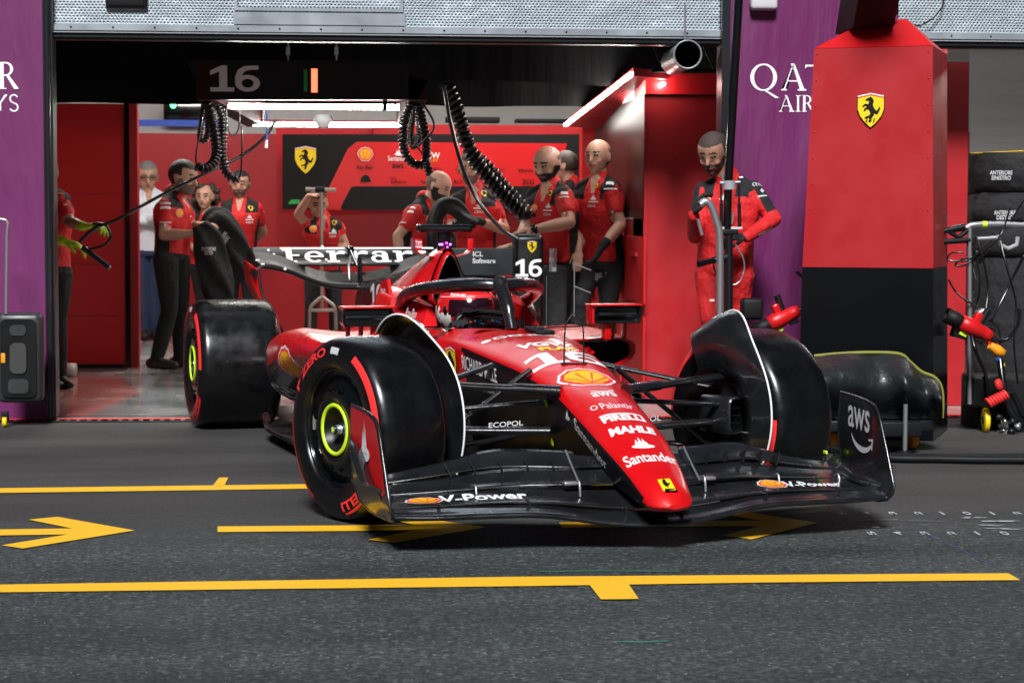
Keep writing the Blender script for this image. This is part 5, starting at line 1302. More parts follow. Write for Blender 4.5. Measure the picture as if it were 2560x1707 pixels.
    put(isH & (np.abs(hz+.060) < .0055) & (np.abs(hx) < .024) & (hy > .06), 'lips')
    put(isH & (np.abs(hz-.032) < .0060) & (np.abs(hx) > .012) & (np.abs(hx) < .052) & (hy > .05), 'hair_dark' if hairm != 'hair_grey' else 'hair_grey')
    put(isH & (np.abs(hz-.010) < .0065) & (np.abs(np.abs(hx)-.032) < .014) & (hy > .04), 'eye_dark')
    cloth = {'polo': 'shirt_red', 'suit': 'shirt_red', 'white': 'shirt_white', 'driver': 'shirt_red'}[top]
    put((tags == 'torso') | (tags == 'sleeve') | (tags == 'collar'), cloth)
    if top in ('polo', 'white'):
        cn = np.array(nb); dxx = (cen-cn)@np.array(TX)/e; dzz = (cen-cn)[:, 2]/e; dff = (cen-cn)@np.array(TF)/e
        put(((tags == 'torso') | (tags == 'collar')) & (dff > .04) & (dzz > -.075) & (np.abs(dxx) < .010+.22*(dzz+.075)), skin)
    if top == 'polo':
        tm = (tags == 'torso') | (tags == 'sleeve')
        put((tags == 'torso') & (th > .84) & (np.abs(tl) > .062) & (np.abs(tl) < .175), 'cloth_black')
        put((tags == 'torso') & (th < .72) & (np.abs(tl) > .112) & (np.abs(tf) < .06), 'cloth_black')
        put((tags == 'torso') & (th < .0), legs)
    elif top == 'suit':
        put((tags == 'torso') & (th > .86) & (np.abs(tl) > .07), 'cloth_black')
        for i in (0, 1):
            S, E_ = np.array(J(sh[i])), np.array(J(el[i])); d = E_-S; t = ((cen-S)@d)/(d@d); put((tags == 'sleeve') & (t > .02) & (t < .80) & (((cen-S-t[:, None]*d)@np.array(lx))*(1 if i else -1)*(1 if (Bs-A).dot(lx) > 0 else -1) > -.005), 'cloth_black')
    elif top == 'white': put((tags == 'torso') & (th < .0), legs)
    put(tags == 'leg', legs)
    put(tags == 'shoe', 'shoe')
    for i in (0, 1):
        if gloves[i]: put(tags == 'glove%d' % i, gloves[i])
    for nm in names: me.materials.append(MATS[nm])
    me.materials.clear() if False else None
    slot = {nm: k for k, nm in enumerate(names)}
    base = len(me.materials)-len(names)
    me.polygons.foreach_set('material_index', (idx+base).astype(np.int32)); me.polygons.foreach_set('use_smooth', np.ones(n, bool))
    me.transform(Matrix.Translation(-root.location)); me.update()
    ob = bpy.data.objects.new('body', me); COL.objects.link(ob); ob.parent = root
    root['_y'] = Y
    vs_ = [v.co + root.location for v in me.vertices]; ps_ = [tuple(p.vertices) for p in me.polygons]
    bv = BVHTree.FromPolygons(vs_, ps_)
    # eyes as small glints
    for s_ in (-1, 1):
        q = MB(); ec = hc+X*s_*.032*e+Uz*.010*e+F*.2*e; hit = bv.ray_cast(ec, -F)
        if hit[0] is None: continue
        c_ = hit[0]-root.location; q.lathe([(-.004, .0080*e), (.000, .0072*e), (.002*e, .0050*e), (.003*e, 0)], c_, F, lambda i: 'eye_white' if i < 1 else 'eye_dark', 10); q.build('eye', root)
    if glasses:
        q = MB()
        for s_ in (-1, 1): q.tube([hc-root.location+X*(s_*.034*e+.026*e*math.cos(a))+Uz*(.010*e+.019*e*math.sin(a))+F*.105*e for a in np.linspace(0, 2*PI, 15)], .0032, 'black', 6)
        q.tube([hc-root.location-X*.01*e+F*.105*e+Uz*.012*e, hc-root.location+X*.01*e+F*.105*e+Uz*.012*e], .003, 'black', 6)
        for s_ in (-1, 1): q.tube([hc-root.location+X*s_*.06*e+F*.105*e+Uz*.012*e, hc-root.location+X*s_*.078*e+F*.0*e+Uz*.012*e], .0028, 'black', 6)
        q.build('glasses', root)
    def stick(items, name='shirt_logo'):
        for it in items:
            q = MB()
            kind, px, py, w_ = it[:4]; h_ = it[4] if len(it) > 4 else w_; mm = it[5] if len(it) > 5 else 'white'; rot = it[6] if len(it) > 6 else 0
            d = cam_ray(px, py); hit = bv.ray_cast(EYE, d.normalized())
            if hit[0] is None: continue
            nrm_ = hit[1]; 
            if nrm_.dot(d) > 0: nrm_ = -nrm_
            u = Vector((0, 0, 1)).cross(nrm_).normalized(); v = nrm_.cross(u)
            c_, s2 = math.cos(rot), math.sin(rot)
            def fn(x, y, dd=0, u=u, v=v, P0=hit[0], nrm_=nrm_):
                xx, yy = x*c_-y*s2, x*s2+y*c_
                g = P0+u*xx+v*yy; h2 = bv.ray_cast(g+nrm_*.08, -nrm_, .16)
                g2 = h2[0] if h2[0] is not None else g
                return g2 - root.location + nrm_*(.0035+dd)
            wm, hm_ = w_*K_, h_*K_
            if kind == 'shield': q.shape(shape_shield(), fn, wm, L=wm*.4)
            elif kind == 'shell': q.shape(shape_shell(), fn, wm, L=wm*.4)
            elif kind == 'flame': q.shape(shape_flame(), fn, wm, L=wm*.4)
            elif kind == 'bar': q.decal([(-wm/2, -hm_/2), (wm/2, -hm_/2), (wm/2, hm_/2), (-wm/2, hm_/2)], [(0, 1, 2, 3)], fn, mm, wm*.3)
            elif kind == 'flag':
                for k_, m2 in ((-1, 'green'), (0, 'white'), (1, 'tyre_red')): q.decal([(wm*(k_/3-1/6), -hm_/2), (wm*(k_/3+1/6), -hm_/2), (wm*(k_/3+1/6), hm_/2), (wm*(k_/3-1/6), hm_/2)], [(0, 1, 2, 3)], fn, m2)
            else: q.text(kind, fn, wm, hm_, mm, bold=.015, L=wm*.25)
            if q.v: q.build({'shield': 'shield_patch', 'shell': 'shell_patch', 'flame': 'flame_patch', 'flag': 'flag_patch', 'bar': 'print_strip'}.get(kind, 'lettering'), root)
    return root, stick, bv, (hc, X, F, Uz, e)
GP = 'mechanics in red team shirts inside the garage'
# 1 man with lime gloves beside the left post
r, st, _, _ = make_person('person in red shirt and lime gloves holding a black hose by the left post', (112, 432), 80, 14.0, 20, 10, ((82, 492, .1), (156, 494, 0)), ((96, 580, -.1), (176, 556, -.05)), ((160, 604, -.28), (208, 566, -.25)), (122, 668), ((118, 800), (146, 800)), ((122, 940), (150, 940)), hair='short', gloves=('glove_lime', 'glove_lime'), group=GP, tyaw=35, hdir=(((1, -.1, -.25), (0, .2, -1)), ((1, -.2, .05), (0, 0, -1))), curls=(.9, .9))
st([('bar', 164, 512, 10, 3)])
# 2 white shirt
r, st, _, _ = make_person('person in white shirt with glasses and grey hair standing with arms crossed', (368, 444), 69, 19.6, 10, 8, ((328, 492), (412, 494)), ((322, 556, -.05), (416, 556, -.05)), ((392, 546, -.22), (348, 552, -.20)), (370, 626), ((352, 740), (384, 740)), ((360, 828), (388, 828)), hair='short', hairm='hair_grey', top='white', legs='jeans', glasses=True, hdir=(((1, 0, .1), (0, 1, -.2)), ((-1, 0, .1), (0, 1, -.2))))
# 3 man in profile holding black covers
r, st, _, _ = make_person('person in red shirt seen side-on carrying black covers at the left', (460, 446), 78, 15.7, 62, 8, ((413, 504, -.10), (462, 502, .22)), ((410, 588, -.16), (470, 575, .22)), ((478, 584, -.22), (492, 561, .02)), (430, 636, .02), ((424, 775, -.02), (452, 782, .12)), ((392, 897, -.02), (450, 903, .12)), hair='short', gloves=(None, None), group=GP, tyaw=65, hdir=(((1, -.05, .05), (0, .3, -1)), ((1, 0, .1), (0, 0, -1))), beard='light')
st([('shell', 449, 534, 20), ('bar', 413, 508, 26, 5), ('bar', 413, 519, 26, 6), ('bar', 414, 556, 28, 2.5), ('flag', 413, 563, 15, 6), ('flame', 476, 540, 8)])
# 4 woman
r, st, _, _ = make_person('person with long dark curly hair and red shirt behind the black covers', (512, 493), 56, 19.3, -12, 2, ((486, 544), (548, 548)), ((480, 610), (556, 612)), ((500, 640, -.15), (530, 640, -.15)), (516, 660), ((505, 750), (530, 750)), ((505, 838), (530, 838)), hair='curly', skin='skin_b', hairm='hair_brown', group=GP)
# 5 man facing
r, st, _, _ = make_person('person in red shirt facing the pit lane with hands behind back', (600, 462), 62, 18.7, -5, 4, ((556, 512), (646, 514)), ((548, 580, .10), (658, 580, .10)), ((590, 612, .2), (618, 612, .2)), (600, 632), ((580, 745), (622, 745)), ((580, 850), (622, 850)), hair='short', beard='light', group=GP, tyaw=-5)
st([('shield', 627, 521, 17), ('shell', 568, 542, 20), ('flame', 624, 541, 13), ('CEVA', 624, 556, 18, 5), ('bar', 624, 549, 20, 2.5), ('bar', 659, 529, 8, 4)])
# 6 man leaning with hand on head
r, st, _, _ = make_person('person in red shirt leaning behind the steel lifting fork, forearm on forehead', (795, 512), 62, 16.9, 8, 12, ((768, 560), (850, 560)), ((745, 536, -.05), (864, 614, .0)), ((772, 490, -.10), (836, 640, -.2)), (808, 668, .1), ((778, 775, .05), (838, 775, .05)), ((775, 880, .1), (840, 880, .1)), hair='short', group=GP, tyaw=0, hdir=(((1, -.1, .15), (0, 0, -1)), None), sleeve=.25)
st([('shield', 836, 558, 15), ('shell', 783, 573, 18), ('flame', 834, 576, 13), ('CEVA', 832, 591, 17, 5), ('bar', 832, 583, 20, 2.5), ('bar', 862, 570, 8, 5)])
# 7 bowing bearded man
r, st, _, _ = make_person('person with shaved head and dark beard bending over the black wheel cover', (1097, 466), 72, 14.6, 62, 26, ((1040, 522, -.10), (1090, 510, .22)), ((994, 590, -.12), (1100, 585, .2)), ((1002, 655, -.18), (1110, 640, .0)), (1028, 650, .05), ((1030, 760), (1060, 760, .1)), ((1025, 890), (1055, 895, .1)), hair='bald', beard='full', group=GP, tyaw=50, skin='skin_b')
st([('bar', 1030, 519, 24, 5), ('bar', 1025, 529, 22, 6), ('bar', 1006, 556, 20, 2.5), ('shell', 1073, 548, 18), ('flag', 999, 562, 8, 8)])
# 8 man behind the coiled hose
r, st, _, _ = make_person('person with dark hair in red shirt standing behind the thick coiled hose', (1176, 424), 75, 15.4, -14, 6, ((1138, 492), (1236, 494)), ((1128, 572, -.05), (1262, 574, -.05)), ((1150, 556, -.35), (1196, 552, -.40)), (1190, 646), ((1170, 770), (1212, 770)), ((1170, 900), (1212, 900)), hair='short', beard='light', group=GP, tyaw=-10, gloves=('cloth_black', 'cloth_black'), hdir=(None, ((-1, -.1, .1), (0, .3, -1))))
st([('shield', 1210, 486, 19), ('flame', 1199, 512, 16), ('CEVA', 1198, 530, 24, 6), ('bar', 1197, 521, 26, 3), ('flag', 1248, 548, 14, 5), ('bar', 1243, 498, 14, 3)])
# 9 bald bearded man, hands on the case
r, st, _, _ = make_person('person with bald head, thick black beard and watch, hands on the number case', (1368, 412), 88, 13.7, -38, 16, ((1336, 488, .12), (1414, 478, -.14)), ((1312, 570, -.02), (1424, 556, -.26)), ((1300, 612, -.30), (1334, 574, -.36)), (1384, 652, .02), ((1370, 780), (1400, 780)), ((1370, 925), (1405, 925)), hair='bald', beard='full', group=GP, tyaw=-35, skin='skin_b', girth=1.10, hdir=(((-1, -.1, -.1), (0, .2, -1)), ((-1, -.2, -.15), (0, .2, -1))), curls=(.35, .35))
st([('shield', 1375, 484, 15), ('shell', 1336, 520, 17), ('flame', 1371, 514, 17), ('CEVA', 1368, 536, 20, 6), ('bar', 1369, 526, 24, 3), ('bar', 1411, 483, 18, 8), ('bar', 1410, 492, 26, 3), ('flag', 1411, 534, 20, 6)])
q = MB(); wc = PX(1334, 574, 13.34)-r.location; q.lathe([(-.012, .033), (.012, .033)], wc, (-.85, -.3, -.25), 'black', 20); q.lathe([(.0, .022), (.012, .021), (.013, 0)], wc+Vector((-.0, -.034, .008)), (0, -1, .2), 'black_gloss', 18); q.build('watch', r)
# 10 man behind, back of the head
r, st, _, _ = make_person('person with cropped brown hair turned away between the two bald men', (1412, 416), 66, 15.1, -112, 4, ((1404, 470, -.16), (1444, 476, .16)), ((1410, 560, -.2), (1462, 560, .2)), ((1390, 620, -.3), (1450, 620, .1)), (1432, 640), ((1425, 760), (1440, 760)), ((1425, 900), (1440, 900)), hair='short', hairm='hair_brown', skin='skin_b', group=GP, tyaw=-110)
st([('bar', 1437, 499, 5, 9)])
# 11 tall bald man
r, st, _, _ = make_person('person with bald head and grey sides, tallest, black glove on thigh', (1495, 392), 82, 13.7, -36, 2, ((1462, 468, .12), (1530, 462, -.14)), ((1452, 560, .10), (1552, 562, -.18)), ((1446, 630, -.1), (1506, 616, -.34)), (1500, 648, .04), ((1450, 756, -.12), (1520, 770, .02)), ((1440, 900, .0), (1520, 915, .04)), hair='bald', skin='skin_b', group=GP, tyaw=-32, gloves=(None, 'cloth_black'), legs='trousers_grey', hdir=(None, ((-.45, -.1, -.8), (-.6, .2, .3))), girth=1.06)
st([('shield', 1492, 465, 13), ('flame', 1484, 494, 17), ('CEVA', 1479, 515, 22, 6), ('bar', 1483, 505, 26, 3), ('bar', 1525, 458, 20, 9), ('bar', 1526, 472, 34, 3.5), ('flag', 1531, 530, 19, 7), ('bar', 1491, 693, 12, 20, 'grey', -.35)])
# 12 suited man with the stand
r, st, _, _ = make_person('person in red race suit with black sleeves and gloves holding a steel frame', (1783, 386), 94, 11.35, -32, 20, ((1752, 468, .10), (1888, 464, -.02)), ((1738, 590, -.06), (1934, 548, -.06)), ((1734, 540, -.26), (1868, 592, -.26)), (1812, 668, .02), ((1778, 800, -.06), (1838, 800, .0)), ((1768, 1010, -.0), (1830, 1010, .0)), hair='short', hairm='stubble_dark', beard='short', skin='skin_c', top='suit', legs='shirt_red', tyaw=-22, gloves=('cloth_black', 'cloth_black'), hdir=(((.2, -.3, 1), (1, 0, -.2)), ((-1, -.1, .0), (0, .3, -1))), curls=(1.1, 1.1), girth=1.12, vox=.0062)
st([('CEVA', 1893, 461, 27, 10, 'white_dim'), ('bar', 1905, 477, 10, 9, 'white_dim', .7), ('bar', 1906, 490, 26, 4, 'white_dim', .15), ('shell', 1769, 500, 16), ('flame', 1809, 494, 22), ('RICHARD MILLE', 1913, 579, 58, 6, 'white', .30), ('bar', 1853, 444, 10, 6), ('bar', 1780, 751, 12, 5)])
# ---------------------------------------------------------------- driver
drv = empty('person', CAR_LOC + Matrix.Rotation(CAR_ROT, 3, 'Z') @ Vector((-1.60, 0, 0)), CAR_ROT); drv.location.z = 0
tag(drv, 'person driving in red helmet with dark visor, seated in the race car cockpit', 'person')
D0 = Vector((-1.60, 0, 0)); dv = lambda x, y, z: Vector((x, y, z))-D0
B = Body()
B.cap(dv(-1.62, 0, .28), dv(-1.72, 0, .50), .15, .15, 'shirt_red'); 
for s_ in (-1, 1):
    B.cap(dv(-1.70, s_*.05, .56), dv(-1.66, s_*.16, .56), .07, .062, 'shirt_red'); B.cap(dv(-1.66, s_*.17, .55), dv(-1.42, s_*.185, .44), .058, .048, 'shirt_red'); B.cap(dv(-1.42, s_*.185, .44), dv(-1.20, s_*.145, .64), .048, .034, 'shirt_red')
    hand(B, dv(-1.20, s_*.145, .64), (.6, -s_*.1, .8), (1, 0, -.2), .18, 'cloth_black', 1.3, s_)
    B.cap(dv(-1.55, s_*.08, .25), dv(-1.0, s_*.09, .34), .08, .06, 'shirt_red'); B.cap(dv(-1.0, s_*.09, .34), dv(-.8, s_*.08, .26), .06, .045, 'shirt_red')
B.cap(dv(-1.70, 0, .58), dv(-1.60, 0, .70), .065, .06, 'cloth_black')
o = B.mb.build('body'); md = o.modifiers.new('r', 'REMESH'); md.mode = 'VOXEL'; md.voxel_size = .007; ms = o.modifiers.new('s', 'SMOOTH'); ms.iterations = 3
dg = bpy.context.evaluated_depsgraph_get(); dg.update(); me = bpy.data.meshes.new_from_object(o.evaluated_get(dg)); bpy.data.objects.remove(o)
me.materials.clear(); me.materials.append(MATS['shirt_red']); me.materials.append(MATS['cloth_black']); me.polygons.foreach_set('material_index', [1 if p_.center.x > .33 and p_.center.z > .6 else 0 for p_ in me.polygons]); me.polygons.foreach_set('use_smooth', [True]*len(me.polygons))
ob = bpy.data.objects.new('body', me); COL.objects.link(ob); ob.parent = drv
hc = dv(-1.50, 0, .742)
b = MB(); rows = []
def helm(th, ph, k=1.0):     # th around (0 ahead), ph elevation
    x, y, z = math.cos(ph)*math.cos(th), math.cos(ph)*math.sin(th), math.sin(ph)
    rx = .145 if x > 0 else .140
    low = 1.0 + (.10*max(0, x)*max(0, -z)*1.5)
    zz = z*.130 if z > 0 else z*.128
    return hc+(Matrix.Rotation(R(20), 3, 'Z') @ Vector((x*rx*low, y*.118, zz)))*k*1.12
PH = np.linspace(-.95, PI/2-.01, 40); TH = np.linspace(-PI, PI, 73)[:-1]
rows = [[helm(t, p) for t in TH] for p in PH]
def hm_(i):
    r_, c_ = divmod(i, 72); p, t = PH[r_], TH[c_]+.04
    if abs(t) < 1.30 and -.30+.10*abs(t) < p < .42-.05*abs(t): return 'visor'
    if .42 <= p < .55 and abs(t) < .9: return 'tyre_red'
    if abs(t) > 1.2 and abs(t) < 1.65 and -.75 < p < -.10: return 'white'
    if abs(t) < 1.2 and -.62 < p < -.52: return 'white'
    return 'helmet_red'
mat('helmet_red', (.62, .012, .014), .2, coat=.8)
b.grid(rows, hm_, closed=True)
b.lathe([(0, .09), (.02, .10), (.03, .07), (.03, 0)], hc+Vector((0, 0, -.115)), (0, 0, 1), 'black', 32)
hf = lambda t0, p0: (lambda u, v, d=0: helm(t0+u, p0+v, 1.012+d))
b.text('Santander', hf(-.75, .80), .75, .17, 'white', L=.1, bold=.0); b.text('Bitdefender', hf(-1.0, .58), .62, .10, 'white', L=.1); b.text('16', hf(-1.85, -.12), .42, .60, 'white', L=.1, bold=.05)
for p0 in (.70, .47):
    b.decal([(-1.9, p0), (-.35, p0+.04), (-.35, p0+.055), (-1.9, p0+.015)], [(0, 1, 2, 3)], lambda u, v, d=0: helm(u, v, 1.010), 'white', .08)
b.decal(circ(.05, .95, .10, 10), [tuple(range(10))], lambda u, v, d=0: helm(u, v, 1.01), 'lime', .08)
for sg in (-1, 1): b.lathe([(0, .020), (.006, .018), (.008, 0)], helm(sg*1.42, .05, 1.0), (.1, sg, 0), 'trim_dark', 16)
b.build('helmet', drv)
# ================================================================== props
def thing(name, loc, label, cat, group=None): 
    r = empty(name, loc); tag(r, label, cat, group); return r, Vector(loc)
def coil(path, R0, pitch, r, n=7, end=1):
    # helix round a smooth path
    P_ = catmull(path, 10); L_ = [0]
    for a, c in zip(P_, P_[1:]): L_.append(L_[-1]+(c-a).length)
    tot = L_[-1]; N = int(tot/pitch*10); out = []; nrm = None
    for i in range(N+1):
        s_ = tot*i/N; k = max(0, min(len(P_)-2, np.searchsorted(L_, s_)-1)); f = (s_-L_[k])/max(1e-6, L_[k+1]-L_[k]); p = P_[k].lerp(P_[k+1], f); t = (P_[k+1]-P_[k]).normalized()
        if nrm is None: nrm = t.orthogonal().normalized()
        nrm = (nrm-t*nrm.dot(t)).normalized(); b_ = t.cross(nrm); a = 2*PI*i/10
        out.append(p+nrm*R0*math.cos(a)+b_*R0*math.sin(a))
    return out
mat('hose', (.004, .004, .0045), .28, coat=.4)
# ---- overhead gantry
YG = 12.9
r, o = thing('overhead_gantry', PX(780, 200, YG), 'black overhead gantry with number 16 and two white light bars', 'gantry')
G = lambda x, y, dy=0: PX(x, y, YG+dy)-o
q = MB(); F_ = [(462, 150), (1095, 153), (1045, 250), (515, 250)]
V = [G(*p) for p in F_]; q.add(V+[v+Vector((0, .05, 0)) for v in V], [(0, 3, 2, 1), (4, 5, 6, 7), (0, 1, 5, 4), (1, 2, 6, 5), (2, 3, 7, 6), (3, 0, 4, 7)], 'black', False); q.build('front_panel', r)
mat('gantry_red', (.035, .003, .005), .6, spec=.2)
q = MB()
b0, b1, b2, b3 = G(515, 250), G(1045, 250), G(1012, 318, 1.6), G(640, 318, 1.6)
q.box((( b0+b1)/2+Vector((0, .12, .02))), ((b1-b0).x, .2, .03), 'gantry_red'); q.box(((b2+b3)/2+Vector((0, 0, .03))), ((b2-b3).x, .22, .03), 'gantry_red')
for a_, c_ in ((b0, b3), (b1, b2)):
    q.add([a_+Vector((-.06, 0, 0)), a_+Vector((.06, 0, 0)), c_+Vector((.06, 0, 0)), c_+Vector((-.06, 0, 0)), a_+Vector((-.06, 0, .22)), a_+Vector((.06, 0, .22)), c_+Vector((.06, 0, .22)), c_+Vector((-.06, 0, .22))], [(3, 2, 1, 0), (4, 5, 6, 7), (0, 1, 5, 4), (1, 2, 6, 5), (2, 3, 7, 6), (3, 0, 4, 7)], 'gantry_red', False)
q.build('gantry_frame', r)
for (x0, x1, y, dy, h_) in ((572, 998, 263, .10, 15), (634, 1008, 308, 1.5, 13)):
    q = MB(); a, c = G(x0, y, dy), G(x1, y, dy); hh = h_*(YG+dy)/FOC; q.box((a+c)/2+Vector((0, -.02, -.012)), ((c-a).x, hh*.3, hh*.8), 'led_white'); q.build('light_bar', r)
w_ = 1/FOC*YG
q = MB(); 
def t16q(mb, fn, w_, h, mm):
    global b
    keep = b; b = mb; t16(fn, w_, h, mm, L=None); b = keep
t16q(q, lambda u, v, d=0: G(588, 197)+Vector((u, -.004-d, v)), 122*w_, 64*w_, 'white'); q.build('number', r)
q = MB(); q.box(G(764, 202)+Vector((0, -.003, 0)), (9*w_, .005, 54*w_), 'green'); q.build('flag_bar', r)
q = MB(); q.box(G(786, 202)+Vector((0, -.003, 0)), (15*w_, .005, 58*w_), 'glow_red'); q.build('flag_bar', r)  # red flag bar given a weak glow of its own
q = MB(); 
for x in (720, 841): q.tube([G(x, 152, .02), G(x, 108, .02)], .006, 'steel', 6); q.box(G(x, 128, .02), (.025, .02, .05), 'steel')
q.build('hanger_rod', r)
q = MB(); q.lathe([(0, .05), (-.02, .065), (-.05, .065), (-.055, .05), (-.085, .035), (-.095, 0)], G(808, 287, .8), (0, 0, 1), lambda i: 'white_dim' if i < 4 else 'chrome', 24); q.build('dome_camera', r)
q = MB(); q.box(G(962, 262, .05), (.03, .03, .07), 'black', bev=.004); q.build('clip', r)
def hose_thing(nm, label, coils, group=None, cat='hose'):
    r_, o_ = thing(nm, PX(*coils[0][0][0]), label, cat, group)
    for kind, pts, rr_ in [(c[1], c[0], c[2]) for c in coils]:
        P_ = [PX(*p)-o_ for p in pts]; q_ = MB()
        if kind == 'coil': q_.tube(coil(P_, rr_, rr_*1.15, rr_*.42), rr_*.46, 'hose', 7); q_.tube(catmull(P_, 6), rr_*.72, 'black', 8); q_.build('coil', r_)
        else: q_.tube(catmull(P_, 8), rr_, 'hose', 8); q_.build('line', r_)
    return r_
HG = 'coiled hoses hanging from the gantry'
hose_thing('coiled_hose', 'left coiled hose looping below the gantry end above the man in profile', [([(515, 255, 13.0), (530, 300, 13.0), (541, 380, 13.0), (530, 412, 12.95), (505, 424, 12.9), (492, 412, 12.9)], 'coil', .024), ([(492, 412, 12.9), (490, 390, 12.9), (500, 330, 12.95), (508, 262, 13.0)], 'line', .006)], HG)
hose_thing('coiled_hose', 'thin coiled hose bunched tight at the left gantry end', [([(510, 258, 13.15), (505, 300, 13.15), (500, 345, 13.15), (512, 352, 13.15), (520, 330, 13.15), (518, 262, 13.15)], 'coil', .015)], HG)
hose_thing('coiled_hose', 'coiled hose ending in a nozzle over the face of the man with hands behind back', [([(545, 262, 13.1), (556, 300, 13.1), (556, 380, 13.1), (562, 425, 13.1), (580, 446, 13.1), (597, 447, 13.1)], 'coil', .021), ([(597, 447, 13.1), (603, 420, 13.1), (605, 350, 13.1), (603, 315, 13.1)], 'line', .005)], HG)
hose_thing('coiled_hose', 'coiled hose in a long loop at the right end of the gantry', [([(1030, 255, 13.0), (1012, 300, 13.0), (1008, 360, 13.0), (1022, 400, 13.0), (1050, 414, 13.0), (1066, 398, 13.0), (1062, 330, 13.0), (1045, 258, 13.0)], 'coil', .022), ([(1062, 400, 12.95), (1070, 420, 12.95), (1074, 438, 12.95)], 'coil', .020)], HG)
hose_thing('coiled_hose', 'second inner coiled hose with thin cables at the right gantry end', [([(1036, 258, 13.2), (1030, 300, 13.2), (1026, 350, 13.2), (1034, 368, 13.2), (1048, 350, 13.2), (1046, 262, 13.2)], 'coil', .016), ([(1050, 250, 12.95), (1082, 300, 12.95), (1080, 330, 12.95), (1045, 366, 12.95), (1028, 372, 12.95)], 'line', .007), ([(1045, 370, 13.0), (1062, 395, 13.0), (1076, 432, 13.0)], 'line', .006)], HG)
hose_thing('coiled_hose', 'thickest coiled hose running down from the gantry to the bearded man', [([(1116, 210, 12.9), (1136, 260, 12.95), (1152, 310, 13.0), (1172, 370, 13.0), (1200, 420, 13.05), (1250, 480, 13.1), (1310, 540, 13.15)], 'coil', .036)], HG)
hose_thing('coiled_hose', 'second thick coiled hose just right of the thickest one', [([(1190, 392, 13.2), (1225, 425, 13.2), (1262, 470, 13.2), (1300, 512, 13.2), (1325, 545, 13.2)], 'coil', .033)], HG)
hose_thing('black_cable', 'smooth black cable arcing from the gantry down to the number case', [([(1110, 215, 12.8), (1125, 300, 12.8), (1150, 400, 12.8), (1178, 470, 12.8), (1215, 530, 12.75), (1260, 578, 12.75), (1292, 598, 12.75)], 'line', .013)], cat='cable')
hose_thing('black_cable', 'long thin black cable slanting from gantry to the lime gloved hands', [([(690, 300, 13.6), (660, 345, 13.6), (600, 392, 13.6), (500, 440, 13.5), (400, 490, 13.5), (300, 545, 13.55), (262, 560, 13.6), (240, 566, 13.62)], 'line', .011)], cat='cable')
r = hose_thing('air_lance', 'black hose loop with short lance held in lime gloves', [([(232, 560, 13.62), (262, 562, 13.6), (277, 590, 13.6), (262, 612, 13.6), (225, 622, 13.62), (205, 616, 13.62)], 'line', .010), ([(200, 604, 13.60), (225, 580, 13.58), (245, 566, 13.58)], 'line', .014), ([(205, 618, 13.6), (235, 640, 13.6), (272, 668, 13.6)], 'line', .019)], cat='lance')
q = MB(); q.tube([PX(266, 664, 13.6)-r.location, PX(276, 671, 13.6)-r.location], .014, 'steel', 8); q.build('nozzle', r)
hose_thing('black_cable', 'short loop of thin black wire under the left of the gantry', [([(565, 255, 13.3), (570, 320, 13.3), (582, 340, 13.3), (596, 322, 13.3), (600, 270, 13.3)], 'line', .005), ([(660, 270, 13.3), (658, 310, 13.3), (690, 300, 13.3)], 'line', .006)], cat='cable')
r, o = thing('air_nozzle', PX(666, 300, 13.5), 'small blue hose end with white nozzle hanging under the gantry', 'nozzle')
q = MB(); q.tube([PX(667, 270, 13.5)-o, PX(667, 350, 13.5)-o], .006, 'blue', 8); q.build('hose', r); q = MB(); q.tube([PX(667, 350, 13.5)-o, PX(665, 370, 13.5)-o], [.008, .012], 'white', 8); q.build('tip', r)
# ---- covers
def cloth(name, pts, Y, label, cat, thick=.09, m_='cloth_black', letters=(), group=None):
    # pts: centre line px with half-width px, folded soft sheet with real thickness
    r_, o_ = thing(name, PX(pts[0][0], pts[0][1], Y), label, cat, group); q_ = MB(); rows = []
    C_ = catmull([(p[0], p[1], p[2]) for p in pts], 8); rnd = random.Random(len(pts)*7+int(pts[0][0]))
    ph = [rnd.uniform(0, 6) for _ in range(4)]
    for i, c in enumerate(C_):
        t = i/(len(C_)-1); row_ = []
        d = (C_[min(i+1, len(C_)-1)]-C_[max(i-1, 0)]); d.z = 0; d = Vector((d.x, d.y)).normalized(); nn = Vector((-d.y, d.x))
        taper = min(1, .35+t*5, .35+(1-t)*5)
        for j in range(26):
            a = 2*PI*j/26; w_ = c.z*(1+.07*math.sin(a*3+ph[0]+t*7)+.04*math.sin(a*5+t*13+ph[1])); 
            row_.append(PX(c.x+nn.x*w_*math.cos(a), c.y+nn.y*w_*math.cos(a), Y+thick*taper*math.sin(a)*(1+.35*math.sin(a*4+t*9+ph[2])))-o_)
        rows.append(row_)
    q_.grid(rows, m_, closed=True, caps=True)
    ob = q_.build('cover_cloth', r_)
    bv = BVHTree.FromPolygons([v+o_ for rw in rows for v in rw], [(i*26+j, i*26+(j+1) % 26, (i+1)*26+(j+1) % 26, (i+1)*26+j) for i in range(len(rows)-1) for j in range(26)])
    for (t_, px, py, w_, h_, rot) in letters:
        l_ = MB(); K_ = Y/FOC
        c0 = PX(px, py, Y); 
        def fn(x, y, dd=0):
            g = c0+Vector((x, -.5, y)); h2 = bv.ray_cast(g, Vector((0, 1, 0)))
            return (h2[0] if h2[0] is not None else g+Vector((0, .5, 0)))-o_+Vector((0, -.004, 0))
        l_.text(t_, fn, w_*K_, h_*K_, 'white_dim', rot=rot, L=w_*K_*.15, bold=.02); l_.build('lettering', r_)
    return r_
cloth('wheel_cover', [(500, 560, 20), (520, 600, 38), (530, 660, 42), (545, 720, 40), (560, 760, 30)], 15.45, 'black wheel cover hanging from the forearm of the man in profile', 'cover', letters=[('POSTERIORE', 524, 622, 34, 9, 0), ('DESTRO', 524, 632, 20, 9, 0)], group=None)
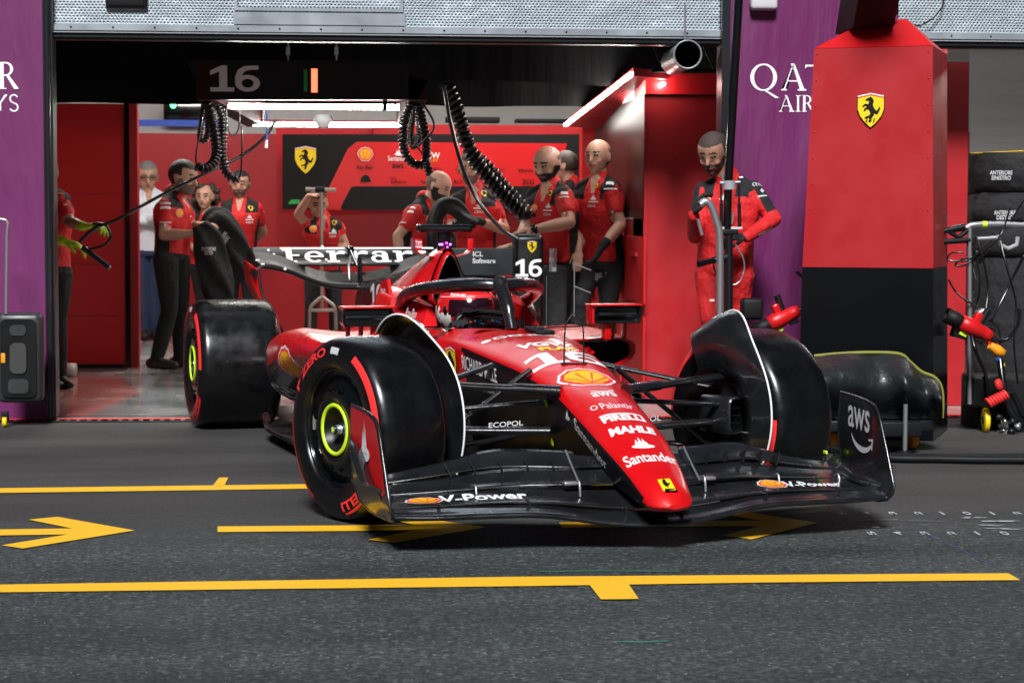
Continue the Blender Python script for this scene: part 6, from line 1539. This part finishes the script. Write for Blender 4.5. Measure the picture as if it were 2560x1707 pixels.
cloth('wheel_cover', [(505, 590, 12), (540, 548, 32), (575, 590, 36), (600, 650, 36), (618, 700, 26)], 15.9, 'second black wheel cover with slanted lettering slung over towards the rear wing', 'cover', letters=[('POSTERIORE', 558, 594, 32, 9, 1.0), ('SINISTRO', 567, 600, 22, 8, 1.0)])
cloth('wheel_cover', [(1085, 630, 16), (1088, 560, 20), (1105, 518, 20), (1135, 516, 22), (1165, 545, 18), (1192, 562, 12)], 14.3, 'black arched wheel cover between bowing man and gloved hands', 'cover', .10)
cloth('wheel_cover', [(1090, 560, 12), (1112, 590, 22), (1118, 630, 22), (1112, 680, 18)], 14.6, 'black cover fold hanging below the arched wheel cover', 'cover', .08)
# ---- number case behind the cockpit
YK = 13.0
r, o = thing('equipment_case', PX(1320, 700, YK), 'black rounded case with yellow shield and number 16 behind the halo', 'case')
kx0, kx1 = PX(1288, 600, YK).x, PX(1360, 600, YK).x; kz = PX(1320, 588, YK).z
q = MB(); q.box(Vector(((kx0+kx1)/2, YK+.16, kz/2+.03))-o, (kx1-kx0, .32, kz-.06), 'carbon_matte', bev=.03); q.build('case_body', r)
mat('case_grey', (.03, .035, .04), .4); q = MB(); q.box(Vector(((kx0+kx1)/2, YK+.16, kz-.002))-o, (kx1-kx0-.03, .26, .02), 'case_grey', bev=.008); q.build('lid', r)
q = MB(); fk = lambda px, py: (lambda u, v, d=0: PX(px, py, YK-.004)-o+Vector((u, -d, v))); Kk = YK/FOC
q.shape(shape_shield(), fk(1330, 617), 30*Kk); t16q(q, fk(1322, 670), 66*Kk, 44*Kk, 'white'); q.build('case_number', r)
q = MB(); 
for i in range(5): q.lathe([(0, .03), (.02, .03), (.02, 0)], Vector((kx0+.05+(kx1-kx0-.1)*(i % 2), YK+.06+.2*(i//2 % 2), .03))-o, (1, 0, 0), 'rubber_side', 14)
q.build('castors', r)
q = MB(); sx0, sx1 = PX(1128, 640, YK+.1).x, kx0-.004; q.box(Vector(((sx0+sx1)/2, YK+.14, PX(1200, 655, YK).z))-o, (sx1-sx0, .03, 68*Kk), 'case_grey', bev=.006); q.build('side_board', r)
q = MB(); q.text('ICL', lambda u, v, d=0: PX(1195, 635, YK+.117)-o+Vector((u, 0, v)), 26*Kk, 13*Kk, 'white', bold=.03); q.text('Software', lambda u, v, d=0: PX(1210, 652, YK+.117)-o+Vector((u, 0, v)), 58*Kk, 13*Kk, 'white', bold=.03); q.build('board_lettering', r)
q = MB(); q.box(Vector((PX(1385, 680, YK+.5).x, YK+.5, .45))-o, (.16, .2, .84), 'cloth_black', bev=.03); q.text('PIRELLI', lambda u, v, d=0: PX(1382, 650, YK+.397)-o+Vector((u, 0, v)), 18*Kk, 60*Kk, 'white_dim', rot=0, bold=.02); q.build('rear_box', r)
# ---- steel lifting fork held by the leaning man
r, o = thing('lifting_fork', PX(804, 600, 16.3), 'steel T-handled lifting fork standing behind the rear wing', 'jack')
Q = lambda x, y, d=0: PX(x, y, 16.3+d)-o
mat('bare_metal', (.42, .36, .32), .45, metal=.7)
q = MB(); q.tube([Q(764, 473), Q(790, 474)], .016, 'bare_metal', 10); q.tube([Q(810, 474), Q(840, 475)], .016, 'bare_metal', 10); q.tube([Q(788, 474), Q(812, 474)], .024, 'black', 10); q.build('handle', r)
q = MB(); q.tube([Q(803, 478), Q(805, 770)], .013, 'bare_metal', 10); q.build('shaft', r)
q = MB(); q.tube(catmull([Q(805, 742), Q(790, 754), Q(776, 770), Q(774, 800), Q(772, 895)], 5), .014, 'bare_metal', 10); q.tube(catmull([Q(805, 742), Q(822, 754), Q(836, 768), Q(839, 800), Q(842, 895)], 5), .014, 'bare_metal', 10); q.tube([Q(773, 775), Q(838, 775)], .014, 'bare_metal', 10); q.tube([Q(772, 892), Q(842, 892)], .014, 'bare_metal', 10); q.build('fork', r)
q = MB(); 
for x in (772, 842): q.lathe([(-.02, .05), (.02, .05), (.02, 0)], Q(x, 896)+Vector((0, 0, -.0)), (1, 0, 0), 'rubber_side', 20)
q.build('wheels', r)
# ---- tall red column
YR = 10.6
r, o = thing('gantry_column', PX(2170, 900, YR), 'tall red column with yellow shield emblem and glossy black base', 'column')
C = lambda x, y, d=0: PX(x, y, YR+d)-o
zr_top, zr_mid = C(2100, 118).z, C(2100, 669).z; zg = -o.z+.005
xa, xb = C(2031, 118).x, C(2326, 118).x; xa2, xb2 = C(2008, 669).x, C(2336, 669).x
dpt = .62
def hexa(A4, B4, m_, mb):
    V = A4+B4; mb.add(V, [(3, 2, 1, 0), (4, 5, 6, 7), (0, 1, 5, 4), (1, 2, 6, 5), (2, 3, 7, 6), (3, 0, 4, 7)], m_, False)
def ring_(pl, pr, z, in_=0):
    W_ = (pr-pl)*YR/FOC; sn, cs = math.sin(R(23.5)), math.cos(R(23.5)); L0 = PX(pl, 500, YR+W_*sn/2)-o; R0 = PX(pr, 500, YR-W_*sn/2)-o
    bk = Vector((sn, cs, 0)); al = (R0-L0); al.z = 0; al.normalize()
    f_ = lambda p_, a_, d_: Vector((p_.x+al.x*a_+bk.x*d_, p_.y+al.y*a_+bk.y*d_, z))
    return [f_(L0, 0, in_), f_(R0, 0, in_), f_(R0, 0, dpt-in_), f_(L0, 0, dpt-in_)]
q = MB(); hexa(ring_(2008, 2336, zr_mid), ring_(2031, 2326, zr_top), 'red_wall', q); q.build('red_body', r)
q = MB(); hexa(ring_(2000, 2343, zg), ring_(2008, 2336, zr_mid-.002), 'black_panel', q); q.build('black_base', r)
q = MB(); za = C(2180, 40).z; hexa(ring_(2031, 2326, zr_top+.002), ring_(2145, 2245, za, .22), 'red_board', q); q.build('sloped_top', r)
fr0 = ring_(2031, 2326, 0); ux_ = (fr0[1]-fr0[0]).normalized(); mid_ = (ring_(2022, 2330, C(2174, 276).z)[0]+ring_(2022, 2330, C(2174, 276).z)[1])/2; nr_ = Vector((ux_.y, -ux_.x, 0))
q = MB(); q.shape(shape_shield(), lambda u, v, d=0: mid_+ux_*u+nr_*(.010+d)+Vector((0, 0, v)), 86*YR/FOC, step=.0012)
for ch_, du in (('S', -.02), ('F', .02)): q.text(ch_, lambda u, v, d=0: mid_+ux_*(u+du)+nr_*.018+Vector((0, 0, v-.055)), 7*YR/FOC, 9*YR/FOC, 'black', shear=.3)
q.build('shield_emblem', r)
q = MB()
lo_, hi_ = ring_(2014, 2333, zr_mid+.03), ring_(2029, 2327, zr_top-.03)
for f_ in (.035, .965):
    for k_ in range(9):
        t_ = k_/8; A_ = lo_[0].lerp(lo_[1], f_).lerp(hi_[0].lerp(hi_[1], f_), t_); q.lathe([(0, .006), (.002, .005), (.003, 0)], A_, nr_, 'red_dark', 8)
q.build('panel_screws', r)
q = MB(); a1, a2 = C(2132, 70, .1), C(2234, 68, .1); hexa([a1, a2, a2+Vector((0, .4, 0)), a1+Vector((0, .4, 0))], [a1+Vector((-.10, -.9, .62)), a2+Vector((-.10, -.9, .62)), a2+Vector((-.10, -.5, .72)), a1+Vector((-.10, -.5, .72))], 'gantry_red', q); q.build('boom_arm', r)
q = MB(); q.tube([C(2240, 38, .1), C(2242, -120, .1)], .014, 'black', 8); q.build('hanger_rod', r)
# ---- quilted black leather cover on a low cart, in front of the column
YL = 10.0
r, o = thing('covered_cart', PX(2200, 1000, YL), 'crumpled black leather cover with yellow piping on a low cart', 'cart')
C = lambda x, y, d=0: PX(x, y, YL+d)-o
m = mat('leather', (.010, .013, .014), .42, coat=.12, bump=.55, bscale=4.5, bdist=.07); 
outl = [(2035, 890), (2100, 884), (2180, 881), (2250, 885), (2275, 905), (2305, 930), (2335, 942), (2352, 965), (2357, 1000), (2355, 1045)]
ol = catmull([(x, y, 0) for x, y in outl], 4)
q = MB(); rows = []
for i, p in enumerate(ol):
    row_ = []
    for j in range(14):
        t = j/13; yb = 1046; y_ = p.y+(yb-p.y)*t; x_ = p.x if i else p.x
        x_ = p.x + (2200-p.x)*t*.0
        dep_ = -.02-.20*math.sin(PI*min(1, t*1.1))*(.8+.2*math.sin(i*.5))-.014*math.sin(i*.5+t*4)+.008*math.sin(i*1.1-t*7)
        row_.append(C(x_, y_, dep_))
    rows.append(row_)
q.grid(rows, 'leather'); q.grid([[p+Vector((0, .25 if j else .03, 0)) for j, p in enumerate(rw)] for rw in rows], 'leather'); q.build('leather_cover', r)
mat('piping', (.20, .20, .03), .6); q = MB(); q.tube([C(p.x, p.y, -.02) for p in ol], .009, 'piping', 8); q.build('piping', r)
q = MB(); q.box((C(2050, 1062)+C(2330, 1062))/2+Vector((0, .15, 0)), ((C(2330, 1062)-C(2050, 1062)).x, .42, .055), 'trim_dark', bev=.006); q.box((C(2140, 1066)+C(2286, 1066))/2+Vector((0, -.12, .0)), ((C(2286, 1066)-C(2140, 1066)).x, .05, .075), 'trim_dark', bev=.006); q.build('cart_frame', r)
for x in (2264, 2130):
    q = MB(); q.tube([C(x, 1010, -.14), Vector((C(x, 1010, -.14).x, C(x, 1010, -.14).y, -o.z+.02))], .012, 'steel', 10); q.lathe([(0, .05), (.012, .045), (.02, .012)], Vector((C(x, 1010, -.14).x, C(x, 1010, -.14).y, -o.z+.004)), (0, 0, 1), 'trim_dark', 18); q.build('support_foot', r)
for x in (2280, 2080):
    q = MB(); q.lathe([(-.02, .03), (-.02, .045), (.02, .045), (.02, .03)], Vector((C(x, 1090, .1).x, C(x, 1090, .1).y, -o.z+.05)), (1, .2, 0), 'orange', 20); q.build('castor', r)
# ---- hose on the ground at the right
b = MB(); P_ = [AZ(x, y, .022) for x, y in [(1985, 1120), (2080, 1122), (2160, 1140), (2250, 1146), (2350, 1147), (2450, 1149), (2700, 1150)]]
b.tube(catmull(P_, 8), .020, 'black', 10); tag(b.build('ground_hose'), 'thick black hose lying on the ground at the right edge', 'hose')
b = MB(); P_ = [AZ(x, y, .012) for x, y in [(2080, 1128), (2140, 1132), (2240, 1138), (2400, 1139), (2600, 1137)]]
b.tube(catmull(P_, 8), .011, 'black', 10); tag(b.build('ground_hose'), 'thinner black hose behind the thick one on the ground', 'hose')
# ---- steel frame and black pole of the suited man
r, o = thing('lollipop_stand', PX(1810, 800, 10.9), 'black telescopic pole with clamp and steel side tube in front of the suited man', 'stand')
C = lambda x, y, d=0: PX(x, y, 10.9+d)-o
q = MB(); q.tube([C(1850, -60), C(1820, 468)], [.026, .024], 'black_gloss', 14); q.tube([C(1820, 468), C(1818, 590)], .022, 'black_gloss', 14); q.tube([C(1822, 580), C(1823, 1075)], .022, 'trim_dark', 14); q.build('pole', r)
q = MB(); q.tube(catmull([C(1752, 512, -.05), C(1765, 504, -.05), C(1780, 520, -.05), C(1792, 556, -.05), C(1799, 590, -.05), C(1800, 700, -.05), C(1799, 1075, -.05)], 6), .021, 'steel', 12); q.tube([C(1745, 548, -.06), C(1755, 588, -.06)], .010, 'steel', 8); q.build('steel_tube', r)
q = MB(); q.tube([C(1823, 452), C(1823, 474)], .034, 'grey', 14); q.tube([C(1800, 458), C(1850, 456)], .010, 'steel', 8); q.tube([C(1804, 436), C(1810, 458)], .007, 'steel', 8); q.box(C(1828, 570), (.12, .02, .012), 'white_dim'); q.box(C(1824, 580), (.09, .05, .03), 'black', bev=.006); q.tube([C(1834, 532), C(1830, 560)], .006, 'steel', 6); q.build('clamp', r)
q = MB(); 
for x in (1802, 1847): q.tube([C(x, 460), C(x+1, 510)], .006, 'trim_dark', 8); q.tube([C(x+1, 508), C(x+2, 570)], .010, 'trim_dark', 8)
q.build('gas_struts', r)
q = MB(); q.tube([C(1747, 660, -.08), C(1805, 645, -.02)], .018, 'black_gloss', 10); q.tube([C(1805, 648), C(1822, 640)], .022, 'black', 10); q.build('side_grip', r)
q = MB(); q.tube(catmull([C(1784, 655), C(1786, 675), C(1800, 692), C(1812, 700)], 6), .005, 'hose', 6); q.tube(catmull([C(1838, 610), C(1856, 640), (C(1861, 670)), C(1852, 700), C(1835, 712), C(1826, 708)], 6), .004, 'steel', 6); q.build('brake_cable', r)
q = MB(); q.box(Vector((C(1812, 900).x, .0, -o.z+.03)), (.34, .3, .04), 'trim_dark', bev=.01); q.build('foot_plate', r)
# ---- wheel gun behind the far front wheel and the one on the right trolley
def wheelgun(x, y, Y, label, s_=1.0, ang=0.0, withclip=True):
    r_, o_ = thing('wheel_gun', PX(x, y, Y), label, 'wheel gun'); M_ = Matrix.Rotation(ang, 3, 'Y')
    V = lambda a, b_, c: M_ @ Vector((a, b_, c))*s_
    q = MB(); q.lathe([(-.13, 0), (-.13, .035*s_), (-.10, .042*s_), (-.06, .045*s_), (-.055, .050*s_), (-.03, .050*s_), (-.02, .055*s_), (.02, .055*s_), (.05, .05*s_), (.06, .035*s_)], (0, 0, 0), V(1, 0, 0), lambda i: 'black' if i//20 in (1, 3, 4) else 'red_board', 20); q.box(V(-.02, 0, -.06), (.05*s_, .05*s_, .09*s_), 'red_paint', M_, bev=.01); q.build('gun_body', r_)
    q = MB(); q.lathe([(.05, .04*s_), (.08, .05*s_), (.15, .05*s_), (.15, .035*s_), (.10, .03*s_)], (0, 0, 0), V(1, 0, 0), 'black', 20); q.build('socket', r_)
    q = MB(); q.tube([V(-.05, 0, -.03), V(-.06, 0, -.15)], .022*s_, 'black', 10); q.tube([V(-.13, 0, 0), V(-.20, 0, .01)], .024*s_, 'trim_dark', 10); q.box(V(-.09, 0, .045), (.06*s_, .03*s_, .05*s_), 'black', M_, bev=.006); q.tube(catmull([V(-.20, 0, .01), V(-.26, .02, -.03), V(-.28, .0, -.14), V(-.24, 0, -.24)], 5), .010, 'hose', 8); q.build('grip', r_)
    q = MB(); q.box(V(0, -.052*s_, .01), (.05*s_, .006, .03*s_), 'yellow', M_); q.box(V(.02, 0, .065), (.05*s_, .02*s_, .02*s_), 'lime', M_, bev=.003); q.build('tag_plate', r_)
    return r_
r = wheelgun(1945, 800, 11.0, 'red wheel gun with black socket resting behind the far front wheel', .85, PI*.86)
q = MB(); q.box(Vector((-.14, .05, .06)), (.12, .1, .12), 'black', bev=.02); q.tube([Vector((.02, 0, -.1)), Vector((.12, 0, -.22)), Vector((.16, 0, -.8))], .022, 'hose', 8); q.build('hose_end', r)
# ---- right trolley with handle bar, guns, case and yellow wheel
YT = 10.9
r, o = thing('pit_trolley', PX(2480, 900, YT), 'pit trolley with silver handlebar, yellow tape and cables at right edge', 'trolley')
C = lambda x, y, d=0: PX(x, y, YT+d)-o
q = MB(); q.tube(catmull([C(2416, 570), C(2430, 563), (C(2480, 560)), C(2560, 563), C(2620, 570)], 5), .014, 'steel', 10); q.tube([C(2424, 566), C(2424, 1010)], .013, 'steel', 10); q.tube([C(2440, 598), C(2500, 594)], .011, 'steel', 10); q.build('handlebar', r)
q = MB(); q.tube([C(2455, 561), C(2467, 561)], .0175, 'lime', 12); q.build('tape_band', r)
q = MB(); q.tube([C(2333, 583), C(2410, 568)], [.014, .022], 'black_gloss', 12); q.tube([C(2338, 606), C(2425, 600)], .016, 'black', 12); q.tube([C(2333, 583), C(2336, 582)], .009, 'steel', 8); q.tube(catmull([C(2375, 580), C(2395, 592), C(2404, 588), C(2420, 575)], 5), .013, 'black', 8); q.box(C(2350, 545), (.05, .04, .07), 'case_grey', bev=.01); q.build('side_grips', r)
q = MB(); q.tube([C(2495, 588), C(2500, 612), C(2520, 622), C(2542, 612), C(2544, 592)], .013, 'grey', 10); q.build('hook', r)
q = MB()
for pts in ([(2525, 520), (2500, 590), (2450, 640), (2420, 660), (2390, 666), (2400, 650), (2440, 640)], [(2560, 500), (2520, 560), (2470, 610), (2420, 650), (2370, 650), (2380, 632), (2410, 632)], [(2420, 690), (2434, 730), (2430, 760)], [(2372, 700), (2390, 730), (2420, 754), (2440, 760)], [(2472, 800), (2495, 820), (2500, 860), (2488, 890)], [(2440, 700), (2425, 640), (2418, 600)], [(2430, 590), (2450, 700), (2440, 770)]):
    q.tube(catmull([C(x, y, random.uniform(-.05, .05)) for x, y in pts], 6), .0055, 'hose', 6)
for pts in ([(2440, 590), (2456, 640), (2470, 720), (2462, 790)], [(2500, 600), (2520, 680), (2540, 760), (2535, 860), (2545, 960)], [(2560, 640), (2530, 700), (2500, 760), (2480, 800)], [(2425, 820), (2440, 880), (2462, 930), (2470, 990)]):
    q.tube(catmull([C(x, y, random.uniform(-.08, .02)) for x, y in pts], 6), random.choice([.006, .010, .014]), 'hose', 7)
q.build('cables', r)
q = MB()
for (x, y, w__, h__, m__) in ((2438, 800, .07, .06, 'black'), (2400, 828, .09, .08, 'black_gloss'), (2460, 830, .10, .07, 'trim_dark'), (2478, 852, .06, .05, 'red_board'), (2452, 780, .05, .03, 'steel'), (2428, 600, .04, .05, 'black'), (2438, 640, .03, .06, 'trim_dark'), (2505, 990, .08, .05, 'black'), (2524, 1030, .07, .05, 'trim_dark')):
    q.box(C(x, y, .03), (w__, .07, h__), m__, Matrix.Rotation(random.uniform(-.5, .5), 3, 'Y'), bev=.008)
q.build('brackets', r)
q = MB(); q.box(C(2470, 1010, .30)+Vector((.06, 0, 0)), (.34, .35, .34), 'black', bev=.02); q.box(C(2450, 975, .1), (.16, .2, .18), 'carbon_matte', bev=.02); q.build('black_case', r)
q = MB(); q.lathe([(-.014, .02), (-.014, .062), (-.010, .067), (.010, .067), (.014, .062), (.014, .02)], (C(2464, 1081).x, C(2464, 1081).y, -o.z+.068), (1, -.1, 0), 'yellow', 28); q.lathe([(-.02, .02), (.02, .02), (.02, 0)], (C(2464, 1081).x, C(2464, 1081).y, -o.z+.068), (1, -.1, 0), 'trim_dark', 12); q.build('yellow_wheel', r)
q = MB(); hc_ = [C(2470, 1008, -.1), C(2515, 985, -.1)]; q.tube(coil(hc_, .024, .017, .01), .0085, 'tyre_red', 7); q.tube(hc_, .016, 'tyre_red', 8); q.lathe([(0, .03), (.02, .03), (.02, 0)], C(2494, 962, -.1), (.6, -.6, .4), 'tyre_red', 16); q.build('red_spring', r)
q = MB(); rnd = random.Random(8)
for i in range(22):
    c_ = C(2500+rnd.random()*60, 1040+rnd.random()*45, rnd.uniform(-.1, .2)); a_ = Vector((rnd.uniform(-1, 1), rnd.uniform(-1, .2), rnd.uniform(-1, 1))).normalized()
    q.lathe([(0, 0), (0, .012+.012*rnd.random()), (.03, .012+.01*rnd.random()), (.04, .008), (.04, 0)], c_, a_, rnd.choice(['steel', 'black', 'black', 'chrome', 'trim_dark']), 12)
q.tube(catmull([C(2500, 900, 0), C(2508, 960, -.05), C(2520, 1010, -.05), C(2545, 1050, -.05), C(2600, 1075)], 6), .020, 'hose', 10); q.tube(catmull([C(2530, 980), C(2545, 1010), C(2560, 1040), C(2600, 1050)], 6), .016, 'hose', 8); q.build('fittings', r)
q = MB(); q.tube([C(2495, 895), C(2504, 920)], .016, 'blue', 10); q.tube([C(2498, 868), C(2508, 884)], .014, 'steel', 10); q.tube([C(2504, 910), C(2506, 916)], .018, 'yellow', 10); q.build('hose_coupling', r)
r = wheelgun(2425, 816, 10.6, 'red wheel gun with yellow plate hanging on the right trolley', .85, PI*1.14)
q = MB(); q.lathe([(0, .02), (.05, .03), (.09, .026), (.09, 0)], Vector((.10, -.03, -.10)), (.8, 0, -.5), 'orange', 16); q.build('orange_cap', r)
# tall stack of covers
r, o = thing('cover_stack', PX(2500, 600, 12.6), 'tall black padded stack with white lettering behind the right trolley', 'covers')
C = lambda x, y, d=0: PX(x, y, 12.6+d)-o
for k, (y0, y1, x0) in enumerate(((382, 480, 2428), (482, 560, 2434), (562, 640, 2430), (642, 960, 2440))):
    q = MB(); a, c = C(x0, y1), C(2690, y0); rows = []
    for i in range(12):
        t = i/11; z = a.z+(c.z-a.z)*t; bul = math.sin(PI*t)**.4*.05
        rows.append([Vector((a.x+.06-bul+.01*math.sin(t*9+k), .0-bul*.5, z)), Vector((a.x+.25, -.05-bul, z)), Vector((a.x+.5, -.06-bul*1.2, z)), Vector((c.x, -.02-bul, z)), Vector((c.x, .4, z)), Vector((a.x+.06, .4, z))])
    q.grid(rows, 'cloth_black', closed=True, caps=True)
    ob = q.build('padded_cover', r)
q = MB(); KK = 12.6/FOC
for (t_, x, y, w_) in (('ANTERIORE', 2503, 432, 58), ('SINISTRO', 2503, 445, 50), ('ANTERIORE', 2512, 532, 56), ('DESTRO', 2512, 544, 42)): q.text(t_, lambda u, v, d=0: C(x, y, -.135)+Vector((u, 0, v)), w_*KK, 11*KK, 'white_dim', bold=.02)
q.build('lettering', r)
q = MB(); q.tube(catmull([C(2428, 384), C(2520, 380), C(2690, 374)], 4), .006, 'yellow', 6); q.build('yellow_edge', r)
# ---- left travel case
YC2 = 11.4
r, o = thing('wheeled_case', PX(45, 900, YC2), 'grey ribbed wheeled case with tall steel handle at far left', 'case')
C = lambda x, y, d=0: PX(x, y, YC2+d)-o
mat('case_shell', (.028, .030, .032), .42, var=.15)
q = MB(); a, c = C(-8, 1007), C(103, 782); q.box((a+c)/2+Vector((0, .06, 0)), ((c-a).x, .14, (c-a).z), 'case_shell', bev=.035)
def rr_poly(cx, cy, hx, hy, rad, n=5):
    P_ = []
    for (sx, sy, a0) in ((1, 1, 0), (-1, 1, PI/2), (-1, -1, PI), (1, -1, 1.5*PI)):
        for k in range(n+1): a = a0+PI/2*k/n; P_.append((cx+sx*(hx-rad)+rad*math.cos(a), cy+sy*(hy-rad)+rad*math.sin(a)))
    return P_
q.build('shell', r)
q = MB(); m0 = (a+c)/2; w2, h2 = (c-a).x/2, (c-a).z/2
fnc = lambda x, z, d: m0+Vector((x, -.012-d, z))
q.prism(rr_poly(0, 0, w2*.78, h2*.86, .03), fnc, -.01, .012, 'carbon_matte'); q.build('front_recess', r)
q = MB(); mat('recess_pad', (.035, .036, .033), .55)
q.prism(rr_poly(0, -.0, w2*.36, h2*.34, .03), fnc, .008, .022, 'recess_pad'); q.prism(rr_poly(0, h2*.62, w2*.36, h2*.12, .025), fnc, .008, .020, 'case_shell'); q.prism(rr_poly(0, -h2*.62, w2*.45, h2*.16, .025), fnc, .008, .020, 'case_shell'); q.build('ribs', r)
q = MB(); q.box(C(8, 895, -.02), (.024, .012, .055), 'orange', bev=.003); q.build('orange_label', r)
q = MB(); q.tube(catmull([C(-30, 549), C(8, 549), C(19, 560), C(17, 600), C(15, 785)], 5), .009, 'steel', 10); q.build('pull_handle', r)
for x in (10, -60):
    q = MB(); wz_ = Vector((C(x, 1030).x, .03, -o.z+.034)); q.lathe([(-.012, .015), (-.012, .032), (.012, .032), (.012, .015)], wz_, (1, 0, 0), 'yellow', 20); q.box(wz_+Vector((0, 0, .03)), (.04, .04, .05), 'black', bev=.004); q.build('castor', r)
# ---- bottle and shoe-level things
r, o = thing('spray_bottle', PX(180, 912, 15.0), 'clear bottle with orange label lying on the garage floor', 'bottle')
ax = Vector((1, -.1, 0)); mat('plastic', (.55, .50, .45), .2); mat('cola', (.05, .015, .01), .2)
q = MB(); q.lathe([(-.03, 0), (-.03, .05), (.045, .052), (.06, .045), (.10, .020)], (0, 0, -.0), -ax, 'plastic', 20); q.build('bottle_body', r)
q = MB(); q.lathe([(-.0, .053), (.05, .053)], (-.03, 0, 0), -ax, 'orange', 20); q.build('label', r)
q = MB(); q.lathe([(0, .02), (.05, .022), (.05, 0)], (-.10, .01, 0), -ax, 'white_dim', 14); q.build('cap', r)
r.location.z = .058
r, o = thing('filling_coupling', Vector(AZ(1655, 1000, 0))+Vector((0, .1, 0)), 'orange based filling coupling with dark steel cup by the red cabinet', 'coupling')
q = MB(); q.lathe([(.004, .075), (.02, .08), (.045, .06), (.05, .03)], (0, 0, 0), (0, 0, 1), 'grey', 28); q.build('base_ring', r)
q = MB(); q.lathe([(.045, .06), (.09, .062), (.15, .055), (.16, .03)], (0, 0, 0), (0, 0, 1), 'orange', 28); q.build('orange_body', r)
q = MB(); q.lathe([(.15, .022), (.30, .020), (.34, .03), (.37, .055), (.40, .058), (.40, .07), (.42, .07), (.42, .05), (.38, .04)], (0, 0, 0), (0, 0, 1), 'bare_metal', 28); q.build('steel_cup', r)
q = MB(); q.lathe([(0, .03), (.05, .032), (.06, 0)], (.06, -.03, .10), (1, -.3, 0), 'yellow', 18); q.build('yellow_plug', r)
